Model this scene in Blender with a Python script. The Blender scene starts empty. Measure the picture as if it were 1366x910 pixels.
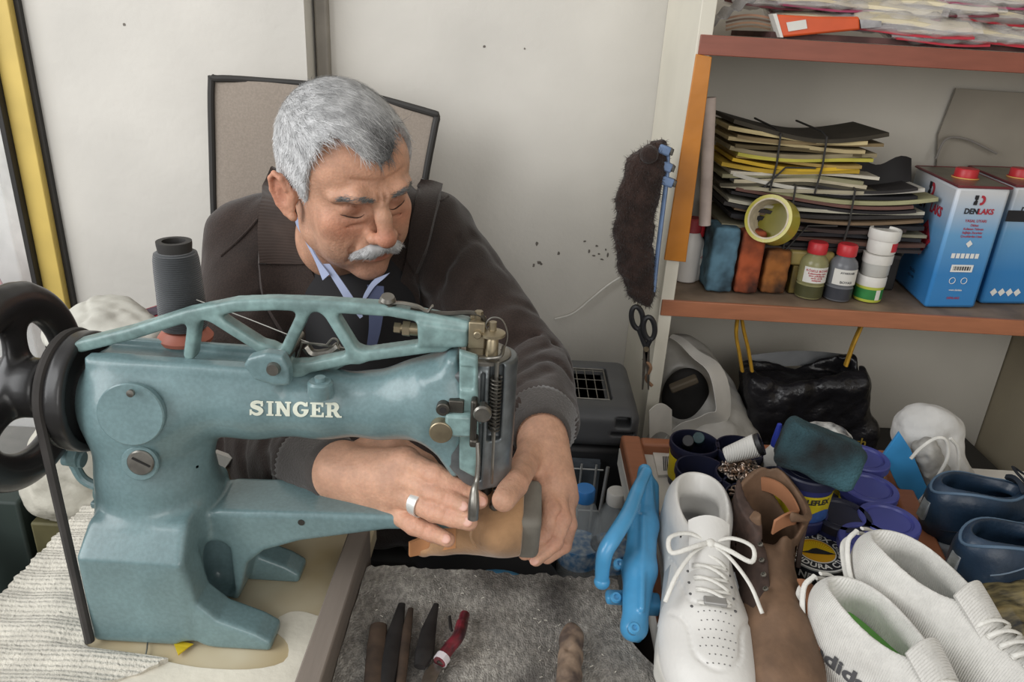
import bpy, math, random
import numpy as np
from mathutils import Vector, Matrix
random.seed(7); RNG = np.random.RandomState(7)
SC = bpy.context.scene; COL = SC.collection

# ------------------------------------------------------------------ camera
CAM_Z = 1.35; PITCH = math.radians(23); ROLL = math.radians(3.3); FPX = 1000.0
_r = np.array([1, 0, 0.]); _u = np.array([0, math.sin(PITCH), math.cos(PITCH)])
FW = np.array([0, math.cos(PITCH), -math.sin(PITCH)])
RT = math.cos(ROLL)*_r + math.sin(ROLL)*_u; UP = -math.sin(ROLL)*_r + math.cos(ROLL)*_u
CPOS = np.array([0, 0, CAM_Z])
cd = bpy.data.cameras.new('camera'); cam = bpy.data.objects.new('camera', cd); COL.objects.link(cam)
cd.sensor_width = 36; cd.lens = FPX/1366*36; cd.clip_start = 0.02
M4 = Matrix.Identity(4)
for i in range(3):
    M4[i][0] = RT[i]; M4[i][1] = UP[i]; M4[i][2] = -FW[i]; M4[i][3] = CPOS[i]
cam.matrix_world = M4; SC.camera = cam

def at(x, y, Y=None, Z=None, X=None):
    """place in the room seen at picture point (x, y) on the plane Y=, Z= or X="""
    d = FW + RT*(x-683)/FPX - UP*(y-455)/FPX
    s = Y/d[1] if Y is not None else ((Z-CAM_Z)/d[2] if Z is not None else X/d[0])
    return CPOS + d*s

# ------------------------------------------------------------------ light
SC.view_settings.view_transform = 'Standard'; SC.view_settings.look = 'None'
SC.view_settings.gamma = 1.0; SC.view_settings.use_curve_mapping = False
SC.view_settings.exposure = 0.0
wd = bpy.data.worlds.new('daylight'); SC.world = wd; wd.use_nodes = True
bg = wd.node_tree.nodes['Background']; bg.inputs[0].default_value = (1.0, 0.985, 0.965, 1); bg.inputs[1].default_value = 0.56
def area(name, loc, target, size, size_y, power, col=(1, 1, 1)):
    l = bpy.data.lights.new(name, 'AREA'); l.shape = 'RECTANGLE'; l.size = size; l.size_y = size_y
    l.energy = power; l.color = col
    o = bpy.data.objects.new(name, l); COL.objects.link(o); o.location = loc
    o.rotation_euler = (Vector(target)-Vector(loc)).to_track_quat('-Z', 'Y').to_euler()
    return o
area('shop_window_daylight', (-1.75, -0.1, 1.9), (0.1, 0.95, 0.95), 1.8, 1.5, 42, (0.97, 0.985, 1.0))

area('shelf_fill_lamp', (0.55, -1.7, 1.75), (0.6, 1.2, 1.0), 1.6, 1.4, 20, (1.0, 0.985, 0.96))  # added fill lamp behind the camera, brightens the shelf interior

# ------------------------------------------------------------------ materials
def lin(h):
    if not isinstance(h, str): return tuple(h)+((1,) if len(h) == 3 else ())
    h = h.lstrip('#'); v = [int(h[i:i+2], 16)/255 for i in (0, 2, 4)]
    return tuple((c/12.92 if c <= .04045 else ((c+.055)/1.055)**2.4) for c in v)+(1,)
MATS = {}
def mat(name, col, rough=.5, metal=0., var=.12, vscale=18, bump=0., bscale=120, col2=None, alpha=1., trans=0.,
        spec=.5, sheen=0., coat=0., sss=0., bdist=.002, stretch=None, attr=None, ior=1.45, vdetail=3):
    if name in MATS: return MATS[name]
    m = bpy.data.materials.new(name); m.use_nodes = True; nt = m.node_tree; N = nt.nodes; L = nt.links
    b = N['Principled BSDF']; c = lin(col)
    b.inputs['Roughness'].default_value = rough; b.inputs['Metallic'].default_value = metal
    b.inputs['Specular IOR Level'].default_value = spec; b.inputs['IOR'].default_value = ior
    if alpha < 1: b.inputs['Alpha'].default_value = alpha
    if trans: b.inputs['Transmission Weight'].default_value = trans
    if sheen: b.inputs['Sheen Weight'].default_value = sheen; b.inputs['Sheen Roughness'].default_value = .5
    if coat: b.inputs['Coat Weight'].default_value = coat; b.inputs['Coat Roughness'].default_value = .15
    if sss:
        b.inputs['Subsurface Weight'].default_value = sss; b.inputs['Subsurface Scale'].default_value = .006
        b.inputs['Subsurface Radius'].default_value = (1, .35, .2)
    tc = N.new('ShaderNodeTexCoord'); mp = N.new('ShaderNodeMapping'); L.new(tc.outputs['Object'], mp.inputs[0])
    if stretch: mp.inputs['Scale'].default_value = stretch
    base = None
    if attr:
        a = N.new('ShaderNodeAttribute'); a.attribute_name = attr; base = a.outputs['Color']
    if var or col2:
        n = N.new('ShaderNodeTexNoise'); n.inputs['Scale'].default_value = vscale; n.inputs['Detail'].default_value = vdetail
        L.new(mp.outputs[0], n.inputs['Vector'])
        rp = N.new('ShaderNodeValToRGB'); L.new(n.outputs[0], rp.inputs[0])
        rp.color_ramp.elements[0].position = .36; rp.color_ramp.elements[1].position = .66
        k0, k1 = 1-var, 1+var*.6
        if attr:
            rp.color_ramp.elements[0].color = (k0, k0, k0, 1); rp.color_ramp.elements[1].color = (min(k1, 1.2),)*3+(1,)
            mx = N.new('ShaderNodeMix'); mx.data_type = 'RGBA'; mx.blend_type = 'MULTIPLY'; mx.inputs[0].default_value = 1
            L.new(base, mx.inputs[6]); L.new(rp.outputs[0], mx.inputs[7]); base = mx.outputs[2]
        else:
            c2 = lin(col2) if col2 else tuple(x*k1 for x in c[:3])+(1,)
            rp.color_ramp.elements[0].color = tuple(x*(1 if col2 else k0) for x in c[:3])+(1,)
            rp.color_ramp.elements[1].color = c2; base = rp.outputs[0]
    if base is not None: L.new(base, b.inputs['Base Color'])
    else: b.inputs['Base Color'].default_value = c
    if bump:
        n2 = N.new('ShaderNodeTexNoise'); n2.inputs['Scale'].default_value = bscale; n2.inputs['Detail'].default_value = 4
        L.new(mp.outputs[0], n2.inputs['Vector'])
        bp = N.new('ShaderNodeBump'); bp.inputs['Strength'].default_value = bump; bp.inputs['Distance'].default_value = bdist
        L.new(n2.outputs[0], bp.inputs['Height']); L.new(bp.outputs[0], b.inputs['Normal'])
    MATS[name] = m; return m
def wave_bump(m, scale, strength, direction='X', dist=.001, kind='BANDS'):
    nt = m.node_tree; N = nt.nodes; L = nt.links; b = N['Principled BSDF']
    w = N.new('ShaderNodeTexWave'); w.wave_type = kind; w.bands_direction = direction; w.inputs['Scale'].default_value = scale
    w.inputs['Distortion'].default_value = .6
    tc = N.new('ShaderNodeTexCoord'); L.new(tc.outputs['Object'], w.inputs['Vector'])
    bp = N.new('ShaderNodeBump'); bp.inputs['Strength'].default_value = strength; bp.inputs['Distance'].default_value = dist
    L.new(w.outputs['Fac'], bp.inputs['Height'])
    if b.inputs['Normal'].is_linked: L.new(b.inputs['Normal'].links[0].from_socket, bp.inputs['Normal'])
    L.new(bp.outputs[0], b.inputs['Normal']); return m

def speckle(m, scale, lo=.8, hi=1.12, detail=2, stretch=None, p0=.4, p1=.62):
    nt = m.node_tree; N = nt.nodes; L = nt.links; b = N['Principled BSDF']; s = b.inputs['Base Color']
    if m.get('speckled'): return m
    m['speckled'] = 1; n = N.new('ShaderNodeTexNoise'); n.inputs['Scale'].default_value = scale; n.inputs['Detail'].default_value = detail
    tc = N.new('ShaderNodeTexCoord'); mp = N.new('ShaderNodeMapping'); L.new(tc.outputs['Object'], mp.inputs[0]); L.new(mp.outputs[0], n.inputs['Vector'])
    if stretch: mp.inputs['Scale'].default_value = stretch
    rp = N.new('ShaderNodeValToRGB'); L.new(n.outputs[0], rp.inputs[0]); rp.color_ramp.elements[0].position = p0; rp.color_ramp.elements[1].position = p1
    rp.color_ramp.elements[0].color = (lo, lo, lo, 1); rp.color_ramp.elements[1].color = (hi, hi, hi, 1)
    mx = N.new('ShaderNodeMix'); mx.data_type = 'RGBA'; mx.blend_type = 'MULTIPLY'; mx.inputs[0].default_value = 1; mx.clamp_result = False
    if s.is_linked: L.new(s.links[0].from_socket, mx.inputs[6])
    else: mx.inputs[6].default_value = s.default_value
    L.new(rp.outputs[0], mx.inputs[7]); L.new(mx.outputs[2], s); return m

# ------------------------------------------------------------------ object helpers
def wloc(o):
    v = Vector((0, 0, 0))
    while o: v = v + o.location; o = o.parent
    return v
def tag(o, label=None, cat=None, group=None, kind=None):
    if label: o['label'] = label
    if cat: o['category'] = cat
    if group: o['group'] = group
    if kind: o['kind'] = kind
    return o
def thing(name, label, cat, loc=(0, 0, 0), group=None):
    o = bpy.data.objects.new(name, None); COL.objects.link(o); o.location = Vector([float(x) for x in loc]); o.empty_display_size = .02
    return tag(o, label, cat, group)
class MB:
    def __init__(s): s.v = []; s.f = []
    def add(s, v, f):
        n = len(s.v); s.v += [tuple(float(c) for c in p) for p in v]; s.f += [tuple(i+n for i in q) for q in f]; return s
    def box(s, c, size, R=None):
        h = np.array(size)/2; R = np.eye(3) if R is None else np.array(R)
        v = [np.array(c)+R@(h*np.array(k)) for k in ((-1,-1,-1),(1,-1,-1),(1,1,-1),(-1,1,-1),(-1,-1,1),(1,-1,1),(1,1,1),(-1,1,1))]
        return s.add(v, [(3,2,1,0),(4,5,6,7),(0,1,5,4),(1,2,6,5),(2,3,7,6),(3,0,4,7)])
    def bb(s, x0, x1, y0, y1, z0, z1): return s.box(((x0+x1)/2,(y0+y1)/2,(z0+z1)/2),(x1-x0,y1-y0,z1-z0))
    def hexa(s, b, t):  # bottom quad, top quad
        return s.add(list(b)+list(t), [(3,2,1,0),(4,5,6,7),(0,1,5,4),(1,2,6,5),(2,3,7,6),(3,0,4,7)])
    def tube(s, pts, r, n=10, caps=True, squash=None, up=None, closed=False):
        pts = [np.array(p, float) for p in pts]; m = len(pts); rs = r if hasattr(r, '__len__') else [r]*m
        v = []; f = []; prev = None
        for i, p in enumerate(pts):
            if closed: t = pts[(i+1) % m]-pts[i-1]
            else: t = pts[min(i+1, m-1)]-pts[max(i-1, 0)]
            t = t/(np.linalg.norm(t)+1e-12)
            if prev is None:
                a = np.array(up, float) if up is not None else (np.array([0, 0, 1.]) if abs(t[2]) < .9 else np.array([1., 0, 0]))
            else: a = prev
            a = a-t*(a@t); a /= (np.linalg.norm(a)+1e-12); prev = a; b = np.cross(t, a)
            for k in range(n):
                an = 2*math.pi*k/n; q = squash or 1
                v.append(p+rs[i]*(a*math.cos(an)*q+b*math.sin(an)))
        for i in range(m if closed else m-1):
            j = (i+1) % m
            for k in range(n): f.append((i*n+k, i*n+(k+1) % n, j*n+(k+1) % n, j*n+k))
        if caps and not closed: f.append(tuple(range(n))[::-1]); f.append(tuple((m-1)*n+k for k in range(n)))
        return s.add(v, f)
    def cyl(s, a, b, r, r2=None, n=24): return s.tube([a, b], [r, r if r2 is None else r2], n)
    def lathe(s, c, prof, n=32, axis=(0, 0, 1), arc=None):
        ax = np.array(axis, float); ax /= np.linalg.norm(ax)
        a = np.array([1., 0, 0]) if abs(ax[0]) < .9 else np.array([0, 0, 1.]); a -= ax*(a@ax); a /= np.linalg.norm(a); b = np.cross(ax, a)
        v = []; f = []
        for r, z in prof:
            for k in range(n):
                an = 2*math.pi*k/n; v.append(np.array(c)+ax*z+max(r, 1e-5)*(a*math.cos(an)+b*math.sin(an)))
        for i in range(len(prof)-1):
            for k in range(n): f.append((i*n+k, i*n+(k+1) % n, (i+1)*n+(k+1) % n, (i+1)*n+k))
        f.append(tuple(range(n))[::-1]); f.append(tuple((len(prof)-1)*n+k for k in range(n)))
        return s.add(v, f)
    def sph(s, c, r, n=16, R=None):
        r = np.array([r]*3 if not hasattr(r, '__len__') else r, float); v = []; f = []; R = np.eye(3) if R is None else R
        for i in range(n+1):
            th = math.pi*i/n
            for k in range(2*n):
                ph = math.pi*k/n; v.append(np.array(c)+R@(r*np.array([math.sin(th)*math.cos(ph), math.sin(th)*math.sin(ph), math.cos(th)])))
        for i in range(n):
            for k in range(2*n): f.append((i*2*n+k, (i+1)*2*n+k, (i+1)*2*n+(k+1) % (2*n), i*2*n+(k+1) % (2*n)))
        return s.add(v, f)
    def prism(s, front, back):  # two rings of equal count
        n = len(front); return s.add(list(front)+list(back), [tuple(range(n)), tuple(range(2*n-1, n-1, -1))]+[(k, n+k, n+(k+1) % n, (k+1) % n) for k in range(n)])
    def sheet(s, fn, nu, nv, th):
        """a curved sheet with thickness: fn(u,v)->point, th along local normal"""
        P = np.array([[fn(i/nu, j/nv) for j in range(nv+1)] for i in range(nu+1)], float)
        du = np.gradient(P, axis=0); dv = np.gradient(P, axis=1); nn = np.cross(du, dv); nn /= (np.linalg.norm(nn, axis=2, keepdims=True)+1e-12)
        A = (P+nn*th/2).reshape(-1, 3); B = (P-nn*th/2).reshape(-1, 3); W = nv+1; T = len(A); f = []
        for i in range(nu):
            for j in range(nv):
                a = i*W+j; f.append((a, a+W, a+W+1, a+1)); f.append((T+a, T+a+1, T+a+W+1, T+a+W))
        for i in range(nu): a = i*W; b = a+nv; f.append((a, T+a, T+a+W, a+W)); f.append((b, b+W, T+b+W, T+b))
        for j in range(nv): a = j; b = nu*W+j; f.append((a, a+1, T+a+1, T+a)); f.append((b, T+b, T+b+1, b+1))
        return s.add(list(A)+list(B), f)
    def out(s, name, m, parent=None, **k): return mesh_obj(name, np.array(s.v), s.f, m, parent, **k)
def mesh_obj(name, v, f, m, parent=None, bevel=0, smooth=30, label=None, cat=None, group=None, kind=None, cols=None, origin=None, quads=False):
    v = np.asarray(v, float)
    if parent is not None: o0 = np.array(wloc(parent))
    elif origin is not None: o0 = np.array(origin, float)
    else: o0 = np.array([(v[:, 0].min()+v[:, 0].max())/2, (v[:, 1].min()+v[:, 1].max())/2, v[:, 2].min()])
    me = bpy.data.meshes.new(name); v = v-o0
    if quads:
        nf = len(f); me.vertices.add(len(v)); me.vertices.foreach_set('co', v.ravel().astype(np.float32))
        me.loops.add(nf*4); me.loops.foreach_set('vertex_index', np.asarray(f, np.int32).ravel())
        me.polygons.add(nf); me.polygons.foreach_set('loop_start', np.arange(0, nf*4, 4, dtype=np.int32))
        me.update(calc_edges=True); me.validate()
    else:
        me.from_pydata(v.tolist(), [], f)
        import bmesh
        bm = bmesh.new(); bm.from_mesh(me); bmesh.ops.recalc_face_normals(bm, faces=bm.faces); bm.to_mesh(me); bm.free()
    if smooth is not None:
        me.shade_smooth()
        if smooth < 180: me.set_sharp_from_angle(angle=math.radians(smooth))
    if cols is not None:
        a = me.color_attributes.new('Col', 'FLOAT_COLOR', 'POINT'); c4 = np.ones((len(v), 4), np.float32); c4[:, :3] = cols
        a.data.foreach_set('color', c4.ravel())
    me.materials.append(m)
    o = bpy.data.objects.new(name, me); COL.objects.link(o)
    if parent is not None: o.parent = parent
    else: o.location = o0
    if bevel:
        b = o.modifiers.new('bevel', 'BEVEL'); b.width = bevel; b.segments = 2; b.limit_method = 'ANGLE'; b.angle_limit = math.radians(40)
    return tag(o, label, cat, group, kind)
def dup(root, loc, rot=None, label=None, group=None, scale=None):
    r = root.copy(); COL.objects.link(r); r.location = Vector([float(x) for x in loc])
    if rot is not None: r.rotation_euler = rot
    if scale is not None: r.scale = scale
    if label: r['label'] = label
    if group: r['group'] = group
    for ch in list(root.children):
        c = ch.copy(); COL.objects.link(c); c.parent = r
        for g in list(ch.children):
            d = g.copy(); COL.objects.link(d); d.parent = c
    return r
_fonts = {}
def text_mesh(txt, size=1., bold=0., spacing=1.):
    """outline letters as a flat mesh: vertices (x, y) and faces, centred on x"""
    cu = bpy.data.curves.new('t', 'FONT'); cu.body = txt; cu.size = size; cu.offset = bold; cu.align_x = 'CENTER'; cu.space_character = spacing
    cu.resolution_u = 3; cu.align_y = 'CENTER'
    o = bpy.data.objects.new('t', cu); COL.objects.link(o); bpy.context.view_layer.update()
    me = o.to_mesh(); v = np.array([p.co[:] for p in me.vertices]).reshape(-1, 3); f = [tuple(p.vertices) for p in me.polygons]
    o.to_mesh_clear(); bpy.data.objects.remove(o); bpy.data.curves.remove(cu)
    return v, f
def put_text(name, txt, size, fn, m, parent, bold=0., spacing=1., sx=1.):
    v, f = text_mesh(txt, size, bold, spacing)
    return mesh_obj(name, np.array([fn(p[0]*sx, p[1]) for p in v]), f, m, parent, smooth=None)

# ------------------------------------------------------------------ implicit surfaces (for cast, carved, sewn and living shapes)
def smin(a, b, k):
    if k <= 0: return np.minimum(a, b)
    h = np.maximum(k-np.abs(a-b), 0)/k; return np.minimum(a, b)-h*h*k*.25
def V(*a): return np.array(a, float)
def _v(p): return np.array(p, float)
class Op:
    def __init__(s, fn, c, r, k=0., mode='u'): s.fn = fn; s.c = _v(c); s.r = r; s.k = k; s.mode = mode
def ell(c, r, R=None, k=0., mode='u'):
    c = _v(c); r = _v(r); Rm = np.eye(3) if R is None else np.array(R)
    def fn(P):
        q = (P-c)@Rm; k0 = np.linalg.norm(q/r, axis=1); k1 = np.linalg.norm(q/(r*r), axis=1)+1e-9
        return k0*(k0-1)/k1
    return Op(fn, c, max(r), k, mode)
def cone(a, b, ra, rb, k=0., mode='u', squash=None):
    a = _v(a); b = _v(b); ba = b-a; L2 = ba@ba+1e-12
    def fn(P):
        t = np.clip((P-a)@ba/L2, 0, 1); q = P-a-t[:, None]*ba
        if squash is not None:
            d, s = squash; d = _v(d)/np.linalg.norm(d); q = q+np.outer((q@d)*(1/s-1), d)
        return np.linalg.norm(q, axis=1)-(ra+(rb-ra)*t)
    return Op(fn, (a+b)/2, math.sqrt(L2)/2+max(ra, rb)*1.3, k, mode)
def rbox(c, h, rnd=0., R=None, k=0., mode='u'):
    c = _v(c); h = _v(h)-rnd; Rm = np.eye(3) if R is None else np.array(R)
    def fn(P):
        q = np.abs((P-c)@Rm)-h; return np.linalg.norm(np.maximum(q, 0), axis=1)+np.minimum(q.max(1), 0)-rnd
    return Op(fn, c, float(np.linalg.norm(h))+rnd, k, mode)
def cylr(a, b, r, rnd=0., k=0., mode='u'):
    a = _v(a); b = _v(b); ax = b-a; L = np.linalg.norm(ax); ax = ax/L; m = (a+b)/2
    def fn(P):
        q = P-m; z = q@ax; d = np.linalg.norm(q-np.outer(z, ax), axis=1)
        w = np.stack([d-r+rnd, np.abs(z)-L/2+rnd], 1); return np.linalg.norm(np.maximum(w, 0), axis=1)+np.minimum(w.max(1), 0)-rnd
    return Op(fn, m, math.hypot(L/2, r), k, mode)
def torus(c, ax, R0, r, k=0., mode='u'):
    c = _v(c); ax = _v(ax)/np.linalg.norm(ax)
    def fn(P):
        q = P-c; z = q@ax; d = np.linalg.norm(q-np.outer(z, ax), axis=1)-R0
        if hasattr(r, '__len__'):
            k0 = np.sqrt((d/r[0])**2+(z/r[1])**2); return (k0-1)*min(r)
        return np.sqrt(d*d+z*z)-r
    return Op(fn, c, R0+(max(r) if hasattr(r, '__len__') else r), k, mode)
def poly2(pts):
    P2 = [np.array(p, float) for p in pts]
    def fn(x, y):
        d = np.full(x.shape, 1e9); s = np.ones(x.shape); n = len(P2)
        for i in range(n):
            a = P2[i]; b = P2[i-1]; e = b-a; wx = x-a[0]; wy = y-a[1]
            t = np.clip((wx*e[0]+wy*e[1])/(e@e), 0, 1); bx = wx-e[0]*t; by = wy-e[1]*t; d = np.minimum(d, bx*bx+by*by)
            c1 = y >= a[1]; c2 = y < b[1]; c3 = e[0]*wy > e[1]*wx
            fl = (c1 & c2 & c3) | (~c1 & ~c2 & ~c3); s = np.where(fl, -s, s)
        return s*np.sqrt(d)
    return fn
def plate(segs=(), polys=(), y0=0, y1=1, rnd=.002, k2=.006, k=0., mode='u', axis=1, hard=0):
    """shape drawn in the XZ plane (axis=1), extruded between y0 and y1; segs: (p, q, halfwidth)"""
    ia = [i for i in range(3) if i != axis]; fs = [poly2(p) for p in polys]
    allp = [p for s in segs for p in s[:2]]+[p for q in polys for p in q]; A = np.array(allp, float)
    lo = A.min(0); hi = A.max(0); c = np.zeros(3); c[ia[0]], c[ia[1]] = (lo+hi)/2; c[axis] = (y0+y1)/2
    rad = math.hypot(np.linalg.norm(hi-lo)/2+.02, (y1-y0)/2)
    def fn(P):
        x = P[:, ia[0]]; z = P[:, ia[1]]; d = np.full(len(P), 9.)
        for f_ in fs: d = smin(d, f_(x, z), k2)
        for i_, (a, b, w) in enumerate(segs):
            a = _v(a); b = _v(b); e = b-a; t = np.clip(((x-a[0])*e[0]+(z-a[1])*e[1])/(e@e+1e-12), 0, 1)
            d = smin(d, np.hypot(x-a[0]-e[0]*t, z-a[1]-e[1]*t)-w, 0 if i_ < hard else k2)
        w = np.stack([d+rnd, np.abs(P[:, axis]-(y0+y1)/2)-(y1-y0)/2+rnd], 1)
        return np.linalg.norm(np.maximum(w, 0), axis=1)+np.minimum(w.max(1), 0)-rnd
    return Op(fn, c, rad, k, mode)
def chain(pts, rs, k=.004, mode='u', squash=None):
    return [cone(pts[i], pts[i+1], rs[i], rs[i+1], k, mode, squash) for i in range(len(pts)-1)]
def disp(fn, c=None, r=1e3): return Op(fn, (0, 0, 0) if c is None else c, r, 0, 'd')
def field(ops, P):
    d = np.full(len(P), 1.0)
    for o in ops:
        if o.mode == 'd': d = o.fn(P, d); continue
        e = o.fn(P)
        if o.mode == 'u': d = smin(d, e, o.k)
        elif o.mode == 's': d = -smin(-d, e, o.k)
        elif o.mode == 'i': d = -smin(-d, -e, o.k)
    return d
def surf(ops, h, pad=.012, lo=None, hi=None):
    us = [o for o in ops if o.mode == 'u']
    if lo is None:
        lo = np.min([o.c-o.r for o in us], 0)-pad; hi = np.max([o.c+o.r for o in us], 0)+pad
    lo = _v(lo); hi = _v(hi); B = 16; bs = B*h; nb = np.ceil((hi-lo)/bs).astype(int)
    I = np.stack(np.meshgrid(*[np.arange(n) for n in nb], indexing='ij'), -1).reshape(-1, 3)
    Cn = lo+(I+.5)*bs; hd = bs*math.sqrt(3)/2; dd = np.concatenate([field(ops, Cn[i:i+60000]) for i in range(0, len(Cn), 60000)])
    act = I[np.abs(dd) < hd*1.45+.004]
    CA = lo+(act+.5)*bs; near = np.stack([np.ones(len(CA), bool) if o.mode in 'di' else o.fn(CA) < hd*1.25+o.k+.003 for o in ops], 1)
    g = np.arange(B+1); G = np.stack(np.meshgrid(g, g, g, indexing='ij'), -1).reshape(-1, 3)
    VK = []; VP = []; QK = []; big = (nb+2)*B
    def key(c): return (c[:, 0]*big[1]+c[:, 1])*big[2]+c[:, 2]
    E = [((i, j, k), ax) for ax in range(3) for i in (0, 1) for j in (0, 1) for k in (0, 1) if (i, j, k)[ax] == 0]
    for b, nr in zip(act, near):
        base = (b+1)*B; P = lo+(b*B+G)*h
        D = field([o for o, u_ in zip(ops, nr) if u_], P).reshape(B+1, B+1, B+1); S = D < 0
        if S.all() or not S.any(): continue
        c8 = [S[i:i+B, j:j+B, k:k+B] for i in (0, 1) for j in (0, 1) for k in (0, 1)]
        mix = np.any(c8, 0) & ~np.all(c8, 0); cell = np.argwhere(mix)
        if not len(cell): continue
        acc = np.zeros((len(cell), 3)); cnt = np.zeros(len(cell))
        for (i, j, k), ax in E:
            a = cell+np.array([i, j, k]); bb = a.copy(); bb[:, ax] += 1
            da = D[a[:, 0], a[:, 1], a[:, 2]]; db = D[bb[:, 0], bb[:, 1], bb[:, 2]]; cr = (da < 0) != (db < 0)
            t = np.where(cr, da/np.where(cr, da-db, 1), 0); p = a.astype(float); p[:, ax] += t
            acc[cr] += p[cr]; cnt[cr] += 1
        VK.append(key(cell+base)); VP.append(lo+(b*B+acc/cnt[:, None])*h)
        for ax in range(3):
            A = D[:B, :B, :B]; sl = [slice(0, B)]*3; sl[ax] = slice(1, B+1); Bn = D[tuple(sl)]
            w = np.argwhere((A < 0) != (Bn < 0))
            if not len(w): continue
            neg = A[w[:, 0], w[:, 1], w[:, 2]] < 0; u = (ax+1) % 3; v = (ax+2) % 3
            eu = np.zeros(3, int); eu[u] = 1; ev = np.zeros(3, int); ev[v] = 1; w = w+base
            q = np.stack([key(w-eu-ev), key(w-ev), key(w), key(w-eu)], 1); q[~neg] = q[~neg][:, ::-1]; QK.append(q)
    vk = np.concatenate(VK); vp = np.concatenate(VP); qk = np.concatenate(QK)
    o = np.argsort(vk); vk = vk[o]; vp = vp[o]; idx = np.searchsorted(vk, qk); idx = np.clip(idx, 0, len(vk)-1)
    good = (vk[idx] == qk).all(1); return vp, idx[good]
QF = 1.0
def sdf_obj(name, ops, h, m, parent=None, relax=1, colfn=None, pad=.012, **kw):
    v, q = surf(ops, h*QF, pad)
    for _ in range(relax):
        s = np.zeros_like(v); n = np.zeros(len(v))
        for a, b in ((0, 1), (1, 2), (2, 3), (3, 0)):
            for x, y in ((a, b), (b, a)):
                for c in range(3): s[:, c] += np.bincount(q[:, x], v[q[:, y], c], len(v))
                n += np.bincount(q[:, x], minlength=len(v))
        s = s/np.maximum(n, 1)[:, None]; v = np.where((n > 0)[:, None], v*.45+s*.55, v)
    return mesh_obj(name, v, q, m, parent, smooth=180, quads=True, cols=colfn(v) if colfn else None, **kw)
def rotm(yaw=0, pitch=0, roll=0):
    a, b, c = yaw, pitch, roll
    Rz = np.array([[math.cos(a), -math.sin(a), 0], [math.sin(a), math.cos(a), 0], [0, 0, 1]])
    Rx = np.array([[1, 0, 0], [0, math.cos(b), -math.sin(b)], [0, math.sin(b), math.cos(b)]])
    Ry = np.array([[math.cos(c), 0, math.sin(c)], [0, 1, 0], [-math.sin(c), 0, math.cos(c)]])
    return Rz@Rx@Ry
def bez(p, n=16):
    """smooth path through points (Catmull-Rom)"""
    p = [np.array(q, float) for q in p]; p = [2*p[0]-p[1]]+p+[2*p[-1]-p[-2]]; o = []
    for i in range(1, len(p)-2):
        for j in range(n):
            t = j/n; o.append(.5*((2*p[i])+(-p[i-1]+p[i+1])*t+(2*p[i-1]-5*p[i]+4*p[i+1]-p[i+2])*t*t+(-p[i-1]+3*p[i]-3*p[i+1]+p[i+2])*t**3))
    return o+[p[-2]]

def fnoise(P, f, seed=1, n=7):
    r = np.random.RandomState(seed); s = np.zeros(len(P))
    for _ in range(n):
        k = r.normal(size=3); k *= f*r.uniform(.6, 1.6)/np.linalg.norm(k); s += np.sin(P@k+r.uniform(0, 6.28)+.8*np.sin(P@(k[::-1]*.7)+r.uniform(0, 6)))
    return s/math.sqrt(n)
def crumple(amp, f, seed=1): return disp(lambda P, d: d+amp*fnoise(P, f, seed)+amp*.45*fnoise(P, f*2.7, seed+9)+amp*.5*(1-2*np.abs(np.sin(fnoise(P, f*.8, seed+5)*2))))

# ------------------------------------------------------------------ the shop: walls, floor, window, shelves
m_wall = mat('old_white_paint', '#d2cec6', .75, var=.10, vscale=3.2, bump=.35, bscale=70, bdist=.002)
m_wall2 = mat('tan_wall_paint', '#aa9f88', .8, var=.12, vscale=3, bump=.3, bscale=60)
m_floor = mat('dark_floor', '#4a453f', .7, var=.2, vscale=6)
MB().bb(-.93, 1.06, 1.5, 1.6, 0, 2.7).out('wall_back', m_wall, kind='structure')
MB().bb(-2.6, 2.2, -2.6, 1.6, -.06, 0).out('floor', m_floor, kind='structure')
MB().bb(1.06, 1.16, .2, 1.6, 0, 2.7).out('wall_right', m_wall2, kind='structure')
gx = at(408, 60, Y=1.43)[0]
lx = at(100, 400, Y=1.40)[0]
MB().bb(lx-.03, gx, 1.43, 1.5, 0, 2.7).out('wall_left', m_wall, kind='structure')
MB().bb(gx+.004, gx+.028, 1.478, 1.5, 0, 2.7).out('trim_1', mat('grey_conduit', '#8d877e', .6), kind='structure', bevel=.004)
# smudges of dirt on the back wall
m_dirt = mat('wall_dirt', '#77716a', .9, var=.2)
db = MB()
for (x, y, w, h) in [(716,325,4,5),(719,350,5,4),(722,352,3,3),(745,338,3,4),(780,322,3,2),(786,335,3,4),(792,341,4,2),(799,339,3,2),(803,346,4,2),(808,333,2,3),(796,328,3,2),(811,340,2,6),(712,354,3,4),(646,62,3,2),(700,65,2,2),(166,33,3,3)]:
    p = at(x, y, Y=1.5 if x > 415 else 1.43); s = 1.5/1000
    pts = [(p[0]+w*s*.7*math.cos(a)*random.uniform(.6, 1.2), p[1]-.0006, p[2]+h*s*.7*math.sin(a)*random.uniform(.6, 1.2)) for a in np.linspace(0, 6.28, 9)[:-1]]
    db.prism(pts, [(a, b+.0012, c) for a, b, c in pts])
db.out('trim_2', m_dirt, kind='structure')
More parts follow.
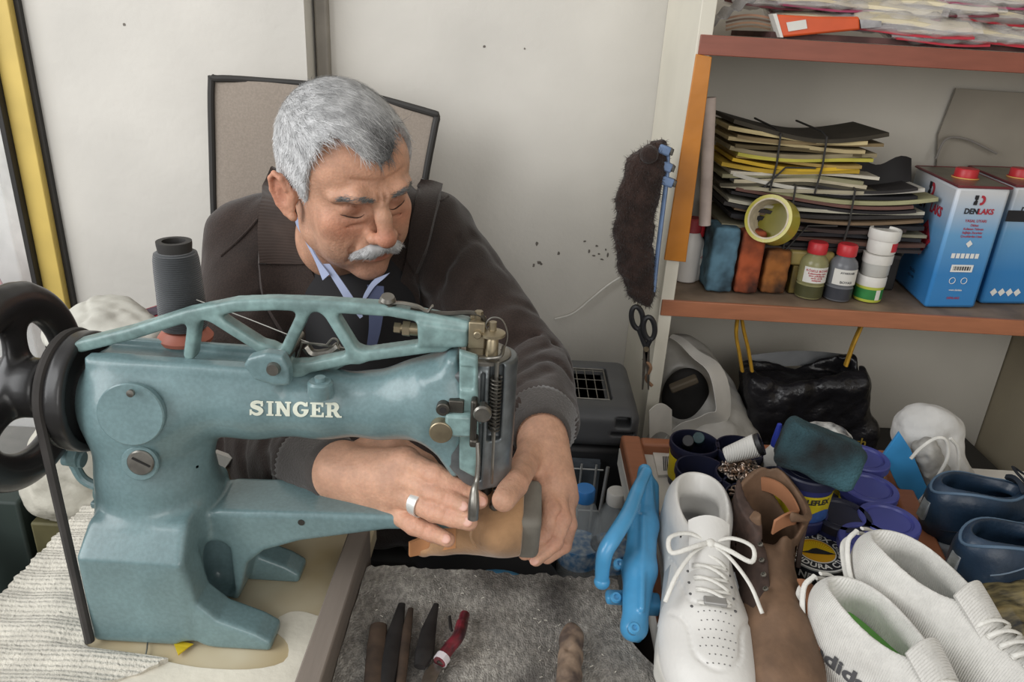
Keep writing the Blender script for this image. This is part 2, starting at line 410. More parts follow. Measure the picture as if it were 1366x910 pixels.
# left: yellow post of the shop front with glass
m_yel = mat('yellow_frame_paint', '#d3b763', .5, var=.12, vscale=9)
m_blk = mat('black_gasket', '#33312f', .6)
fx0 = lx-.012
wf = thing('window_1', None, None, (fx0-.035, 1.36, 0)); tag(wf, kind='structure')
MB().bb(fx0-.052, fx0-.012, 1.405, 1.43, 0, 2.7).out('window_frame', m_yel, wf, bevel=.002)
MB().bb(fx0-.012, fx0-.003, 1.420, 1.43, 0, 2.7).out('window_gasket', m_blk, wf)
MB().bb(fx0-.062, fx0-.052, 1.39, 1.42, 0, 2.7).out('window_gasket', m_blk, wf, bevel=.001)
m_glass = mat('shop_glass', '#f4f8f8', .03, var=0, alpha=.12, spec=.5)
MB().bb(fx0-.9, fx0-.066, 1.366, 1.372, 0, 2.7).out('glass_pane', m_glass, wf)
# things standing outside the glass
MB().bb(-1.75, -.98, 1.62, 1.66, .35, 1.13).bb(-1.72,-1.68,1.66,1.7,0,.6).bb(-1.05,-1.01,1.66,1.7,0,.6).out('display_board', mat('white_board', '#dcdcd8', .5), bevel=.004,
    label='white board standing outside the yellow framed shop window', cat='board')
pz0, pz1 = at(4,402,Y=1.44)[2], at(4,345,Y=1.44)[2]; pxr = at(11,372,Y=1.44)[0]
MB().sheet(lambda u, v: (pxr-.30+.30*u-.03*v, 1.44-.02*math.sin(u*3), pz0+(pz1-pz0)*v), 10, 10, .006).bb(pxr-.16,pxr-.13,1.42,1.44,0,pz0+.01).out('red_poster_stand', mat('faded_red', '#c9797a', .5), label='faded red poster stand outside window at left edge', cat='poster stand')
MB().bb(-2.6, -.93, 2.2, 2.26, 0, 1.75).out('wall_outside', mat('facade_tan', '#a39478', .8, var=.2), kind='structure')
MB().bb(-2.6, -.8, 1.6, 3.0, -.06, 0).out('floor_outside', mat('pavement', '#9a968e', .8), kind='structure')

# ---- open shelving on the back wall, right of the man
m_mel = mat('orange_wood_edging', '#a3694b', .45, var=.10, vscale=14, stretch=(1, 6, 6))
m_mel2 = mat('red_wood_edging', '#8a5040', .45, var=.10, vscale=14, stretch=(1, 6, 6))
m_side = mat('cream_panel', '#d9d4c5', .6, var=.07, vscale=6)
m_top = mat('worn_shelf_top', '#8a7765', .6, var=.3, vscale=16)
sx = at(918, 200, Y=1.2)[0]
SH = thing('wall_shelf_unit', 'cream sided shelf unit with orange brown shelf edges on back wall', 'shelf', (sx+.38, 1.35, 0.0))
MB().bb(sx-.010, sx+.012, 1.2, 1.499, 0.001, 1.9).out('side_panel', m_side, SH, bevel=.001)
for z, mm in ((1.3475, m_mel2), (.932, m_mel)):
    b = MB().bb(sx+.012, 1.057, 1.203, 1.497, z-.024, z).out('shelf', m_top, SH)
    MB().bb(sx-.006 if mm is m_mel2 else sx-.008, 1.057, 1.196, 1.203, z-.027, z+.001).out('shelf_edge', mm, b, bevel=.0012)
MB().bb(sx+.012, 1.057, 1.490, 1.499, .50, 1.88).out('back_panel', mat('shelf_back', '#d2cdc2', .7, var=.1, vscale=3, bump=.2), SH)
# hanging orange tape strip stuck on the front of the side panel
tp = MB(); T0 = [(930,74),(952,74),(922,345),(886,345)]
q = [at(x, y, Y=1.192) for x, y in [(886,347),(915,350),(950,76),(929,72)]]; tp.prism(q, [p+V(0, .006, 0) for p in q])
tp.out('orange_folder_strip', mat('orange_plastic', '#b9741f', .35, var=.15, vscale=12, bump=.3, bscale=30), bevel=.001,
       label='long orange plastic strip taped down front of the shelf side panel', cat='plastic strip')

# ---- tables
m_board = mat('stained_cream_board', '#c9bfa6', .55, var=.2, vscale=7, col2='#a8946c')
m_wood = mat('grey_brown_wood', '#7d736a', .7, var=.2, vscale=20, stretch=(1, .15, 1), bump=.3)
WB = thing('sewing_machine_table', 'cream topped table under the teal sewing machine with raised grey plank', 'table', (-.34, .6, 0))
tt = MB(); tt.bb(-.524, -.160, .40, .79, .725, .75); tt.out('table_top', m_board, WB, bevel=.002)
MB().bb(-.182, -.158, .40, .742, .70, .782).out('side_plank', m_wood, WB, bevel=.002)
for x in (-.50, -.20):
    for y in (.44, .75): MB().bb(x-.02, x+.02, y-.02, y+.02, 0.001, .725).out('leg', m_wood, WB, bevel=.003)
# white torn paper patch on the board
pp = bez([at(x, y, Z=.7502) for x, y in [(372,824),(388,817),(405,817),(422,822),(444,830),(441,862),(424,912),(290,918),(150,925),(157,890),(200,880),(262,891),(330,894),(378,884),(384,860),(366,842)]], 3)
MB().prism(pp, [p+V(0, 0, .0008) for p in pp]).out('torn_paper', mat('torn_paper', '#d9d3c3', .8, var=.12, vscale=12, bump=.3), label='torn white paper layer on cream table top near machine foot', cat='paper')
# ribbed cloth under the left side of the machine
m_cloth = wave_bump(mat('ribbed_cloth', '#cdc8bb', .95, var=.12, vscale=60, bump=.8, bscale=330, bdist=.003, sheen=.2), 55, .5, 'Y', .002)
zc = lambda u, v: .7535+.0016*math.sin(v*70)+.0015*math.sin(u*9+v*5)
cl = MB()
def clf(u, v):
    # left edge x -.53, right edge follows the machine then kinks out at the front
    y = .40+v*.385; xr = -.30 if y < .555 else -.412-.012*math.sin(v*30)*0
    if .548 < y < .562: xr = -.30-.112*(y-.548)/.014
    if y < .548: xr = -.345+.02*math.sin(y*60)-(.548-y)*.55
    x = -.534+(xr+.534)*u; return (x+.0015*math.sin(v*240), y, zc(u, v))
cl.sheet(clf, 30, 110, .005).out('ribbed_cloth', m_cloth, label='cream ribbed knit cloth under left end of the sewing machine', cat='cloth', smooth=80)
# carpeted lap board
m_carp = mat('grey_dirty_carpet', '#5a5652', 1., var=.45, vscale=9, bump=.9, bscale=600, bdist=.004, col2='#b8b3aa', vdetail=12, stretch=(1, .6, 1))
speckle(m_carp, 230, .72, 1.22, 6, (1, .45, 1))
CB = thing('carpet_covered_board', 'grey dirty carpet covered tool board in front of the seated person', 'work board', (0, .55, 0))
MB().bb(-.156, .146, .40, .708, .71, .738).out('board', m_wood, CB, bevel=.002)
MB().bb(-.1, .09, .46, .66, .001, .71).out('pedestal', m_wood, CB, bevel=.003)
er = [random.uniform(-.003, .003) for _ in range(200)]
def cpf(u, v):
    y = .40+v*(.314+er[int(u*60)]); xr = .142+er[int(v*60)+60]*.4
    if y < .625: xr = .142+.03*min(1, (.625-y)/.05)
    return (-.157+(xr+.157)*u, y, .744+.0014*math.sin(u*23+v*11)+.001*math.sin(v*37))
MB().sheet(cpf, 60, 60, .008).out('carpet', m_carp, CB, smooth=80)
# right desk
m_desk = mat('desk_top', '#d8d5cd', .6, var=.12, vscale=9)
DK = thing('right_desk', 'white topped desk carrying the tray of shoes and polish', 'desk', (.6, .9, 0))
MB().bb(.176, 1.055, .38, 1.014, .72, .75).out('desk_top', m_desk, DK, bevel=.002)
MB().bb(.24, 1.0, .45, .99, .10, .72).out('cabinet', mat('dark_cabinet', '#3a332e', .6), DK, bevel=.003)
MB().bb(.26, .98, .5, .95, .001, .10).out('plinth', m_blk, DK)
BBN = thing('low_bench', 'low dark bench in the gap behind the desk carrying two bags', 'bench', (.6, 1.25, 0))
MB().bb(.30, 1.0, 1.04, 1.47, .545, .57).out('bench_top', m_blk, BBN, bevel=.002)
for x in (.33, .96):
    for y in (1.07, 1.44): MB().bb(x-.015, x+.015, y-.015, y+.015, .001, .545).out('leg', m_blk, BBN)
TR = thing('wooden_tray', 'orange rimmed shallow wooden tray holding polish tubs and shoes', 'tray', (.36, .8, .7505))
MB().hexa([(.19,.42,.7508),(.46,.42,.7508),(.575,1.0,.7508),(.19,1.0,.7508)],[(.19,.42,.755),(.46,.42,.755),(.575,1.0,.755),(.19,1.0,.755)]).out('tray_floor', m_desk, TR)
MB().bb(.176, .206, .41, 1.012, .7508, .775).out('rim', m_mel, TR, bevel=.004)
rr_ = [(.448,.41),(.478,.41),(.600,1.012),(.570,1.012)]; MB().hexa([(x, y, .7508) for x, y in rr_], [(x, y, .775) for x, y in rr_]).out('rim', m_mel, TR, bevel=.004)
MB().bb(.206, .572, .99, 1.012, .7508, .773).out('rim', m_mel, TR, bevel=.004)
# left low bin beside the table
m_dg = mat('dark_green_metal', '#2f3a36', .6, var=.25, vscale=9)
BN = thing('low_green_bin', 'dark green metal bin with brown rim at left below the hand wheel', 'bin', (-.68, .62, 0))
MB().bb(-.86, -.535, .40, .78, .50, .53).out('bin_floor', m_dg, BN)
for q in ((-.70, -.685, .40, .775), (-.545, -.535, .40, .775)): MB().bb(*q, .53, .71).out('bin_side', mat('brown_edge_board', '#6b5f54', .7, var=.2), BN, bevel=.002)
MB().bb(-1.2, -.86, .38, .79, .001, .72).out('bin_box', m_dg, BN, bevel=.004)
MB().bb(-1.25, -.63, .80, .86, .001, .742).out('bin_back_panel', m_dg, BN, bevel=.004)
MB().bb(-.86, -.55, .42, .77, .001, .50).out('bin_stand', m_dg, BN)
MB().bb(-.67, -.56, .60, .72, .5305, .60).out('green_carton', mat('green_carton', '#5f8374', .6, var=.2, vscale=30), bevel=.003, label='small pale green carton inside the low green bin', cat='carton')

# ------------------------------------------------------------------ the cobbler's sewing machine
m_teal = mat('teal_enamel', '#6d8689', .36, var=.12, vscale=14, bump=.16, bscale=240, bdist=.0012, coat=.35)
m_teal2 = mat('worn_teal_enamel', '#7b9593', .42, var=.25, vscale=45, bump=.25, bscale=200, bdist=.0012, coat=.2)
m_steel = mat('oily_steel', '#8e8b84', .34, metal=.9, var=.25, vscale=60)
m_dsteel = mat('dark_oily_steel', '#55524c', .42, metal=.8, var=.3, vscale=60)
m_iron = mat('black_iron', '#2c2b2b', .38, metal=.15, var=.2, vscale=20, coat=.25)
m_rub = mat('worn_rubber_belt', '#3b3836', .7, var=.2, vscale=30)
m_brass = mat('dull_brass', '#9a8e76', .38, metal=.8, var=.2, vscale=50)
def A2(x, y, Y): p = at(x, y, Y=Y); return (p[0], p[2])
SM = thing('sewing_machine', 'teal cobbler sewing machine with cream lettering, openwork lever and black hand wheel', 'sewing machine', (-.30, .63, .752))
YF = .618; YC = .655
ops = []
speckle(m_teal2, 110, .86, 1.07, 6); speckle(m_teal, 260, .93, 1.05, 3)
# arm
arm = [((178,528),.050),((250,528),.043),((340,533),.038),((430,538),.034),((510,540),.033),((565,533),.040),((600,530),.047)]
for (a, ra), (b, rb) in zip(arm[:-1], arm[1:]):
    ops.append(cone(at(*a, Y=YC), at(*b, Y=YC), ra, rb, .012, squash=((0, 1, 0), .86)))
# square shoulder under the lever
ops.append(plate(polys=[[A2(118,472,.64), A2(376,489,.64), A2(376,520,.64), A2(300,540,.64), A2(150,560,.64), A2(125,520,.64)]], y0=.628, y1=.69, rnd=.006, k=.010))
ops.append(rbox(at(258,466,Y=.662), (.095,.016,.010), .003, rotm(0,0,math.radians(1.5)), 0, 's'))
# column
ops.append(cone(at(196,560,Y=YC), at(212,640,Y=.655), .052, .054, .03)); ops.append(cone(at(212,635,Y=.655), at(217,672,Y=.655), .054, .064, .02))
ops.append(cone(at(262,592,Y=.655), at(232,560,Y=YC), .006, .03, .035))
# bed arm (behind, leading right under the needle)
ops.append(plate(polys=[[A2(250,690,.63), A2(290,681,.63), A2(402,684,.63), A2(470,686,.63), A2(600,690,.63), A2(640,694,.63), A2(640,706,.63), A2(515,707,.63), A2(400,722,.63), A2(352,735,.63), A2(330,752,.63), A2(318,800,.63), A2(260,800,.63)]], y0=.628, y1=.692, rnd=.005, k=.004))
# base box with sloped shoulders and two feet
zt = A2(107,745,.572)[1]; xl = A2(113,800,.572)[0]; xr = A2(250,790,.572)[0]
def basebox(P):
    x, y, z = P.T; h = np.clip((z-zt)/(.035), 0, 1)
    cx = (xl+xr)/2+.002*h; hx = (xr-xl)/2-.004*h; yc = .637+.012*h; hy = .067-.016*h
    q = np.stack([np.abs(x-cx)-hx+.006, np.abs(y-yc)-hy+.006, np.abs(z-(.7505+zt+.030)/2)-(zt+.030-.7505)/2+.006], 1)
    return (np.linalg.norm(np.maximum(q, 0), axis=1)+np.minimum(q.max(1), 0)-.006)*.85
ops.append(Op(basebox, ((xl+xr)/2, .637, .81), .13, .008))
foot = [A2(240,752,.572), A2(252,775,.572), A2(262,806,.572), A2(290,828,.572), A2(340,846,.572), A2(362,858,.572), A2(361,873,.572), A2(300,868,.572), A2(262,860,.572), A2(195,852,.572), A2(180,760,.572)]
ops.append(plate(polys=[foot], y0=.571, y1=.606, rnd=.004, k=.004)); ops.append(plate(polys=[foot], y0=.672, y1=.704, rnd=.004, k=.004))
ops.append(cylr((xr-.005,.5,.742), (xr-.005,.8,.742), .016, k=.004, mode='s'))
ops.append(cylr((-.5,.5,.70),(-.1,.8,.70), .001))
ops.pop()
# hollow window in right side of the base
ops.append(rbox((xr+.002,.640,.800), (.018,.022,.036), .012, k=.008, mode='s'))
# head shell
ops.append(plate(polys=[[A2(598,470,.64), A2(612,468,.64), A2(616,500,.64), A2(616,625,.64), A2(605,628,.64), A2(585,600,.64), A2(560,575,.64), A2(565,500,.64), A2(588,490,.64)]], y0=.622, y1=.69, rnd=.008, k=.014))
ops.append(disp(lambda P, d: np.where(P[:, 2] < .7508, np.maximum(d, .7508-P[:, 2]), d)))
body_ops = ops
sdf_obj('machine_body', ops, .0019, m_teal, SM, relax=2)
# seam ring at the foot of the column
# face cylinder
hx = at(648, 560, Y=.655)[0]; hz1 = at(650, 478, Y=.64)[2]; hz0 = at(645, 648, Y=.64)[2]
ops = [cylr((hx+.002,.652,hz0+.004), (hx+.002,.652,hz1), .0265, .003), rbox((hx-.016,.652,(hz0+hz1)/2-.004), (.020,.030,(hz1-hz0)/2-.004), .005, k=.004),
       rbox((hx-.003,.624,(hz0+hz1)/2+.004), (.002,.004,.058), .001, k=0, mode='s'),
       rbox((hx+.009,.626,(hz0+hz1)/2+.030), (.0065,.010,.040), .002, k=.001, mode='s')]
ops.append(disp(lambda P, d: np.maximum(d, -(P[:, 2]-(hz0+.006)+np.clip((hx-.012-P[:, 0])*1.2, 0, .03)*-1)), None))
sdf_obj('face_housing', ops, .0014, mat('worn_face_plate', '#73787a', .36, metal=.6, var=.3, vscale=50, coat=.1), SM, relax=1)
sdf_obj('teal_face_panel', [plate(polys=[[A2(612,470,.615), A2(637,478,.615), A2(638,600,.615), A2(634,640,.615), A2(612,628,.615)]], y0=.616, y1=.626, rnd=.003), rbox(at(622,505,Y=.616), (.007,.002,.012), .001, k=0, mode='s')], .0014, m_teal2, SM, label='worn pale teal plate left of the needle bar')
# side block, lever clamp and screws on the head
b = MB(); p = at(613,565,Y=.612); b.box(p, (.026,.014,.023)); b.out('clamp_block', m_teal2, SM, bevel=.003)
b = MB(); p = at(590,568,Y=.618); b.cyl(p+V(0,-.014,0), p+V(0,.02,0), .011); b.out('shaft_boss', m_brass, SM, bevel=.001)
b = MB(); p = at(600,545,Y=.612); b.cyl(p+V(-.006,-.004,0), p+V(-.006,.01,0), .0065); b.box(p+V(.006,.004,.002), (.014,.01,.013)); sc = b.out('set_screw', m_dsteel, SM, bevel=.001)
MB().cyl(p+V(-.006,-.0046,0), p+V(-.006,-.0036,0), .003).out('screw_socket', m_iron, sc)
b = MB(); p = at(632,560,Y=.606); b.box(p, (.006,.012,.044)); b.box(p+V(.001,0,-.022), (.008,.014,.008)); b.out('lever_bracket', m_dsteel, SM, bevel=.002)
b = MB(); p = at(644,548,Y=.606); b.lathe(p+V(0,.01,0), [(.0045,0),(.0045,.012),(.0085,.012),(.0085,.017),(.007,.019),(0,.019)], 16, (0,-1,0)); b.out('thumb_screw', m_steel, SM)
# coil spring
sp = [(hx+.009+.0048*math.cos(a), .626+.0048*math.sin(a), hz1-.012-.056*a/(2*math.pi*15)) for a in np.linspace(0, 2*math.pi*15, 220)]
MB().tube(sp, .0011, 6).out('coil_spring', m_dsteel, SM)
MB().cyl((hx+.009,.628,hz1+.002), (hx+.009,.628,hz0+.012), .0022, n=10).out('spring_rod', m_steel, SM)
# presser lift lever hanging in front of the head
a0 = at(637,590,Y=.600); a1 = at(636,640,Y=.590); a2 = at(633,652,Y=.585); a3 = at(632,672,Y=.580); a4 = at(631,692,Y=.577)
MB().tube(bez([a0, (a0+a1)/2+V(.001,0,0), a1, a2, (a2+a3)/2, a3, (a3+a4)/2, a4], 5), [.0026]*10+[.0028+.0040*math.sin(min(1,i/22)*math.pi*.62) for i in range(26)], 12, squash=.8).out('lift_lever', m_steel, SM)
# needle bar and foot
nz = hz0-.0
MB().cyl((hx+.004,.652,hz0+.01), (hx+.004,.652,hz0-.024), .006).cyl((hx+.004,.652,hz0-.024), (hx+.004,.652,hz0-.05), .0012, n=8).out('needle_bar', m_dsteel, SM)
MB().box((hx+.013,.640,hz0-.012), (.004,.010,.022)).lathe((hx+.014,.633,hz0-.014), [(.004,0),(.006,.003),(.006,.007),(.004,.010)], 14, (0,-1,0)).out('presser_foot', m_steel, SM, bevel=.001)
# parts on top of the head: tension post, take-up nut
def top(px_, Y, prof, m, name, n=24, z0=None):
    p = at(*px_, Y=Y); return MB().lathe((p[0], p[1], z0 if z0 is not None else p[2]), prof, n).out(name, m, SM, smooth=35)
top((644,482), .652, [(.027,-.002),(.027,.001),(.024,.003),(0,.003)], m_steel, 'head_cap', 36, hz1)
top((637,470), .650, [(.011,0),(.011,.006),(.0095,.006),(.0095,.014),(.011,.014),(.011,.017),(.0075,.019),(.0075,.026),(.0095,.026),(.0095,.030),(.004,.032),(.004,.040),(0,.04)], m_brass, 'take_up_nut', 6, hz1+.003)
top((656,470), .640, [(.006,0),(.006,.016),(.005,.018),(.012,.021),(.012,.0235),(.005,.026),(.0035,.026),(.0035,.034),(0,.034)], m_brass, 'tension_post', 24, hz1+.003)
MB().tube(bez([at(640,478,Y=.632), at(655,478,Y=.628), at(668,475,Y=.630), at(672,462,Y=.640)], 6), .0018, 8).out('thread_guide', m_steel, SM)
MB().tube(bez([at(655,446,Y=.64), at(648,434,Y=.64), at(656,424,Y=.64), at(670,427,Y=.64), at(677,445,Y=.64), at(674,462,Y=.64), at(668,467,Y=.64)], 8), .0007, 6).out('check_spring', m_steel, SM)
top((606,482), .650, [(.006,0),(.006,.012),(.003,.013),(0,.013)], m_dsteel, 'oil_stud', 16, at(610,480,Y=.65)[2])
# take-up: fork and crank at the end of the lever
p = at(638,443,Y=.645)
b = MB(); b.box(p+V(-.001,-.008,0), (.015,.003,.026)); b.box(p+V(-.001,.008,0), (.015,.003,.026)); b.cyl(p+V(0,-.014,.002), p+V(0,.014,.002), .0038); b.cyl(p+V(0,0,-.03), p+V(0,0,.0), .0035); b.out('lever_fork', m_brass, SM, bevel=.001)
# openwork lever
YL = .650
TH = .0042
def T(a, b, w): return (A2(*a, YL), A2(*b, YL), w)
segs = [T((112,459),(180,442),.0058), T((180,442),(255,418),.0058), T((255,418),(318,405),.0058), T((318,405),(370,403),.0058), T((370,403),(440,406),.0058), T((440,406),(515,411),.0058), T((515,411),(622,431),.005),
        T((262,424),(256,470),TH+.001), T((283,418),(362,468),TH+.0008), T((408,413),(376,480),TH+.001), T((440,413),(474,468),TH+.001),
        T((400,490),(480,473),.0054), T((480,473),(590,458),.0054), T((590,458),(622,448),.004), T((362,468),(380,492),.008), T((380,492),(402,490),.006)]
lops = [plate(segs=segs, y0=YL-.009, y1=YL+.009, rnd=.003, k2=.007, hard=7),
        plate(polys=[[A2(558,424,YL), A2(625,434,YL), A2(624,458,YL), A2(560,457,YL)]], y0=YL-.012, y1=YL+.012, rnd=.003, k2=0, k=.004)]
sdf_obj('openwork_lever', lops, .0015, m_teal2, SM, relax=1, label='openwork rocking lever with worn paint')
# worn edge strip along the top chord
# pivot bracket on the arm
ops = [plate(polys=[[A2(326,486,.62), A2(332,476,.62), A2(355,470,.62), A2(378,474,.62), A2(386,490,.62), A2(388,512,.62), A2(370,514,.62), A2(340,505,.62)]], y0=.616, y1=.632, rnd=.003, k2=0),
       ]
sdf_obj('pivot_bracket', ops, .0015, m_teal, SM)
p = at(365,492,Y=.615); s1 = MB().lathe(p, [(0,.004),(.0055,.004),(.0065,.0),(.0065,-.08),(0,-.08)], 18, (0,-1,0)).out('pivot_screw', m_steel, SM)
p = at(427,508,Y=.625); MB().lathe(p+V(0,0,-.012), [(.011,-.004),(.012,0),(.012,.010),(.010,.012),(.005,.012),(.005,.016),(0,.016)], 24).out('oil_boss', m_teal, SM, smooth=40)
MB().hexa([at(410,495,Y=.66), at(425,505,Y=.66), at(425,505,Y=.672), at(410,495,Y=.672)], [at(450,486,Y=.66), at(480,478,Y=.66), at(480,478,Y=.672), at(450,486,Y=.672)]).out('lever_arm_tab', m_teal2, SM, bevel=.001)
# adjusting bolt and nut behind end block
p0 = at(526,437,Y=.648); p1 = at(560,440,Y=.648); d = (p1-p0)
MB().tube([p0, p0+d*.25, p0+d*.2501], [.0052, .0052, .003], 6).cyl(p0+d*.2, p1, .0033, n=12).tube([p0+d*.34, p0+d*.62], .0075, 6).cyl(p0+d*.62, p1, .006, n=12).out('adjusting_bolt', m_brass, SM, smooth=30)
# leaf spring with screw on the top chord
p = at(517,404,Y=YL); MB().lathe(p, [(.0085,-.002),(.0085,.001),(.006,.002),(.006,.004),(.0075,.004),(.006,.0075),(0,.0078)], 18, (.1,-.3,1)).out('slotted_screw', m_steel, SM, smooth=35)
def strip(pts, w, t, name, m):
    b = MB(); b.tube(bez(pts, 6), w, 8, squash=t/w, up=(0, 0, 1)); return b.out(name, m, SM)
strip([at(508,409,Y=YL-.002), at(530,404,Y=YL-.003), at(555,408,Y=YL-.003), at(570,415,Y=YL-.003), at(577,408,Y=YL-.003)], .004, .0012, 'leaf_spring', m_steel)
strip([at(540,412,Y=YL), at(590,418,Y=YL), at(625,417,Y=YL), at(642,421,Y=YL), at(650,432,Y=YL)], .0042, .0016, 'take_up_spring', m_dsteel)
MB().tube([at(548,411,Y=YL-.001), at(600,423,Y=YL-.001), at(628,430,Y=YL-.001)], .0045, 8, squash=.3, up=(0,0,1)).out('worn_chord_strip', m_steel, SM)
# small wire bracket behind the truss
b = MB(); q = [at(397,478,Y=.67), at(403,457,Y=.67), at(430,460,Y=.67), at(465,466,Y=.67)]
b.tube(q, .0014, 6); b.tube([at(410,478,Y=.67), at(465,470,Y=.67)], .0014, 6); b.tube(bez([at(408,462,Y=.67), at(418,472,Y=.67), at(440,470,Y=.67), at(452,462,Y=.67)]), .005, 8); b.tube(bez([at(436,460,Y=.67), at(444,452,Y=.67), at(451,455,Y=.67), at(449,465,Y=.67)], 5), .0012, 6)
b.out('thread_bracket', m_steel, SM)
# cover plates
def disc(px_, Y, r, t, m, name, par=SM):
    p = at(*px_, Y=Y); return MB().lathe(p, [(r*.98, -.004),(r,0),(r,t-.0012),(r-.0012,t),(0,t)], 48, (.06,-1,.16)).out(name, m, par, smooth=35)
cv = disc((176,552), .606, .0305, .004, m_teal, 'round_cover')
p = at(174,525,Y=.600); MB().lathe(p, [(.0035,-.002),(.0035,.001),(0,.0016)], 14, (0,-1,.1)).out('cover_screw', m_steel, cv)
rg = disc((187,618), .601, .0175, .002, m_teal, 'eccentric_ring')
dk = disc((188,617), .599, .0125, .0025, m_steel, 'eccentric_disc', rg)
p = at(188,617,Y=.5962); R = rotm(0,0,math.radians(28)); MB().box(p, (.018,.0012,.0016), R).out('disc_slot', m_iron, rg)
p = at(402,697,Y=.628); MB().lathe(p, [(.0035,-.001),(.0035,.0006),(0,.0006)], 16, (0,-1,0)).out('oil_hole', m_iron, SM)
# raised seam around column foot
cs = np.array([at(217,690,Y=.655)[0], .653, at(217,690,Y=.60)[2]])
rr = [(cs[0]+.0585*math.cos(a), cs[1]+.0515*math.sin(a), cs[2]+.006*math.cos(a)*0-.0*math.sin(a)) for a in np.linspace(0, 2*math.pi, 49)[:-1]]
MB().tube(rr, .0022, 6, closed=True).out('casting_seam', m_teal2, SM)
# lettering, slab serif capitals
def slab(letter):
    b = MB(); S = []
    def poly(pts): S.append(pts)
    w = .2; s = .09
    if letter == 'I': poly([(.1,0),(.5,0),(.5,s),(.4,s),(.4,1-s),(.5,1-s),(.5,1),(.1,1),(.1,1-s),(.2,1-s),(.2,s),(.1,s)]); adv = .6
    elif letter == 'N': poly([(0,0),(.36,0),(.36,s),(.28,s),(.28,.62),(.62,0),(.84,0),(.84,1-s),(.92,1-s),(.92,1),(.58,1),(.58,1-s),(.68,1-s),(.68,.36),(.32,1),(0,1),(0,1-s),(.09,1-s),(.09,s),(0,s)]); adv = 1.0
    elif letter == 'E': poly([(0,0),(.78,0),(.78,.3),(.69,.3),(.64,.12),(.33,.12),(.33,.44),(.46,.44),(.48,.34),(.56,.34),(.56,.66),(.48,.66),(.46,.56),(.33,.56),(.33,.88),(.62,.88),(.67,.72),(.75,.72),(.75,1),(0,1),(0,1-s),(.1,1-s),(.1,s),(0,s)]); adv = .88
    elif letter == 'R':
        poly([(0,0),(.42,0),(.42,s),(.33,s),(.33,1),(0,1),(0,1-s),(.1,1-s),(.1,s),(0,s)])
        c = [(.33,.94),(.55,.93),(.66,.72),(.55,.49),(.33,.47)]; c = [np.array(p) for p in bez(c, 5)]
        for k in range(len(c)-1):
            nn = []
            for q_ in (k, k+1):
                t = c[min(q_+1, len(c)-1)]-c[max(q_-1, 0)]; t /= np.linalg.norm(t); nn.append(np.array([-t[1], t[0]])*(.055+.07*math.sin(math.pi*q_/(len(c)-1))))
            poly([c[k]+nn[0], c[k+1]+nn[1], c[k+1]-nn[1], c[k]-nn[0]])
        poly([(.42,.5),(.60,.5),(.84,s),(.94,s),(.94,0),(.68,0),(.55,.12)]); adv = 1.0
    elif letter in 'SG':
        n = 40; o = []; i_ = []
        if letter == 'G':
            an = np.linspace(math.radians(40), math.radians(360), n)
            o = [(.48+.46*math.cos(a), .5+.53*math.sin(a)) for a in an]; i_ = [(.50+.23*math.cos(a), .5+.36*math.sin(a)) for a in an]
            o[0] = (.86,.72); i_[0] = (.72,.72); poly(o+[(.94,.5),(.52,.5),(.52,.40),(.66,.40)]+i_[::-1][6:]); poly([(.70,.72),(.88,.72),(.88,1.0),(.80,1.0)]); adv = 1.04
        else:
            c = bez([(.78,.74),(.66,.90),(.42,.92),(.22,.80),(.26,.62),(.56,.48),(.70,.30),(.58,.11),(.36,.08),(.12,.24)], 6); c = [np.array(p) for p in c]
            L_, R_ = [], []
            for k in range(len(c)):
                t = c[min(k+1, len(c)-1)]-c[max(k-1, 0)]; t /= np.linalg.norm(t); nn = np.array([-t[1], t[0]]); u = k/(len(c)-1); ww = .06+.075*math.sin(math.pi*u)**1.2
                L_.append(c[k]+nn*ww); R_.append(c[k]-nn*ww)
            for k in range(len(c)-1): poly([L_[k], L_[k+1], R_[k+1], R_[k]])
            poly([(.68,.64),(.80,.64),(.80,1.0),(.70,.98)]); poly([(.04,.0),(.14,.02),(.16,.38),(.04,.38)]); adv = .92
    return S, adv
def slab_text(txt, fn, name, m, parent):
    x = 0; b = MB(); tot = sum(slab(c)[1] for c in txt)
    for c in txt:
        S, adv = slab(c)
        for P_ in S:
            fr = [fn((x+px_)/tot, py_) for px_, py_ in P_]; bk = [p+V(0, .0008, 0) for p in fr]; b.prism(fr, bk)
        x += adv+.06*0
    return b.out(name, m, parent, smooth=None)
def sing(u, v):
    x = 332+125*u; y = 554-19*v+3.5*u
    return at(x, y, Y=.6245+.0022*(u-.5)-.0015*(1-abs(v-.5)*2)*0)
m_cream = mat('cream_lettering', '#d8dccb', .5, var=.05)
# cut the R counter by a small teal inset
def press_to_surface(o, body_ops, lift=.0007, thick=.0008, skip=None):
    me = o.data; n = len(me.vertices); co = np.empty(n*3, np.float32); me.vertices.foreach_get('co', co); off = np.array(wloc(o)); P = co.reshape(-1, 3).astype(float)+off
    Q = P.copy(); dr = (P-CPOS); dr /= np.linalg.norm(dr, axis=1, keepdims=True); t0 = (.585-CPOS[1])/dr[:, 1]; Q = CPOS+dr*t0[:, None]
    for _ in range(50): Q += dr*np.clip(field(body_ops, Q)*.8, -.004, .004)[:, None]
    P2 = Q-dr*lift
    me.vertices.foreach_set('co', (P2-off).astype(np.float32).ravel()); me.update()

press_to_surface(slab_text('SINGER', sing, 'lettering', m_cream, SM), body_ops, .0012)

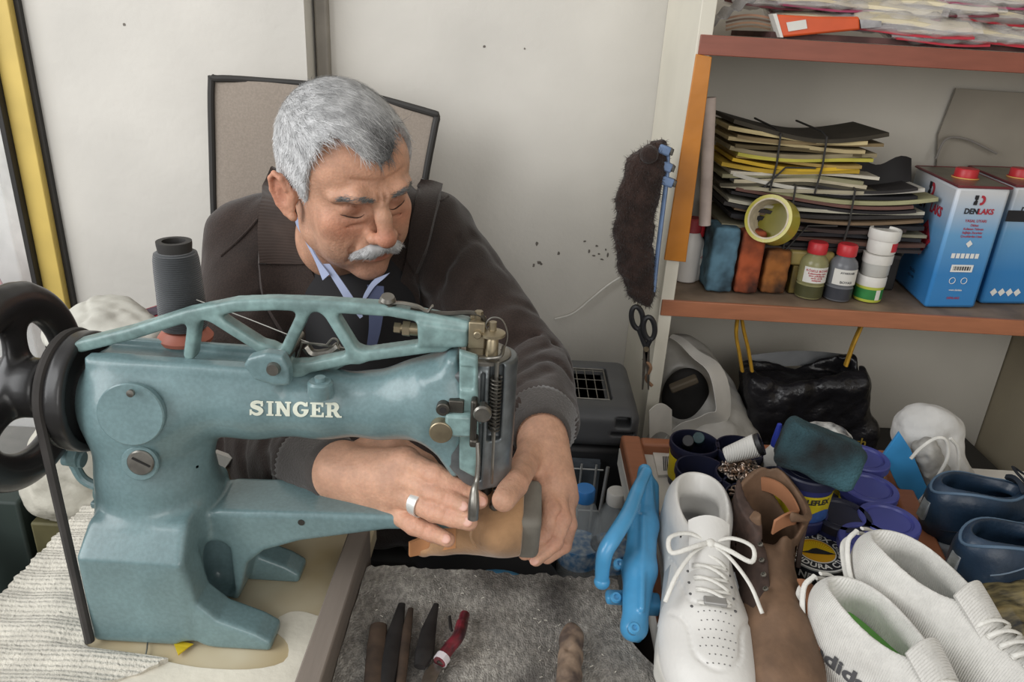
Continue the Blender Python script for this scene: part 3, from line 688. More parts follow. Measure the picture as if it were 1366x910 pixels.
# pulley with belt groove, hand wheel, shaft
AX = at(180,528,Y=YC); ay, az = .658, float(at(95,520,Y=.658)[2])
xp = float(at(110,520,Y=ay)[0])
pz = (at(95,437,Y=ay)[2]-at(100,603,Y=ay)[2])/2*.86
ops = [cylr((xp-.004,ay,az),(xp+.014,ay,az), pz, .004), torus((xp-.008,ay,az),(1,0,0), pz+.001, .0045, k=.001, mode='s'), cylr((xp-.012,ay,az),(xp-.003,ay,az), pz-.002, .003),
       cylr((xp+.008,ay,az),(xp+.03,ay,az), pz*.86, .004, k=0, mode='s'), cone((xp,ay,az),(AX[0],ay,az+.005), .022,.034,.01)]
PU = sdf_obj('belt_pulley', ops, .0018, m_iron, SM)
MB().cyl((xp-.06,ay,az),(xp-.004,ay,az), .021, n=36).out('steel_collar', m_steel, SM, bevel=.002)
MB().cyl((xp-.032,ay-.0205,az+.006),(xp-.032,ay-.0225,az+.006), .003, n=12).out('grub_screw', m_iron, SM)
xw = xp-.062; RW = .102
ops = [torus((xw,ay,az),(1,0,0), RW-.017, (.019,.014))]
for k in range(3):
    a = math.radians(80+120*k); e = V(0, math.cos(a), math.sin(a)); tn = V(0, -math.sin(a), math.cos(a))
    ops.append(cone(V(xw,ay,az)+e*.02, V(xw-.004,ay,az)+e*(RW-.02), .017, .012, .018, squash=((1,0,0),.55)))
    ops.append(cone(V(xw,ay,az)+e*(RW-.026), V(xw,ay,az)+e*(RW-.012)+tn*.02, .010, .006, .014, squash=((1,0,0),.6)))
    ops.append(cone(V(xw,ay,az)+e*(RW-.026), V(xw,ay,az)+e*(RW-.012)-tn*.02, .010, .006, .014, squash=((1,0,0),.6)))
ops += [cylr((xw-.02,ay,az),(xw+.03,ay,az), .030, .005, .010)]
sdf_obj('hand_wheel', ops, .0022, m_iron, SM)
# drive belt: two runs over the pulley down through the table
rb = pz-.002; bp = []
for a in np.linspace(math.radians(10), math.radians(178), 24): bp.append((xp-.008, ay+rb*math.cos(a), az+rb*math.sin(a)))
pth = [V(xp-.006,.66+rb*.99,.756), V(xp-.008,ay+rb,az-.03)]+[V(*p) for p in bp]
e_ = at(120,856,Z=.757); s_ = V(xp-.008, ay-rb, az-.004); pth += [s_+(e_-s_)*t for t in (0, .08, .3, .6, 1)]
MB().tube(pth, .0046, 8).out('drive_belt', m_rub, SM)
# bobbin winder bracket behind the post
b = MB(); b.tube(bez([at(98,618,Y=.70), at(112,640,Y=.70), at(138,652,Y=.70), at(150,655,Y=.69)], 6), .0055, 10); b.cyl(at(86,610,Y=.70), at(112,614,Y=.70), .009); b.cyl(at(96,606,Y=.70), at(108,608,Y=.70), .013)
b.out('bobbin_winder', m_teal, SM, bevel=.001)
MB().box(at(133,668,Y=.66), (.01,.02,.008)).out('hinge_tab', m_teal, SM, bevel=.002)

# spool stand (part of the machine) and the cone of thread
sp0 = at(247,442,Y=.70)
MB().lathe((sp0[0],sp0[1],sp0[2]-.009), [(.026,0),(.027,.004),(.024,.008),(.02,.012),(.006,.013),(.003,.03),(0,.03)], 32).out('red_spool_seat', mat('faded_red_plastic', '#b06a58', .5, var=.15), SM, smooth=40)
MB().cyl((sp0[0],sp0[1],sp0[2]-.05),(sp0[0],sp0[1],sp0[2]-.008), .004).out('spool_post', m_steel, SM)
m_thr = wave_bump(mat('black_thread', '#34373a', .75, var=.12, vscale=60, sheen=.3), 150, .7, 'Z', .0012)
zt0 = sp0[2]+.006; H = at(243,322,Y=.70)[2]-zt0
prof = [(.0225,0),(.0235,.004),(.0225,.03),(.0218,.06),(.0212,H-.018),(.020,H-.012),(.0165,H-.010)]
TS = thing('thread_cone', 'tall cone of black thread standing behind machine lever on red seat', 'thread spool', (sp0[0],sp0[1],zt0))
MB().lathe((sp0[0],sp0[1],zt0), prof, 40).out('thread_winding', m_thr, TS, smooth=40)
MB().lathe((sp0[0],sp0[1],zt0), [(.0155,H-.012),(.0165,H-.003),(.0165,H),(.011,H),(.0105,H-.02),(0,H-.02)], 36).out('cone_rim', m_blk, TS, smooth=40)
MB().tube(bez([at(262,400,Y=.69), at(330,425,Y=.69), at(415,458,Y=.68), at(440,461,Y=.68)], 6), .0005, 5).out('loose_thread', mat('white_thread','#d8d6cf',.8), label='thin white thread running from spool through the lever truss', cat='thread')

# ------------------------------------------------------------------ the man at the machine
m_skin = mat('skin', '#b98468', .50, var=.13, vscale=55, bump=.5, bscale=300, bdist=.0016, sss=.12, attr='Col', spec=.4)
m_coat = mat('brown_black_coat', '#2f241f', .95, var=.28, vscale=7, bump=.5, bscale=420, bdist=.0015, sheen=.2)
m_knit = wave_bump(mat('ribbed_knit', '#47423f', .9, var=.12, vscale=60, sheen=.2), 95, .9, 'X', .002)
m_hair = mat('grey_hair', '#9a9a98', .6, var=.25, vscale=60, attr='Col')
speckle(m_skin, 260, .95, 1.03, 4); speckle(m_coat, 500, .8, 1.2, 2)
HT = V(-.237, 1.014, 1.136); HS = .985; HR = rotm(.697, .316, -.12)
def hw(*p): return HT+HS*(HR@V(*p))
def HE(c, r, R=None, k=.01, mode='u'): return ell(hw(*c), _v(r)*HS, HR if R is None else HR@R, k, mode)
def HC(a, b, ra, rb, k=.008, mode='u'): return cone(hw(*a), hw(*b), ra*HS, rb*HS, k, mode)
PR = thing('person', 'person in dark brown coat and pale blue shirt bending over the teal sewing machine', 'person', (-.25, 1.15, .0))
H = [HE((0,.012,.040),(.078,.099,.087)), HE((0,-.040,.055),(.064,.052,.052),k=.02), HE((0,-.028,-.022),(.066,.066,.078),k=.02), HE((0,-.034,-.066),(.055,.053,.040),k=.02),
     HE((0,-.076,-.090),(.023,.019,.017),k=.018)]
for s in (-1, 1):
    H += [HE((s*.050,-.005,-.058),(.018,.026,.022),k=.02), HE((s*.042,-.062,-.012),(.022,.017,.018),k=.022), HE((s*.038,-.060,-.045),(.022,.022,.026),k=.02),
          HC((s*.010,-.094,.037),(s*.030,-.092,.041),.0095,.009,k=.010), HC((s*.030,-.092,.041),(s*.052,-.072,.033),.009,.007,k=.010),
          HE((s*.031,-.094,.018),(.017,.012,.011),k=.010,mode='s'),
          HE((s*.032,-.0735,.016),(.0165,.0135,.0125),k=.004),
          HC((s*.018,-.087,.0215),(s*.046,-.078,.0215),.0012,.001,k=.002,mode='s'),
          HC((s*.019,-.0885,.0085),(s*.032,-.0895,.0065),.0011,.0011,k=.0015,mode='s'), HC((s*.032,-.0895,.0065),(s*.046,-.080,.0085),.0011,.001,k=.0015,mode='s'),
          HC((s*.020,-.085,.001),(s*.040,-.078,-.001),.0045,.004,k=.006),
          HC((s*.016,-.093,-.004),(s*.042,-.080,-.008),.0013,.001,k=.005,mode='s')]
H += [HC((0,-.096,.030),(0,-.106,.010),.0085,.0098,k=.010), HC((0,-.106,.010),(0,-.117,-.014),.0092,.0115,k=.008), HE((0,-.117,-.017),(.0125,.011,.0105),k=.006),
      HE((0,-.078,-.044),(.033,.024,.024),k=.015)]
for s in (-1, 1):
    H += [HE((s*.0145,-.103,-.019),(.0078,.012,.0082),k=.006), HE((s*.007,-.109,-.029),(.004,.006,.003),k=.002,mode='s'),
          HC((s*.023,-.099,-.014),(s*.034,-.087,-.042),.0024,.002,k=.008,mode='s'), HC((s*.034,-.086,-.044),(s*.036,-.078,-.064),.002,.001,k=.008,mode='s'),
          HC((s*.004,-.103,.034),(s*.005,-.101,.052),.0013,.0008,k=.005,mode='s'),
          HC((s*.050,-.080,.016),(s*.062,-.066,.010),.0009,.0006,k=.003,mode='s'), HC((s*.050,-.079,.020),(s*.062,-.066,.023),.0009,.0006,k=.003,mode='s')]
H += [HE((0,-.099,-.0475),(.023,.0085,.0055),k=.004), HE((0,-.0965,-.0585),(.020,.0085,.0065),k=.004), HC((-.023,-.1015,-.053),(0,-.1085,-.0525),.0011,.0016,k=.002,mode='s'), HC((0,-.1085,-.0525),(.023,-.1015,-.053),.0016,.0011,k=.002,mode='s'),
      HC((-.014,-.103,-.070),(.014,-.103,-.070),.004,.004,k=.010,mode='s')]
for z, w_ in ((.060,.040),):
    for s in (-1, 1): H.append(HC((0,-.0985+(z-.06)*.25,z-.003),(s*w_,-.083+(z-.06)*.35,z+.002),.0016,.0008,k=.005,mode='s'))
for s in (-1, 1):
    Re = rotm(-s*.36, 0, 0)@rotm(0, -.22, 0)@np.diag([1,1.0,1.08])
    c = V(s*.084, .010, -.004)
    def e(p): return tuple(c+Re@V(s*p[0], p[1], p[2]))
    H += [HE(tuple(c),(.0055,.018,.032),rotm(-s*.36,0,0)@rotm(0,-.22,0),k=.003)]
    ring = [(.004,-.010,.010),(.005,-.006,.024),(.006,.004,.030),(.006,.014,.022),(.005,.017,.006),(.004,.012,-.012),(.002,.003,-.024),(0,-.006,-.029)]
    for a, b in zip(ring[:-1], ring[1:]): H.append(HC(e(a), e(b), .0036, .0036, k=.002))
    H += [HE(e((.006,-.001,.001)),(.005,.008,.013),rotm(-s*.36,0,0)@rotm(0,-.22,0),k=.003,mode='s'), HE(e((.006,.003,.017)),(.003,.006,.007),rotm(-s*.36,0,0)@rotm(0,-.22,0),k=.003,mode='s'),
          HE(e((-.001,-.006,-.027)),(.0045,.007,.008),rotm(-s*.36,0,0)@rotm(0,-.22,0),k=.004), HE(e((-.004,-.013,.0)),(.006,.006,.010),rotm(-s*.36,0,0)@rotm(0,-.22,0),k=.005)]
# neck and body
nk0 = hw(0, .03, -.05); nk1 = V(-.262, 1.135, 1.00)
BODY = H+[cone(nk0, nk1, .056, .064, .02), HC((0,-.01,-.075),(0,.04,-.12),.045,.055,k=.02)]
SHR = V(-.415, 1.15, 1.005); SHL = V(-.135, 1.16, 1.03); ELR = at(300,590,Y=.93); ELL = at(706,500,Y=.985)
WRR = at(452,628,Y=.688); WRL = at(722,578,Y=.768)
BODY += [cone(SHR+V(.02,0,-.01), SHL+V(-.02,0,-.02), .045, .045, .03), ell((-.26,1.17,.86), (.15,.09,.26), k=.04), ell((-.22,1.14,.62), (.15,.11,.12), k=.04),
         cone(SHR, ELR, .045, .038, .02), cone(ELR, WRR, .038, .0265, .01), cone(SHL, ELL, .045, .038, .02), cone(ELL, WRL, .036, .0235, .01)]
KNR = V(-.34,.86,.555); KNL = V(.02,.86,.565)
BODY += [cone((-.31,1.13,.57), KNR, .075, .055, .03), cone((-.13,1.13,.57), KNL, .075, .055, .03), cone(KNR, (-.34,.90,.10), .05, .035, .02), cone(KNL, (.02,.90,.10), .05, .035, .02)]
def hand(wr, mcps, fing, thumb, wrr, sg):
    o = []; rm = [.0135,.0135,.013,.012]
    for (m, r) in zip(mcps, rm): o.append(cone(wr, m, .0225 if sg > 0 else .0195, r, .018))
    o.append(cone(wr, sum(mcps)/4, wrr, .018, .012))
    for a, b in zip(mcps[:-1], mcps[1:]): o.append(cone(a, b, .0125, .012, .006))
    for i, (pts, r0) in enumerate(fing):
        m = mcps[i]; P_ = [m]+pts; rs = [r0*1.12, r0*1.06, r0*.93, r0*.78]
        for q in range(3):
            mid = (P_[q]+P_[q+1])/2
            o.append(cone(P_[q], mid, rs[q], (rs[q]+rs[q+1])*.475, .006 if q == 0 else .002)); o.append(cone(mid, P_[q+1], (rs[q]+rs[q+1])*.475, rs[q+1], .002))
        for q in (1, 2):   # knuckle swelling with skin creases
            d = P_[q+1]-P_[q-1]; d /= np.linalg.norm(d); up = CPOS-P_[q]; up /= np.linalg.norm(up); sd = np.cross(d, up); sd /= np.linalg.norm(sd); n_ = np.cross(sd, d)
            for off in (-.0038, 0, .0038):
                cc = P_[q]+d*off+n_*(rs[q]*1.03); o.append(cone(cc-sd*.006, cc+sd*.006, .0010, .0010, .0028, 's'))
    T_, r0 = thumb; rs = [.018, .0145, .0140, .0118][:len(T_)]
    for a, b, ra, rb in zip(T_[:-1], T_[1:], rs[:-1], rs[1:]): o.append(cone(a, b, ra, rb, .010 if a is T_[0] else .003))
    # tendons on the back
    for m in mcps[:3]:
        up = CPOS-m; up /= np.linalg.norm(up); o.append(cone(wr*.35+m*.65+up*.0105, m+up*.009, .003, .0042, .007))
    return o
g = lambda x, y, Y: at(x, y, Y=Y)
mR = [g(541,614,.660), g(534,636,.652), g(527,658,.648), g(519,679,.650)]
fR = [([g(580,634,.632), g(611,652,.624), g(640,668,.618)], .0110), ([g(579,657,.622), g(603,669,.612), g(621,677,.602)], .0108), ([g(580,682,.612), g(604,690,.603), g(626,697,.593)], .0106), ([g(553,701,.622), g(576,711,.613), g(597,720,.602)], .0098)]
tR = [g(492,602,.715), g(530,600,.700), g(565,622,.685), g(592,648,.668)]
mL = [g(722,636,.712), g(738,640,.706), g(750,650,.706), g(756,664,.712)]
fL = [([g(736,680,.672), g(728,714,.660), g(700,738,.650)], .0098), ([g(750,692,.672), g(740,724,.660), g(715,746,.650)], .0100), ([g(758,700,.690), g(752,728,.684), g(730,744,.676)], .0096), ([g(758,704,.706), g(752,728,.704), g(735,738,.700)], .0088)]
tL = [g(712,598,.745), g(699,622,.690), g(686,646,.640), g(672,667,.612)]
HANDS = hand(WRR, mR, fR, (tR, .011), .026, 1)+hand(WRL, mL, fL, (tL, .011), .023, -1)
BODY += HANDS
SK = np.array(lin('#c2947a')[:3])
def skincol(v):
    L_ = ((v-HT)@HR)/HS; c = np.tile(SK, (len(v), 1))
    def blob(p, r, col, a):
        nonlocal c
        w = np.exp(-(((L_-V(*p))/V(*r))**2).sum(1))[:, None]*a; c = c*(1-w)+np.array(lin(col)[:3])*w
    for s in (-1, 1):
        blob((s*.042,-.070,-.012), (.024,.03,.020), '#b8694e', .55); blob((s*.032,-.088,.018), (.018,.012,.011), '#8f5a47', .6); blob((s*.092,.018,.0), (.02,.03,.04), '#c07a62', .6)
        blob((s*.033,-.09,.0), (.016,.012,.006), '#a5705a', .4)
    blob((0,-.118,-.015), (.016,.018,.016), '#bb6d56', .75); blob((0,-.103,-.054), (.022,.012,.008), '#a4604f', .85); blob((0,-.085,-.085), (.04,.03,.02), '#b47a63', .5)
    blob((0,-.09,.075), (.05,.03,.03), '#c58f72', .5)
    for s in (-1, 1): blob((s*.045,-.055,-.062), (.028,.03,.03), '#a88d7e', .45)
    blob((0,-.08,-.095), (.04,.03,.02), '#ab8f80', .4)
    hm = v[:, 1] < .80   # hands: paler, pinker knuckles and nails
    c[hm] = np.array(lin('#c99c82')[:3])
    for m in mR+mL+[f[0][0] for f in fR+fL]+[f[0][1] for f in fR+fL]+tL[1:3]:
        w = np.exp(-(((v-m)/.011)**2).sum(1))[:, None]*.40; c = c*(1-w)+np.array(lin('#b9745f')[:3])*w
    return c
sdf_obj('body', BODY, .0017, m_skin, PR, relax=1, colfn=skincol)
# nails
m_nail = mat('fingernail', '#c59582', .3, var=.05)
def nail(dip, tip, r, w=.0050, side=None):
    d = tip-dip; d /= np.linalg.norm(d); up = CPOS-tip; up /= np.linalg.norm(up)
    if side is not None: up = up+_v(side); up /= np.linalg.norm(up)
    sd = np.cross(d, up); sd /= np.linalg.norm(sd); n_ = np.cross(sd, d); R = np.stack([sd, d, n_], 1)
    MB().sph(tip+d*.0015+n_*(r*.80), (w, .0060, .0012), 12, R).out('fingernail', m_nail, PR, smooth=180)
for (p, r) in fR: nail(p[1], p[2], r*.82)
nail(tL[2], tL[3], .0105, .0072); nail(fL[1][0][1], fL[1][0][2], .008)
# ring
a, b = mR[2], fR[2][0][0]; d = (b-a)/np.linalg.norm(b-a); c = a+(b-a)*.62
rg = MB(); up = CPOS-c; up -= d*(up@d); up /= np.linalg.norm(up); sd = np.cross(d, up); pr = []
def rf(u, v):
    an = 2*math.pi*u; w = .0035+.0022*max(0, math.cos(an)); return c+(up*math.cos(an)+sd*math.sin(an))*.0122+d*(v-.5)*2*w
rg.sheet(rf, 40, 4, .0014); rg.out('silver_ring', mat('silver', '#e6e6e2', .35, metal=.55, var=.05), PR, smooth=60)

for s in (-1, 1):
    q = [hw(*p) for p in ((s*.0185,-.0885,.0088),(s*.026,-.0900,.0072),(s*.034,-.0888,.0068),(s*.042,-.0835,.0078),(s*.047,-.0785,.0095))]
    P_ = np.array(bez(q, 5)); 
    for _ in range(8):
        dd = field(H, P_); gr = np.stack([field(H, P_+V(*[.0004 if j == k else 0 for j in range(3)]))-dd for k in range(3)], 1)/.0004; P_ = P_-gr*np.clip(dd-.0003, -.004, .004)[:, None]
    MB().tube(list(P_), [.0002+.0008*math.sin(math.pi*min(max(i/len(P_), .05), .95)) for i in range(len(P_))], 6).out('eyelash_line', mat('dark_lash', '#3a241c', .7), PR, smooth=180)
# hair
HLa = np.radians([0,12,24,36,48,58,66,72,80,90,102,116,140,180]); HLz = np.array([.086,.089,.104,.112,.102,.066,.010,-.016,.012,.030,.018,-.030,-.052,-.058])
def hl(v):
    L_ = ((v-HT)@HR)/HS; a = np.abs(np.arctan2(L_[:, 0], -L_[:, 1])); sgn = L_[:, 0]
    z = np.interp(a, HLa, HLz)+np.where((a < .45), -.006*np.exp(-((sgn-.006)/.012)**2), 0); return L_, a, z
hcr = [HE((0,.014,.044),(.0845,.104,.093),k=.01), HE((0,-.036,.064),(.064,.057,.053),k=.03), HE((-.03,-.03,.09),(.035,.045,.03),k=.03), HE((0,.035,-.005),(.073,.078,.055),k=.02)]
def hairreg(P, d):
    L_, a, z = hl(P); n = .0012*np.sin(P[:, 0]*900)*np.sin(P[:, 1]*800+P[:, 2]*700)
    return np.maximum(d, (z-L_[:, 2]+n)*.55)
hops = hcr+[disp(hairreg)]
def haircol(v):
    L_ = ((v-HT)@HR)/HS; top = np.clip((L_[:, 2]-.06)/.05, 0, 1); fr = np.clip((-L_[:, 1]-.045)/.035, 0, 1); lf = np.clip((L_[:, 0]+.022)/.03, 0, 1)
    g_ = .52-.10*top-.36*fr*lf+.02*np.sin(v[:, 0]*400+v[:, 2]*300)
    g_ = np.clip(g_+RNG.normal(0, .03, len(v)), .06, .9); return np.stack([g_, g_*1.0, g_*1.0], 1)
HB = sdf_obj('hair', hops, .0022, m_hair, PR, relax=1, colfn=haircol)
def strands(name, roots, dirs, lens, w, cols, lift, m, parent, seg=4):
    n = len(roots); vs = []; cs = []
    nr = roots['n']; p = roots['p']
    side = np.cross(dirs, nr); side /= np.linalg.norm(side, axis=1, keepdims=True)+1e-9
    for i in range(seg+1):
        t = i/seg; c = p+dirs*(lens*t)[:, None]+nr*(lift*(t-.75*t*t))[:, None]*1.0-0*nr
        ww = w*(1-.75*t)
        vs.append(c-side*ww); vs.append(c+side*ww)
    A = np.stack(vs, 1); k = A.shape[1]; N_ = A.shape[0]; base = np.arange(N_)[:, None]*k; F_ = []
    for i in range(seg): F_.append(base+np.array([2*i, 2*i+1, 2*i+3, 2*i+2]))
    return mesh_obj(name, A.reshape(-1, 3), np.concatenate(F_).reshape(-1, 4), m, parent, smooth=180, quads=True, cols=np.repeat(cols, k, 0))
hm_ = HB.data; nv = len(hm_.vertices); co = np.empty(nv*3, np.float32); hm_.vertices.foreach_get('co', co); co = co.reshape(-1, 3).astype(float)+np.array(wloc(HB))
nn = np.empty(nv*3, np.float32); hm_.vertices.foreach_get('normal', nn); nn = nn.reshape(-1, 3).astype(float)
Ln = nn@HR; L_, a_, z_ = hl(co); ok = np.where((L_[:, 2] > z_-.002) & ((nn*(co-HT)).sum(1) > 0))[0]
sel = RNG.choice(ok, 16000); p = co[sel]-nn[sel]*.0012+RNG.normal(0, .0008, (len(sel), 3)); n_ = nn[sel]; Lp = ((p-HT)@HR)/HS
# combing: forward and sideways on top, down and back at the sides
tp_ = np.clip((Lp[:, 2]-.06)/.05, 0, 1)[:, None]
dl = tp_*(V(.35,-1,-.1)[None])+(1-tp_)*np.stack([0*Lp[:, 0], .35+0*Lp[:, 0], -1+0*Lp[:, 0]], 1)+RNG.normal(0, .28, (len(sel), 3))
dw = dl@HR.T; dw -= n_*(dw*n_).sum(1, keepdims=True); dw /= np.linalg.norm(dw, axis=1, keepdims=True)
cc = haircol(p); cc = np.clip(cc*(1.15+RNG.normal(0, .28, (len(p), 1))), .03, .95)
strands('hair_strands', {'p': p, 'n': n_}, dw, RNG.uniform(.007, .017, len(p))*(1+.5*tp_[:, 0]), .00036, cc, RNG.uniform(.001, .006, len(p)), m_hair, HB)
# eyebrows and moustache as tufts of strands rooted on the face
def tuft(name, path, rad, n, dirf, ln, colf, w=.0003, shell=None):
    P_ = []; D_ = []; path = [V(*q) for q in path]
    for i in range(n):
        u = RNG.rand()*(len(path)-1); k = min(int(u), len(path)-2); q = path[k]+(path[k+1]-path[k])*(u-k)
        q = q+RNG.normal(0, 1, 3)*_v(rad); P_.append(q); D_.append(dirf(q))
    P_ = np.array(P_); D_ = np.array(D_)+RNG.normal(0, .22, (n, 3)); D_ /= np.linalg.norm(D_, axis=1, keepdims=True)
    Wp = HT+HS*(P_@HR.T); Wd = D_@HR.T
    for _ in range(6):
        dd = field(H, Wp); e_ = .0004
        gr = np.stack([field(H, Wp+V(*[e_ if j == k else 0 for j in range(3)]))-dd for k in range(3)], 1)/e_; Wp = Wp-gr*np.clip(dd-.0002, -.004, .004)[:, None]
    nrm = gr/(np.linalg.norm(gr, axis=1, keepdims=True)+1e-9); Wd = Wd-nrm*(Wd*nrm).sum(1, keepdims=True)*.8; Wd /= np.linalg.norm(Wd, axis=1, keepdims=True)
    return strands(name, {'p': Wp, 'n': nrm}, Wd, RNG.uniform(*ln, n), w, np.array([colf() for _ in range(n)]), RNG.uniform(.001, .003, n), m_hair, PR, 3)
gr_ = lambda a, b: (lambda: (lambda g_: (g_, g_, g_*.98))(random.uniform(a, b)))
for s in (-1, 1):
    tuft('eyebrow', [(s*.012,-.103,.037),(s*.030,-.101,.043),(s*.052,-.082,.036)], (.0015,.001,.0014), 300, lambda q, s=s: V(s*1., .2, -.1), (.004,.007), gr_(.05,.30), .00024)
MS = sdf_obj('moustache', [HC((s*.002,-.1095,-.034),(s*.016,-.1065,-.0385),.0072,.0088,k=.003) for s in (-1,1)]+[HC((s*.016,-.1065,-.0385),(s*.032,-.0925,-.0485),.0088,.0050,k=.003) for s in (-1,1)], .0014, m_hair, PR, relax=1, colfn=lambda v: np.full((len(v), 3), .44))
mn = MS.data; nv = len(mn.vertices); co = np.empty(nv*3, np.float32); mn.vertices.foreach_get('co', co); co = co.reshape(-1, 3).astype(float)+np.array(wloc(MS)); nn = np.empty(nv*3, np.float32); mn.vertices.foreach_get('normal', nn); nn = nn.reshape(-1, 3).astype(float)
sel = RNG.choice(nv, 2600); p = co[sel]-nn[sel]*.0008; n_ = nn[sel]; Lp = ((p-HT)@HR)/HS
dl = np.stack([np.sign(Lp[:, 0])*(.35+np.abs(Lp[:, 0])*28), .15+0*Lp[:, 0], -1.+0*Lp[:, 0]], 1)+RNG.normal(0, .2, (len(p), 3)); dw = dl@HR.T; dw -= n_*(dw*n_).sum(1, keepdims=True)*.8; dw /= np.linalg.norm(dw, axis=1, keepdims=True)
g_ = np.clip(RNG.normal(.50, .16, (len(p), 1)), .15, .9); strands('moustache_strands', {'p': p, 'n': n_}, dw, RNG.uniform(.005, .010, len(p)), .0003, np.repeat(g_, 3, 1), RNG.uniform(.001, .003, len(p)), m_hair, MS, 3)

# coat
CO = []
CO += [ell((-.268,1.175,.86), (.185,.125,.27), k=.03), cone(SHR+V(.01,0,0), SHL+V(-.01,0,0), .072, .068, .03), ell((-.27,1.21,.99), (.15,.09,.10), k=.04),
       cone((-.30,1.20,1.03), (-.21,1.20,1.04), .062, .060, .03),
       cone(SHR, ELR, .074, .064, .02), cone(SHL, (SHL+ELL)/2, .070, .064, .02), cone((SHL+ELL)/2, ELL, .062, .057, .01)]
CR = WRR+(ELR-WRR)*.20; CL = WRL+(ELL-WRL)*.18
CO += [cone(ELR, CR, .066, .046, .02), cone(ELL, CL, .058, .046, .015), ell((-.20,1.10,.66), (.23,.17,.14), k=.04)]
# sleeve folds
def fold(a, b, t, ang, r, rr, k=.012, mode='s'):
    d = (b-a)/np.linalg.norm(b-a); c = a+(b-a)*t; up = CPOS-c; up -= d*(up@d); up /= np.linalg.norm(up); sd = np.cross(d, up); o = []
    pts = [c+(up*math.cos(q)+sd*math.sin(q))*r+d*(.02*math.sin(q*2+ang)+ang*.02*q) for q in np.linspace(ang-1.1, ang+1.1, 6)]
    for x, y in zip(pts[:-1], pts[1:]): o.append(cone(x, y, rr, rr*.7, k, mode))
    return o
for t, an in ((.30,.2),(.5,.9),(.72,-.5),(.86,.4)): CO += fold(SHL, ELL, t, an, .070-.006*t, .005)
for t, an in ((.15,-.6),(.33,.5),(.55,-.2),(.75,.6)): CO += fold(ELL, CL, t, an, .064-.016*t, .0055)
for t, an in ((.4,.3),(.62,-.4),(.85,.5)): CO += fold(SHR, ELR, t, an, .074-.008*t, .006)
for t, an in ((.2,-.3),(.45,.3),(.7,-.2),(.9,.4)): CO += fold(ELR, CR, t, an, .068-.02*t, .006)
# yoke seam ridges and lapel
def wp(pts): return [at(x, y, Y=Y) for x, y, Y in pts]
def cn(P): return .0028*np.sin(P[:, 0]*47+1.3*np.sin(P[:, 2]*31))*np.sin(P[:, 2]*39+P[:, 1]*27)+.0014*np.sin(P[:, 0]*110+P[:, 1]*70)*np.sin(P[:, 2]*95)
CO.append(disp(lambda P, d: d+cn(P)*.4+.0030*fnoise(P, 34, 3)+.0018*(1-2*np.abs(np.sin(fnoise(P, 30, 8)*1.6)))+.0008*fnoise(P, 120, 4)))
# opening at the neck and cuffs
CO += [cone(hw(0,-.03,-.09), V(-.245,1.06,.93), .070, .030, .02, 's'), cone(CR, WRR, .038, .034, .004, 's'), cone(CL, WRL, .037, .032, .004, 's')]
CT = sdf_obj('coat', CO, .0032, m_coat, PR, relax=2)
# collar and lapels lie on the coat
def on_many(pts, Y0, extra, ops_):
    q = np.array([at(x, y, Y=Y0) for x, y in pts]); dr = q-CPOS; dr /= np.linalg.norm(dr, axis=1, keepdims=True)
    for _ in range(60): q = q+dr*np.clip(field(ops_, q)*.85, -.03, .03)[:, None]
    far = q[:, 1] > 1.2; q[far] = CPOS+dr[far]*((1.2-CPOS[1])/dr[far][:, 1])[:, None]
    return q-dr*extra
def on_coat(x, y, Y0=.80, extra=.0, ops_=None): return on_many([(x, y)], Y0, extra, ops_ or CO)[0]
def patch(poly_l, poly_r, n, name, m, parent, ex=.006, th=.006, ops_=None, **kw):
    """strip of cloth between two picture curves, laid on the coat"""
    Lc = bez([np.array(q+(0,), float) for q in poly_l], 6); Rc = bez([np.array(q+(0,), float) for q in poly_r], 6); k = min(len(Lc), len(Rc)); G_ = []
    for i in range(k):
        row = []
        for j in range(n+1):
            q = Lc[i]*(1-j/n)+Rc[i]*(j/n); row.append((q[0], q[1]))
        G_ += row
    G_ = on_many(G_, .80, ex, ops_ or CO).reshape(k, n+1, 3)
    for _ in range(3): G_[1:-1, 1:-1] = (G_[1:-1, 1:-1]*2+G_[:-2, 1:-1]+G_[2:, 1:-1]+G_[1:-1, :-2]+G_[1:-1, 2:])/6
    def fn(u, v):
        i = min(int(u*(k-1)+1e-6), k-1); j = min(int(v*n+1e-6), n); return G_[i, j]
    return MB().sheet(fn, k-1, n, th).out(name, m, parent, smooth=70, **kw)
m_cord = wave_bump(mat('corduroy_collar', '#382c26', .9, var=.2, vscale=30, sheen=.2), 80, .35, 'Z', .0015)
patch([(362,222),(352,250),(345,300),(345,352)], [(386,236),(388,262),(398,308),(412,352)], 8, 'collar', m_cord, CT, .010, .008)
patch([(345,352),(352,400),(380,450),(400,480)], [(412,352),(430,392),(450,440),(462,480)], 8, 'lapel', m_coat, CT, .006, .006)
patch([(562,238),(556,262),(549,300),(543,345)], [(590,248),(580,290),(570,330),(556,365)], 6, 'collar', m_coat, CT, .008, .008)
patch([(543,345),(530,390),(520,440),(512,480)], [(556,365),(560,400),(556,440),(548,480)], 6, 'lapel', m_coat, CT, .006, .006)
for pts in ([(294,342),(312,326),(330,308),(344,292)], [(598,262),(588,268),(570,272)]):
    MB().tube(bez(list(on_many(pts, .8, .001, CO)), 5), .0022, 8).out('yoke_seam', m_coat, CT)
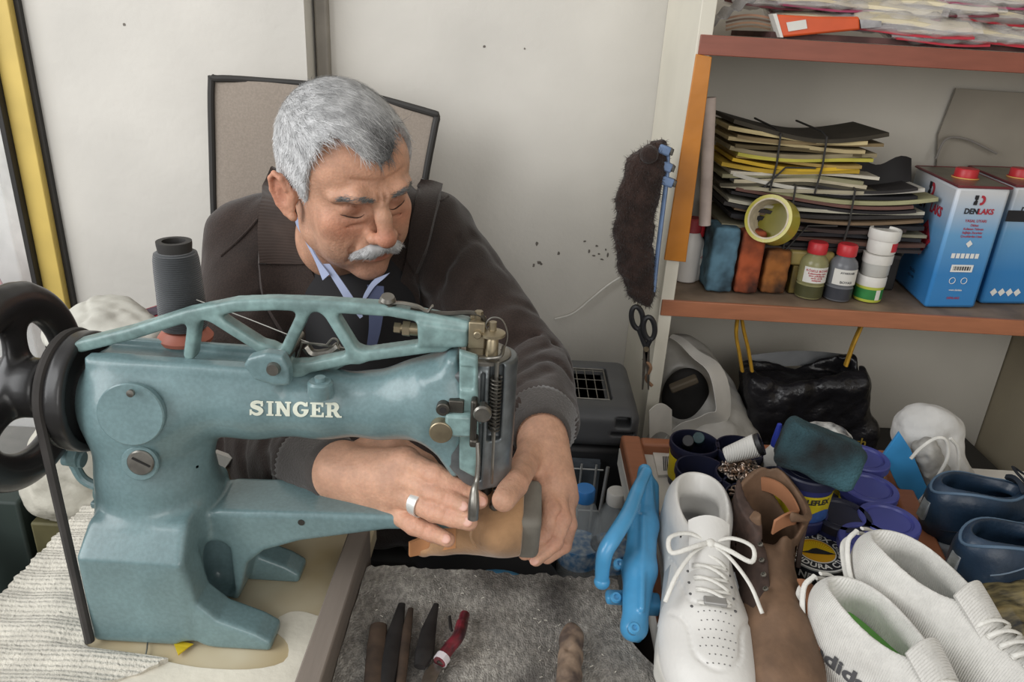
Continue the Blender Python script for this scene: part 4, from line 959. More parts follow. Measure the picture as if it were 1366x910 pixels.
# cuffs
def cuff(a, b, r0, r1, nm='knit_cuff'):
    d = b-a; L0 = np.linalg.norm(d); R = np.array(Vector(d).to_track_quat('Z', 'Y').to_matrix())
    b_ = MB(); n = 96; V_ = []; prof = [(r0*.80,0),(r0,.004),(r0*1.03,L0*.35),(r1*1.02,L0*.8),(r1,L0),(r1*.90,L0+.001),(r1*.84,L0-.006),(r1*.84,L0*.3)]
    vv = []; ff = []
    for i, (r, z) in enumerate(prof):
        for k in range(n):
            q = 2*math.pi*k/n; rr = r*(1+.022*(k % 2))
            vv.append(a+R@V(rr*math.cos(q), rr*math.sin(q), z))
    for i in range(len(prof)-1):
        for k in range(n): ff.append((i*n+k, i*n+(k+1) % n, (i+1)*n+(k+1) % n, (i+1)*n+k))
    b_.add(vv, ff); return b_.out(nm, mat('knit', '#4a4542', .95, var=.15, vscale=60, sheen=.3, bump=.4, bscale=400), CT, smooth=180)
dR = (WRR-ELR)/np.linalg.norm(WRR-ELR); dL = (WRL-ELL)/np.linalg.norm(WRL-ELL)
cuff(CR-dR*.006, WRR+dR*.004, .0455, .0345); cuff(CL-dL*.004, WRL+dL*.012, .0455, .0335)
# sweater and shirt collar in the opening
SW = [ell((-.245,1.115,.90), (.12,.085,.14), k=.02), cone(nk1+V(0,.01,-.02), V(-.235,1.06,.93), .066, .05, .03)]
sdf_obj('sweater', SW+[disp(lambda P, d: d)], .004, mat('black_sweater', '#1b1a1c', .9, var=.1, sheen=.2), PR)
m_shirt = mat('pale_blue_shirt', '#a0aac6', .8, var=.06)
FC = CO+SW
def strip3(name, A, B, m, th=.0022, parent=None):
    A = bez(A, 6); B = bez(B, 6); k = len(A)
    return MB().sheet(lambda u, v: A[int(round(u*(k-1)))]*(1-v)+B[int(round(u*(k-1)))]*v, k-1, 3, th).out(name, m, parent or PR, smooth=70)
strip3('shirt_collar', wp([(392,285,1.03),(404,302,1.015),(420,338,.99),(440,366,.975)]), wp([(396,300,1.03),(408,322,1.01),(421,348,.99),(431,374,.978)]), m_shirt)
strip3('shirt_collar', wp([(431,352,.985),(450,382,.975),(462,402,.97),(480,425,.97)]), wp([(440,352,.985),(460,380,.975),(473,400,.972),(484,422,.972)]), m_shirt)
strip3('shirt_collar', wp([(520,364,.975),(512,372,.972),(500,382,.97),(490,396,.968)]), wp([(500,372,.972),(493,380,.97),(486,392,.968),(482,404,.966)]), m_shirt)
strip3('shirt_placket', wp([(490,380,.972),(492,410,.968),(492,440,.968),(488,470,.97)]), wp([(512,382,.972),(512,410,.968),(508,440,.968),(500,470,.97)]), mat('navy_shirt', '#454c66', .8, var=.1))
# trousers
sdf_obj('trousers', [cone((-.31,1.13,.57), KNR, .095, .078, .03), cone((-.13,1.13,.57), KNL, .095, .078, .03), cone(KNR, (-.34,.90,.12), .078, .06, .02), cone(KNL, (.02,.90,.12), .078, .06, .02)], .005, mat('black_trousers', '#1f1e20', .9, sheen=.1), PR)
for x in (-.34, .02): sdf_obj('shoe', [cone((x,.93,.05),(x,.80,.04),.045,.038,.02), disp(lambda P, d: np.maximum(d, .003-P[:, 2]))], .004, m_blk, PR)

# office chair behind him
OC = thing('office_chair', 'office chair with black framed tan mesh backrest behind the seated person', 'chair', (-.3, 1.3, 0))
cA = [at(x, y, Y=Y) for x, y, Y in [(292,420,1.33),(286,300,1.34),(283,200,1.345),(282,112,1.35),(290,105,1.35),(350,108,1.36),(450,118,1.365),(570,149,1.35),(582,156,1.35),(580,170,1.345),(568,235,1.34),(560,300,1.335),(546,420,1.33)]]
MB().tube(bez(cA, 5), .0062, 10).out('backrest_frame', m_blk, OC)
tl, tr, bl, br = at(284,107,Y=1.35), at(581,152,Y=1.35), at(288,420,Y=1.33), at(548,420,Y=1.33)
m_mesh = mat('chair_mesh', '#a2968a', .9, var=.1, vscale=300, alpha=.86)
ty_ = lambda x: float(np.interp(x, [284,350,450,510,581], [107,109,119,134,153]))
MB().sheet(lambda u, v: at(284+297*u, ty_(284+297*u), Y=1.353)*(1-v)+(bl*(1-u)+br*u)*v+V(0, .012*math.sin(math.pi*u)*v, -.0), 16, 10, .002).out('mesh_back', m_mesh, OC)
MB().box(at(326,290,Y=1.372), (.055,.004,.36)).out('lumbar_panel', mat('brown_mesh', '#8a8075', .9, var=.1), OC, bevel=.002)
MB().bb(-.50,-.06,1.07,1.34,.43,.475).out('seat', m_blk, OC, bevel=.02)
MB().box((-.30,1.37,.62), (.06,.02,.46)).cyl((-.28,1.21,.08),(-.28,1.21,.43),.03).out('post', m_blk, OC, bevel=.003)
for k in range(5):
    a = 2*math.pi*k/5+.3; MB().tube([(-.28,1.21,.09),(-.28+.24*math.cos(a),1.21+.24*math.sin(a),.055)], [.022,.014], 10).sph((-.28+.24*math.cos(a),1.21+.24*math.sin(a),.026), .025, 8).out('base_leg', m_blk, OC)

# the boot in his hands
m_suede = mat('tan_suede', '#a9835e', .85, var=.2, vscale=30, bump=.4, bscale=250, sheen=.25)
bc = at(655,693,Y=.648)
BT = thing('held_boot', 'tan suede boot with grey rubber heel held under the needle', 'boot', bc)
hd0 = at(690,693,Y=.655)
uv_ = V(0,-.25,.97)/np.linalg.norm([0,-.25,.97])
bops = [ell(at(668,692,Y=.655), (.034,.042,.036), k=.01), cone(at(690,692,Y=.662), at(640,694,Y=.664), .036, .034, .01), cone(at(640,696,Y=.664), at(595,706,Y=.662), .032, .026, .01), cone(at(600,706,Y=.66), at(566,728,Y=.655), .024, .012, .01),
        cone(at(676,690,Y=.67), at(684,690,Y=.80), .034, .036, .02), rbox(at(662,655,Y=.668), (.025,.02,.010), .006, k=.01)]
bops += [cone(at(560,712,Y=.656), at(610,705,Y=.662), .016, .020, .004, 's')]
bops += [cylr(at(630,640,Y=.60), at(632,745,Y=.60), .0008, 0, .002, 's')]
bops += [rbox(at(697,692,Y=.66)+V(.02,0,0), (.02,.2,.2), 0, None, .002, 's')]
sdf_obj('upper', bops, .0016, m_suede, BT)
sdf_obj('heel_sole', [rbox(at(705,692,Y=.662), (.0125,.031,.031), .008, rotm(0,.25,0)), cone(at(705,694,Y=.69), at(708,690,Y=.80), .026, .03, .01, squash=((1,0,0),.42))], .0016, mat('grey_rubber_sole', '#77736a', .75, var=.15, vscale=40, bump=.2), BT)
fl = MB(); fl.sheet(lambda u, v: at(546+62*u, 742-12*u+ (1-v)*(-18-14*u), Y=.640+.006*math.sin(u*5)), 12, 5, .0035); fl.out('tongue_flap', mat('orange_tan_leather', '#b98359', .6, var=.15, vscale=20), BT, smooth=80)
MB().tube(bez([at(630,655,Y=.617), at(633,690,Y=.606), at(628,715,Y=.612), at(635,730,Y=.618)], 6), .0012, 6).out('seam_thread', m_suede, BT)

# ------------------------------------------------------------------ right side: things on the shelves
ZS = .9335
def pt(x, y, Z=ZS): return at(x, y, Z=Z)
m_blackp = mat('black_plastic', '#262628', .45, var=.1)
m_red = mat('red_plastic', '#c03238', .4, var=.06)
m_white = mat('white_plastic', '#dcd9d2', .45, var=.08, vscale=30)
m_cardb = mat('grey_cardboard', '#a39c90', .85, var=.08, vscale=8)
m_ink = mat('black_print', '#23242a', .6, var=0); m_inkr = mat('red_print', '#b03040', .6, var=0); m_inkw = mat('white_print', '#e8e8e4', .6, var=0)
# metal cans
def can(A, B, D, z0, h, rot_label, texts):
    """A front corner, B left-back corner, D right corner on the shelf"""
    A, B, D = [V(p[0], p[1], z0) for p in (A, B, D)]; Cn = B+D-A; c = (A+B+D+Cn)/4; up = V(0, 0, h)
    t = thing('metal_can', rot_label, 'can', c); b = MB(); b.hexa([A, D, Cn, B], [p+up for p in (A, D, Cn, B)])
    m = mat('can_blue_fade', '#3f86c4', .35, var=0)
    nt = m.node_tree
    if 'grad' not in nt.nodes:      # printed artwork of the can: white at top fading to blue
        N = nt.nodes; L = nt.links; tc = N.new('ShaderNodeTexCoord'); sp_ = N.new('ShaderNodeSeparateXYZ'); L.new(tc.outputs['Object'], sp_.inputs[0])
        mr = N.new('ShaderNodeMapRange'); mr.name = 'grad'; mr.inputs[1].default_value = .06; mr.inputs[2].default_value = .20; L.new(sp_.outputs[2], mr.inputs[0])
        rp = N.new('ShaderNodeValToRGB'); rp.color_ramp.elements[0].color = lin('#3a83c2'); rp.color_ramp.elements[1].color = lin('#cfd2d6'); e_ = rp.color_ramp.elements.new(.5); e_.color = lin('#6ba3d0')
        L.new(mr.outputs[0], rp.inputs[0]); L.new(rp.outputs[0], N['Principled BSDF'].inputs['Base Color'])
    b.out('can_body', m, t, bevel=.006)
    q = [p+up for p in (A, D, Cn, B)]; MB().tube(q, .0022, 6, closed=True).out('top_seam', mat('dark_red_rim', '#7d3a40', .4, metal=.3), t)
    cc = c+up; MB().prism([cc+(p-cc)*.97+V(0, 0, .0004) for p in q], [cc+(p-cc)*.97+V(0, 0, .0012) for p in q]).out('tin_top', mat('tin_top', '#8d8a7c', .35, metal=.6, var=.2), t)
    cp = A*.32+D*.28+B*.20+Cn*.20+up
    MB().lathe(cp, [(.021,.001),(.021,.004),(.0185,.004),(.0185,.016),(.017,.018),(0,.018)], 28).out('red_cap', m_red, t, smooth=40)
    MB().lathe(cp, [(.0215,.002),(.0215,.0035),(0,.0036)], 28).out('yellow_ring', m_yel, t)
    for (face, u, v, s, txt, mm, bold) in texts:
        P, Q = (A, D) if face == 'r' else (B, A); w = np.linalg.norm(Q-P); ex = (Q-P)/w; n_ = np.cross(ex, V(0, 0, 1)); base = P+ex*(u*w)+V(0, 0, v*h)+n_*.0010
        if txt[0] == '#':     # small printed shapes
            b = MB()
            def R_(x0, x1, z0_, z1_): b.prism([base+ex*x0+V(0,0,z0_), base+ex*x1+V(0,0,z0_), base+ex*x1+V(0,0,z1_), base+ex*x0+V(0,0,z1_)], [base+ex*x0+V(0,0,z0_)+n_*.0004, base+ex*x1+V(0,0,z0_)+n_*.0004, base+ex*x1+V(0,0,z1_)+n_*.0004, base+ex*x0+V(0,0,z1_)+n_*.0004])
            def Pg(pp): b.prism([base+ex*x+V(0,0,z) for x, z in pp], [base+ex*x+V(0,0,z)+n_*.0004 for x, z in pp])
            if txt == '#diamond': Pg([(-s,0),(0,-s*1.05),(s,0),(0,s*1.05)])
            elif txt == '#bars':
                for k in range(14): R_(-s+2*s*k/14, -s+2*s*k/14+s*.07*(1+k % 2), -s*.22, s*.22)
            elif txt == '#box': R_(-s, s, -s*.32, s*.32)
            elif txt == '#icons':
                for k in range(6): R_(-s+2*s*k/6, -s+2*s*k/6+s*.25, -s*.16, s*.16)
            elif txt == '#rings':
                for k in (-1, 1): b.tube([base+ex*(k*s*.6+s*.3*math.cos(a))+V(0,0,s*.3*math.sin(a)) for a in np.linspace(0, 6.28, 20)[:-1]], s*.03, 5, closed=True)
            elif txt == '#tree':
                R_(-s*.1, s*.1, -s, s*.1); Pg([(-s*.1,0),(-s*.9,s*.5),(-s*.75,s*.62),(0,s*.2)]); Pg([(0,.0),(s*.6,s*.8),(s*.4,s*.9),(-s*.1,s*.2)]); Pg([(-s,-s),(s,-s),(s*.6,-s*.7),(-s*.5,-s*.6)])
            elif txt == '#D1': Pg([(-s,-s),(-s*.2,-s),(-s*.2,-s*.1),(-s*.45,0),(-s*.2,s*.15),(-s*.2,s),(-s,s),(-s,s*.3),(-s*.7,0),(-s,-s*.4)])
            elif txt == '#D2':
                an = np.linspace(-math.pi/2, math.pi/2, 14); Pg([(-s*.05,-s)]+[(s*.15+s*.85*math.cos(a), s*math.sin(a)) for a in an]+[(-s*.05,s),(-s*.05,s*.5)]+[(s*.1+s*.38*math.cos(a), s*.5*math.sin(a)) for a in an[::-1]]+[(-s*.05,-s*.5)])
            b.out('printed_mark', mm, t, smooth=None)
        else: put_text('lettering', txt, s, lambda x, y: base+ex*x+V(0, 0, y), mm, t, bold)
    return t
hcan = .2
zt_ = ZS+.210
def clipB(A, B, L_=.215): return A+(B-A)/np.linalg.norm(B-A)*L_
A = at(1279,249,Z=zt_); B = at(1234,207,Z=zt_); D = at(1347,250,Z=zt_); B = A+clipB(V(0,0,0), V(at(1231,207,Y=1.41)[0]-A[0], 1.41-A[1], 0), .195); D = A+V(.094,.012,0)
txts = [('l',.5,.885,.013,'#D1',m_ink,0),('l',.5,.885,.013,'#D2',m_inkr,0),('l',.34,.755,.022,'DEN',m_ink,.0009),('l',.70,.755,.022,'LAKS',m_inkr,.0009),('l',.60,.50,.031,'#diamond',m_inkr,0),('l',.62,.56,.011,'#tree',m_ink,0),
        ('l',.20,.34,.029,'#diamond',m_inkw,0),('l',.22,.34,.012,'#tree',m_ink,0),('l',.55,.20,.007,'TEHLİKE',m_ink,.0001),('l',.55,.15,.006,'H225 H304',m_ink,.0001),
        ('r',.44,.90,.008,'#D1',m_ink,0),('r',.48,.90,.008,'#D2',m_inkr,0),('r',.36,.81,.0125,'DEN',m_ink,.0005),('r',.635,.81,.0125,'LAKS',m_inkr,.0005),
        ('r',.5,.735,.0065,'YASAL UYARI',m_inkr,.0001),('r',.5,.70,.0055,'Dikkat',m_inkr,.0001),('r',.5,.67,.0052,'Kullanım Talimatı',m_inkr,.0001),('r',.5,.64,.0052,'Sağlığa Zararlıdır',m_inkr,.0001),('r',.5,.61,.0052,'Çocuklardan Uzak',m_inkr,.0001),
        ('r',.5,.55,.006,'#diamond',m_inkw,0),('r',.5,.45,.026,'#icons',m_inkw,0),('r',.5,.345,.020,'#box',m_inkw,0),('r',.5,.345,.016,'#bars',m_ink,0),('r',.5,.24,.018,'#rings',m_inkw,0),('r',.5,.16,.0045,'www.denlaks',m_inkw,.0001),('r',.5,.09,.0055,'DENLAKS',m_inkr,.0001)]
can(A, B, D, ZS, .21, 'blue and white metal can turned corner first, left of the two cans', txts)
A2_ = at(1353,248,Z=zt_); B2_ = at(1306,209,Z=zt_); D2_ = A2_+(D-A); B2_ = A2_+(B-A)
txts2 = [('r',.44,.90,.008,'#D1',m_ink,0),('r',.48,.90,.008,'#D2',m_inkr,0),('r',.36,.81,.0125,'DEN',m_ink,.0005),('r',.635,.81,.0125,'LAKS',m_inkr,.0005),('r',.3,.76,.03,'#box',m_ink,0),('r',.2,.11,.007,'#diamond',m_inkw,0),('r',.36,.11,.007,'#diamond',m_inkw,0),('r',.52,.11,.007,'#diamond',m_inkw,0),('r',.68,.11,.007,'#diamond',m_inkw,0)]
can(A2_+V(.004,0,0), B2_+V(.006,0,0), D2_+V(.004,0,0), ZS, .21, 'blue and white metal can at right end of shelf, cut by picture edge', txts2)
# grey card leaning on the back wall behind the cans, with grey wire
q = [at(x, y, Y=1.478) for x, y in [(1245,330),(1252,180),(1276,118),(1420,128),(1420,330)]]
MB().prism(q, [p+V(0,.004,0) for p in q]).out('grey_card', m_cardb, label='large grey card leaning against back wall behind metal cans', cat='card')
MB().tube(bez([at(1248,212,Y=1.46),at(1262,186,Y=1.46),at(1290,186,Y=1.46),at(1330,205,Y=1.46)], 6), .0022, 8).out('grey_wire', mat('grey_wire','#8f8a84',.5), label='grey wire looping behind the left metal can', cat='wire')

# bundles of sole leather tied with cord
PAL1 = ['#a8a08a','#4b4638','#b7ad94','#8e8a6c','#c9c2b2','#b5952f','#cfa92c','#a2874a','#b9b04a','#8c8064','#55492f','#b3a27a','#7e6c4c','#c2b184','#3a3429']
PAL2 = ['#2e2b2b','#3d3533','#1f1e20','#5a4036','#2a2a2e','#8d8770','#3a2f2c','#232225','#74604a','#33302f','#b7b3a2','#282527','#6a4a42','#a3a07a','#1d1c1f','#c4c0b6']
def bundle(lab, x0, x1, y0, y1, Yc, dep, n, pal, seed, arch):
    rnd = random.Random(seed); zb = at(x0, y1, Y=Yc)[2]; zt2 = at((x0+x1)/2, y0, Y=Yc)[2]; X0 = at(x0, (y0+y1)/2, Y=Yc)[0]; X1 = at(x1, (y0+y1)/2, Y=Yc)[0]
    t = thing('leather_bundle', lab, 'leather bundle', ((X0+X1)/2, Yc, zb)); xm = X0+(X1-X0)*.55
    for i in range(n):
        a = X0+rnd.uniform(0, .025); b = X1-rnd.uniform(0, .045); z = zb+.004+(zt2-zb-.008)*i/n; ph = rnd.uniform(0, 6); am = rnd.uniform(.002, .004); spread = (i/n-.5)*arch
        def fn(u, v, a=a, b=b, z=z, ph=ph, am=am, sp=spread, i=i):
            x = a+(b-a)*u; w = abs((x-xm)/(X1-X0)*2); return (x, Yc-dep/2+dep*v+.004*math.sin(ph+u*4), z+am*math.sin(ph+u*5)+sp*w**1.5+(.012*w*w if arch > .03 else .006*w*w))
        MB().sheet(fn, 22, 4, rnd.uniform(.0046, .0068)).out('leather_sheet', mat('leather_%s' % pal[i % len(pal)][1:], pal[i % len(pal)], .75, var=.18, vscale=20, stretch=(1, 1, 6)), t, smooth=60)
    for f in (.32, .60):
        x = X0+(X1-X0)*f; zz0 = zb-.001; zz1 = zt2-.006
        pts = [(x, Yc-dep/2-.005, zz0), (x+.003, Yc-dep/2-.006, (zz0+zz1)/2), (x+.001, Yc-dep/2-.004, zz1), (x, Yc-dep/2+.02, zz1+.006), (x, Yc+dep/2+.003, zz1+.008)]
        MB().tube(bez(pts, 1), .0018, 6).out('black_cord', m_blk, t)
    x = X0+(X1-X0)*.5; MB().tube([(x-.06,Yc-dep/2-.006,zb+.004),(x-.03,Yc-dep/2-.006,zb+(zt2-zb)*.4),(x+.02,Yc-dep/2-.006,zb+(zt2-zb)*.42)], .0016, 6).out('cord_tail', m_blk, t)
    return t
b2 = bundle('lower thick bundle of dark sole leather sheets tied with black cord', 946, 1212, 232, 312, 1.37, .18, 17, PAL2, 5, .035)
b1 = bundle('upper bundle of cream and yellow leather sheets tied with black cord', 950, 1158, 168, 238, 1.355, .15, 15, PAL1, 3, .022)
MB().sheet(lambda u, v: at(1120+95*u, 214+46*v-6*math.sin(u*9)*(1-v), Y=1.33+.03*u*(1-v)), 14, 6, .003).out('black_leather_offcut', mat('black_leather', '#232224', .6, var=.2), label='black leather offcut with jagged top beside the upper leather bundle', cat='leather piece', smooth=60)
MB().bb(at(950,392,Z=ZS)[0], at(1210,392,Z=ZS)[0]-.02, 1.32, 1.46, ZS+.0005, b2.location.z-.004).out('box', mat('dark_box', '#2b2826', .7, var=.3), bevel=.003, label='low dark box under the lower leather bundle on shelf', cat='box')

def block(x0, x1, y0, yb, dep, m, lab, name, tilt=0):
    p0 = pt(x0, yb); p1 = pt(x1, yb); h = at(x0, y0, Y=p0[1])[2]-ZS
    b = [rbox(((p0[0]+p1[0])/2, p0[1]+dep/2, ZS+h/2+.001), (abs(p1[0]-p0[0])/2, dep/2, h/2), .006, rotm(0,0,tilt)), disp(lambda P, d: d+.0008*np.sin(P[:,0]*260)*np.sin(P[:,2]*210+P[:,1]*130)), disp(lambda P, d: np.maximum(d, ZS+.0008-P[:, 2]))]
    return sdf_obj(name, b, .0022, m, label=lab, cat='block', relax=1)
block(941,974,304,390,.07, mat('blue_dirty_block','#5b7f92',.85,var=.5,vscale=22,col2='#22303a'), 'worn blue finishing block, leftmost of three blocks on shelf', 'finishing_block')
block(979,1008,308,392,.06, mat('orange_dirty_block','#a8522f',.85,var=.5,vscale=22,col2='#43241a'), 'stained orange finishing block, middle of three blocks on shelf', 'finishing_block')
block(1014,1045,334,392,.05, mat('brown_dirty_block','#9a5f2c',.85,var=.5,vscale=26,col2='#3a2618'), 'short brown orange finishing block, rightmost of three blocks on shelf', 'finishing_block')
p = pt(1068,384,ZS); X_ = MB(); X_.bb(p[0]-.035,p[0]+.030,1.268,1.315,ZS+.0008,ZS+.052); yb_ = X_.out('yellow_black_box', mat('yellow_black_box','#6b5a22',.6,var=.6,vscale=30,col2='#22211c'), bevel=.002, label='yellow and black carton behind the short brown block', cat='box')
MB().bb(p[0]-.045,p[0]+.032,1.266,1.317,ZS+.053,ZS+.079).out('glass_wax_bar', mat('amber_wax','#8f7f4a',.4,var=.3,vscale=30), bevel=.004, label='translucent amber bar lying on the yellow black carton', cat='wax bar')
# tape roll
c = at(1030,294,Y=1.25); ax = V(-.62,-.72,.30); ax /= np.linalg.norm(ax)
TPR = thing('tape_roll', 'roll of yellow tape with card core lying on finishing blocks', 'tape', c)
MB().lathe(c, [(.0335,-.02),(.040,-.02),(.040,.02),(.0335,.02),(.0335,-.02)], 48, ax).out('tape', mat('yellow_tape','#b5ab3f',.3,var=.1,coat=.3), TPR, smooth=40)
MB().lathe(c, [(.0318,-.0205),(.0345,-.0205),(.0345,.0205),(.0318,.0205),(.0318,-.0205)], 48, ax).out('card_core', mat('card_core','#c9bda6',.8,var=.15,vscale=80), TPR, smooth=40)

# bottles and jars
def small_bottle(x, yb, H, r, mbody, lab, mlabel, grp=None, fill=None, text=None):
    p = pt(x, yb); c = V(p[0], p[1]+r, ZS+.0008); t = thing('small_bottle', lab, 'bottle', c, grp)
    MB().lathe(c, [(r*.9,0),(r,.004),(r,H*.24),(r*.96,H*.25),(r*.96,H*.28),(r,H*.29),(r,H*.62),(r*.9,H*.70),(r*.58,H*.78),(r*.55,H*.82)], 32).out('bottle_body', mbody, t, smooth=40)
    if fill: MB().lathe(c, [(r*1.002,.003),(r*1.004,H*.24),(r*1.004,H*.23),(r*.9,H*.23)], 32).out('liquid_band', fill, t, smooth=40)
    MB().lathe(c, [(r*.68,H*.80),(r*.70,H*.82),(r*.70,H*.97),(r*.6,H),(0,H)], 28).out('screw_cap', m_red, t, smooth=40)
    A_ = math.pi*.62
    MB().sheet(lambda u, v: c+V(math.cos(-math.pi/2-A_/2+A_*u)*r*1.02, math.sin(-math.pi/2-A_/2+A_*u)*r*1.02, H*(.31+.28*v)), 14, 2, .0005).out('paper_label', mlabel, t, smooth=60)
    if text:
        for (tx, z, s, mm) in text: put_text('label_text', tx, s, lambda x_, y_: c+V(math.sin(x_/r)*r*1.045, -math.cos(x_/r)*r*1.045, H*z+y_), mm, t, .0001)
    return t
m_lab = mat('white_label', '#d9d7d0', .6, var=.05)
m_amb = mat('olive_glass_liquid', '#8d8a62', .25, var=.15, vscale=40); m_gry = mat('grey_bottle', '#6d6f74', .3, var=.1); m_wbt = mat('white_bottle', '#c9c5c0', .4, var=.08)
small_bottle(1083, 401, .098, .0235, m_amb, 'olive bottle with red cap and red print label on shelf', m_lab, fill=mat('dark_olive','#4a4a30',.3), text=[('KÖSELE BOYASI',.53,.0055,m_inkr),('Kullanmadan önce',.48,.0042,m_inkr),('iyice çalkalayınız',.44,.0042,m_inkr),('serin yerde',.40,.0042,m_inkr),('saklayınız',.36,.0042,m_inkr)])
small_bottle(1122, 404, .098, .0235, m_gry, 'grey bottle with red cap and drawn shoe label on shelf', m_lab, fill=mat('dark_grey_liquid','#3c3e44',.3), text=[('AYAKKABI',.53,.005,m_ink),('BOYASI',.36,.006,m_ink)])
small_bottle(922, 376, .100, .022, m_wbt, 'white bottle with red cap behind orange strip on shelf', m_lab, text=[('COLORANT',.45,.006,m_inkr)])
t = thing('small_bottle', 'rear white bottle with dark red cap, half hidden behind orange strip', 'bottle', (at(924,300,Y=1.30)[0]+.004, 1.315, ZS+.0008)); c = np.array(t.location)
MB().lathe(c, [(.02,0),(.022,.004),(.022,.075),(.013,.092)], 24).out('bottle_body', m_wbt, t, smooth=40); MB().lathe(c, [(.016,.09),(.0165,.112),(.014,.115),(0,.115)], 24).out('screw_cap', mat('dark_red_cap','#8a2e33',.5), t, smooth=40)
# small shoe drawing on the grey bottle is printed as a dark shape
# three stacked jars
p = pt(1163,405); c = V(p[0], p[1]+.024, ZS+.0008); r = .0235
j = thing('screw_top_jar', 'bottom white jar with green label, lowest of three stacked jars', 'jar', c); MB().lathe(c, [(r*.95,0),(r,.003),(r,.026),(r*1.03,.026),(r*1.03,.030),(r*.98,.030)], 32).out('jar_body', mat('yellow_green_label','#b7bd4a',.5,var=.05), j, smooth=40)
MB().lathe(c, [(r*1.01,.005),(r*1.012,.006),(r*1.012,.022),(r*1.01,.023)], 32).out('green_label', mat('green_label','#2f7d3f',.5,var=.15,vscale=60), j, smooth=40)
MB().sheet(lambda u, v: c+V(math.cos(-1.45+.35*u)*r*1.025, math.sin(-1.45+.35*u)*r*1.025, .005+.018*v), 4, 1, .0004).out('white_strip', m_lab, j)
MB().lathe(c, [(r*1.04,.028),(r*1.05,.030),(r*1.05,.043),(r*1.0,.045),(0,.045)], 32).out('jar_lid', m_white, j, smooth=40)
c2 = c+V(.002,0,.0455); j = thing('screw_top_jar', 'middle plain white jar, second of three stacked jars', 'jar', c2)
MB().lathe(c2, [(r*.9,0),(r*.98,.003),(r*.98,.024),(r*.9,.026)], 32).out('jar_body', mat('cloudy_plastic','#b9b8b2',.35,var=.08), j, smooth=40); MB().lathe(c2, [(r*1.03,.022),(r*1.05,.024),(r*1.05,.038),(0,.039)], 32).out('jar_lid', m_white, j, smooth=40)
c3 = c2+V(.002,0,.0395); j = thing('screw_top_jar', 'top white jar with red sticker, uppermost of three stacked jars', 'jar', c3)
MB().lathe(c3, [(r*.92,0),(r,.003),(r,.024),(r*.95,.026)], 32).out('jar_body', m_white, j, smooth=40)
MB().lathe(c3, [(r*1.07,.024),(r*1.10,.026),(r*1.10,.040),(r*1.05,.042),(r*.98,.042),(r*.95,.038),(0,.038)], 32).out('jar_lid', m_white, j, smooth=40)
MB().sheet(lambda u, v: c3+V(math.cos(-1.30+.7*u)*r*1.02, math.sin(-1.30+.7*u)*r*1.02, .006+.015*v), 6, 1, .0004).out('red_sticker', m_red, j)
# rolled pinkish paper behind orange strip
MB().tube([at(940,300,Y=1.24), at(947,130,Y=1.24)], .010, 14).out('paper_roll', mat('pinkish_paper','#b9aaa2',.8,var=.2,vscale=20), label='narrow pinkish paper roll standing behind the orange strip', cat='paper roll')

# top shelf
ZT = 1.3492
m_wrap = mat('clear_wrap', '#e6e3e2', .12, var=0, alpha=.22, spec=.9); m_insole = mat('cream_insole', '#d6cbae', .7, var=.1); 
cards = [mat('red_card','#b8303f',.5,var=.15), mat('pink_card','#a8486a',.5,var=.2), mat('maroon_card','#6c2a35',.5,var=.2)]
def pack(x, y, L_, w, th, yaw, tilt, card, lab, Yp=1.27):
    c = at(x, y, Y=Yp); t = thing('wrapped_insole_pack', lab, 'insole pack', (0, 0, 0), 'wrapped insole packs on the top shelf')
    MB().sheet(lambda u, v: ((u-.5)*L_, (v-.5)*w*(.7+.3*math.cos((u-.45)*4)), th*.35+.004*math.sin(u*5)), 14, 4, th*.34).out('insole', m_insole, t, smooth=60)
    MB().sheet(lambda u, v: ((u-.5)*L_*1.02, (v-.5)*w, -th*.25+.003*math.sin(u*4+2)), 12, 4, .003).out('backing_card', cards[card], t, smooth=60)
    rr = random.Random(int(x*7+y)); ph = [rr.uniform(0, 6) for _ in range(4)]
    def wf_(u, v):
        a = 2*math.pi*v; e = math.sin(math.pi*min(max(u, .02), .98))**.35; x_ = (u-.5)*L_*1.14
        rz = th*.85*e*(1+.22*math.sin(u*23+ph[0])+.15*math.sin(a*5+u*31+ph[1])); ry = w*.56*(.82+.18*e)*(1+.04*math.sin(u*29+ph[2]))
        return (x_, ry*math.cos(a), rz*math.sin(a)+.001)
    MB().sheet(wf_, 34, 22, .0006).out('clear_wrap', m_wrap, t, smooth=50)
    t.location = Vector([float(q) for q in c]); t.rotation_euler = (tilt, math.radians(-3)+tilt*.3, yaw); return t
spec = [(1093,6,.15,.06,.012,.2,.1,1,'cream insole in clear wrap lying just above the orange packet'),(1100,24,.16,.07,.012,-.1,.25,1,'cream insole pack with maroon backing right behind the orange packet'),
        (1185,14,.15,.07,.016,-.5,.2,2,'crumpled cream insole pack right of orange packet'),(1215,34,.16,.075,.018,-.25,.2,0,'clear wrapped insole pack with red tint in lower row, centre of top shelf'),
        (1248,48,.13,.07,.015,-.1,.15,0,'lowest clear wrapped insole pack hanging over top shelf edge'),(1300,44,.16,.07,.014,.1,.2,0,'cream insole pack with red card beside the lowest hanging pack'),
        (1325,22,.15,.07,.017,.15,.15,0,'red backed insole pack in second row near right end of top shelf'),(1250,10,.16,.07,.016,-.35,.15,2,'silvery wrapped insole pack high in the middle of top shelf'),
        (1320,2,.16,.07,.015,.05,.1,1,'insole pack with pink card at upper right of top shelf'),(1345,52,.13,.06,.012,0,.15,0,'bright red and cream pack at bottom right end of top shelf'),
        (1030,4,.13,.06,.012,.1,.1,2,'maroon wrapped pack behind the silver film at left end of top shelf')]
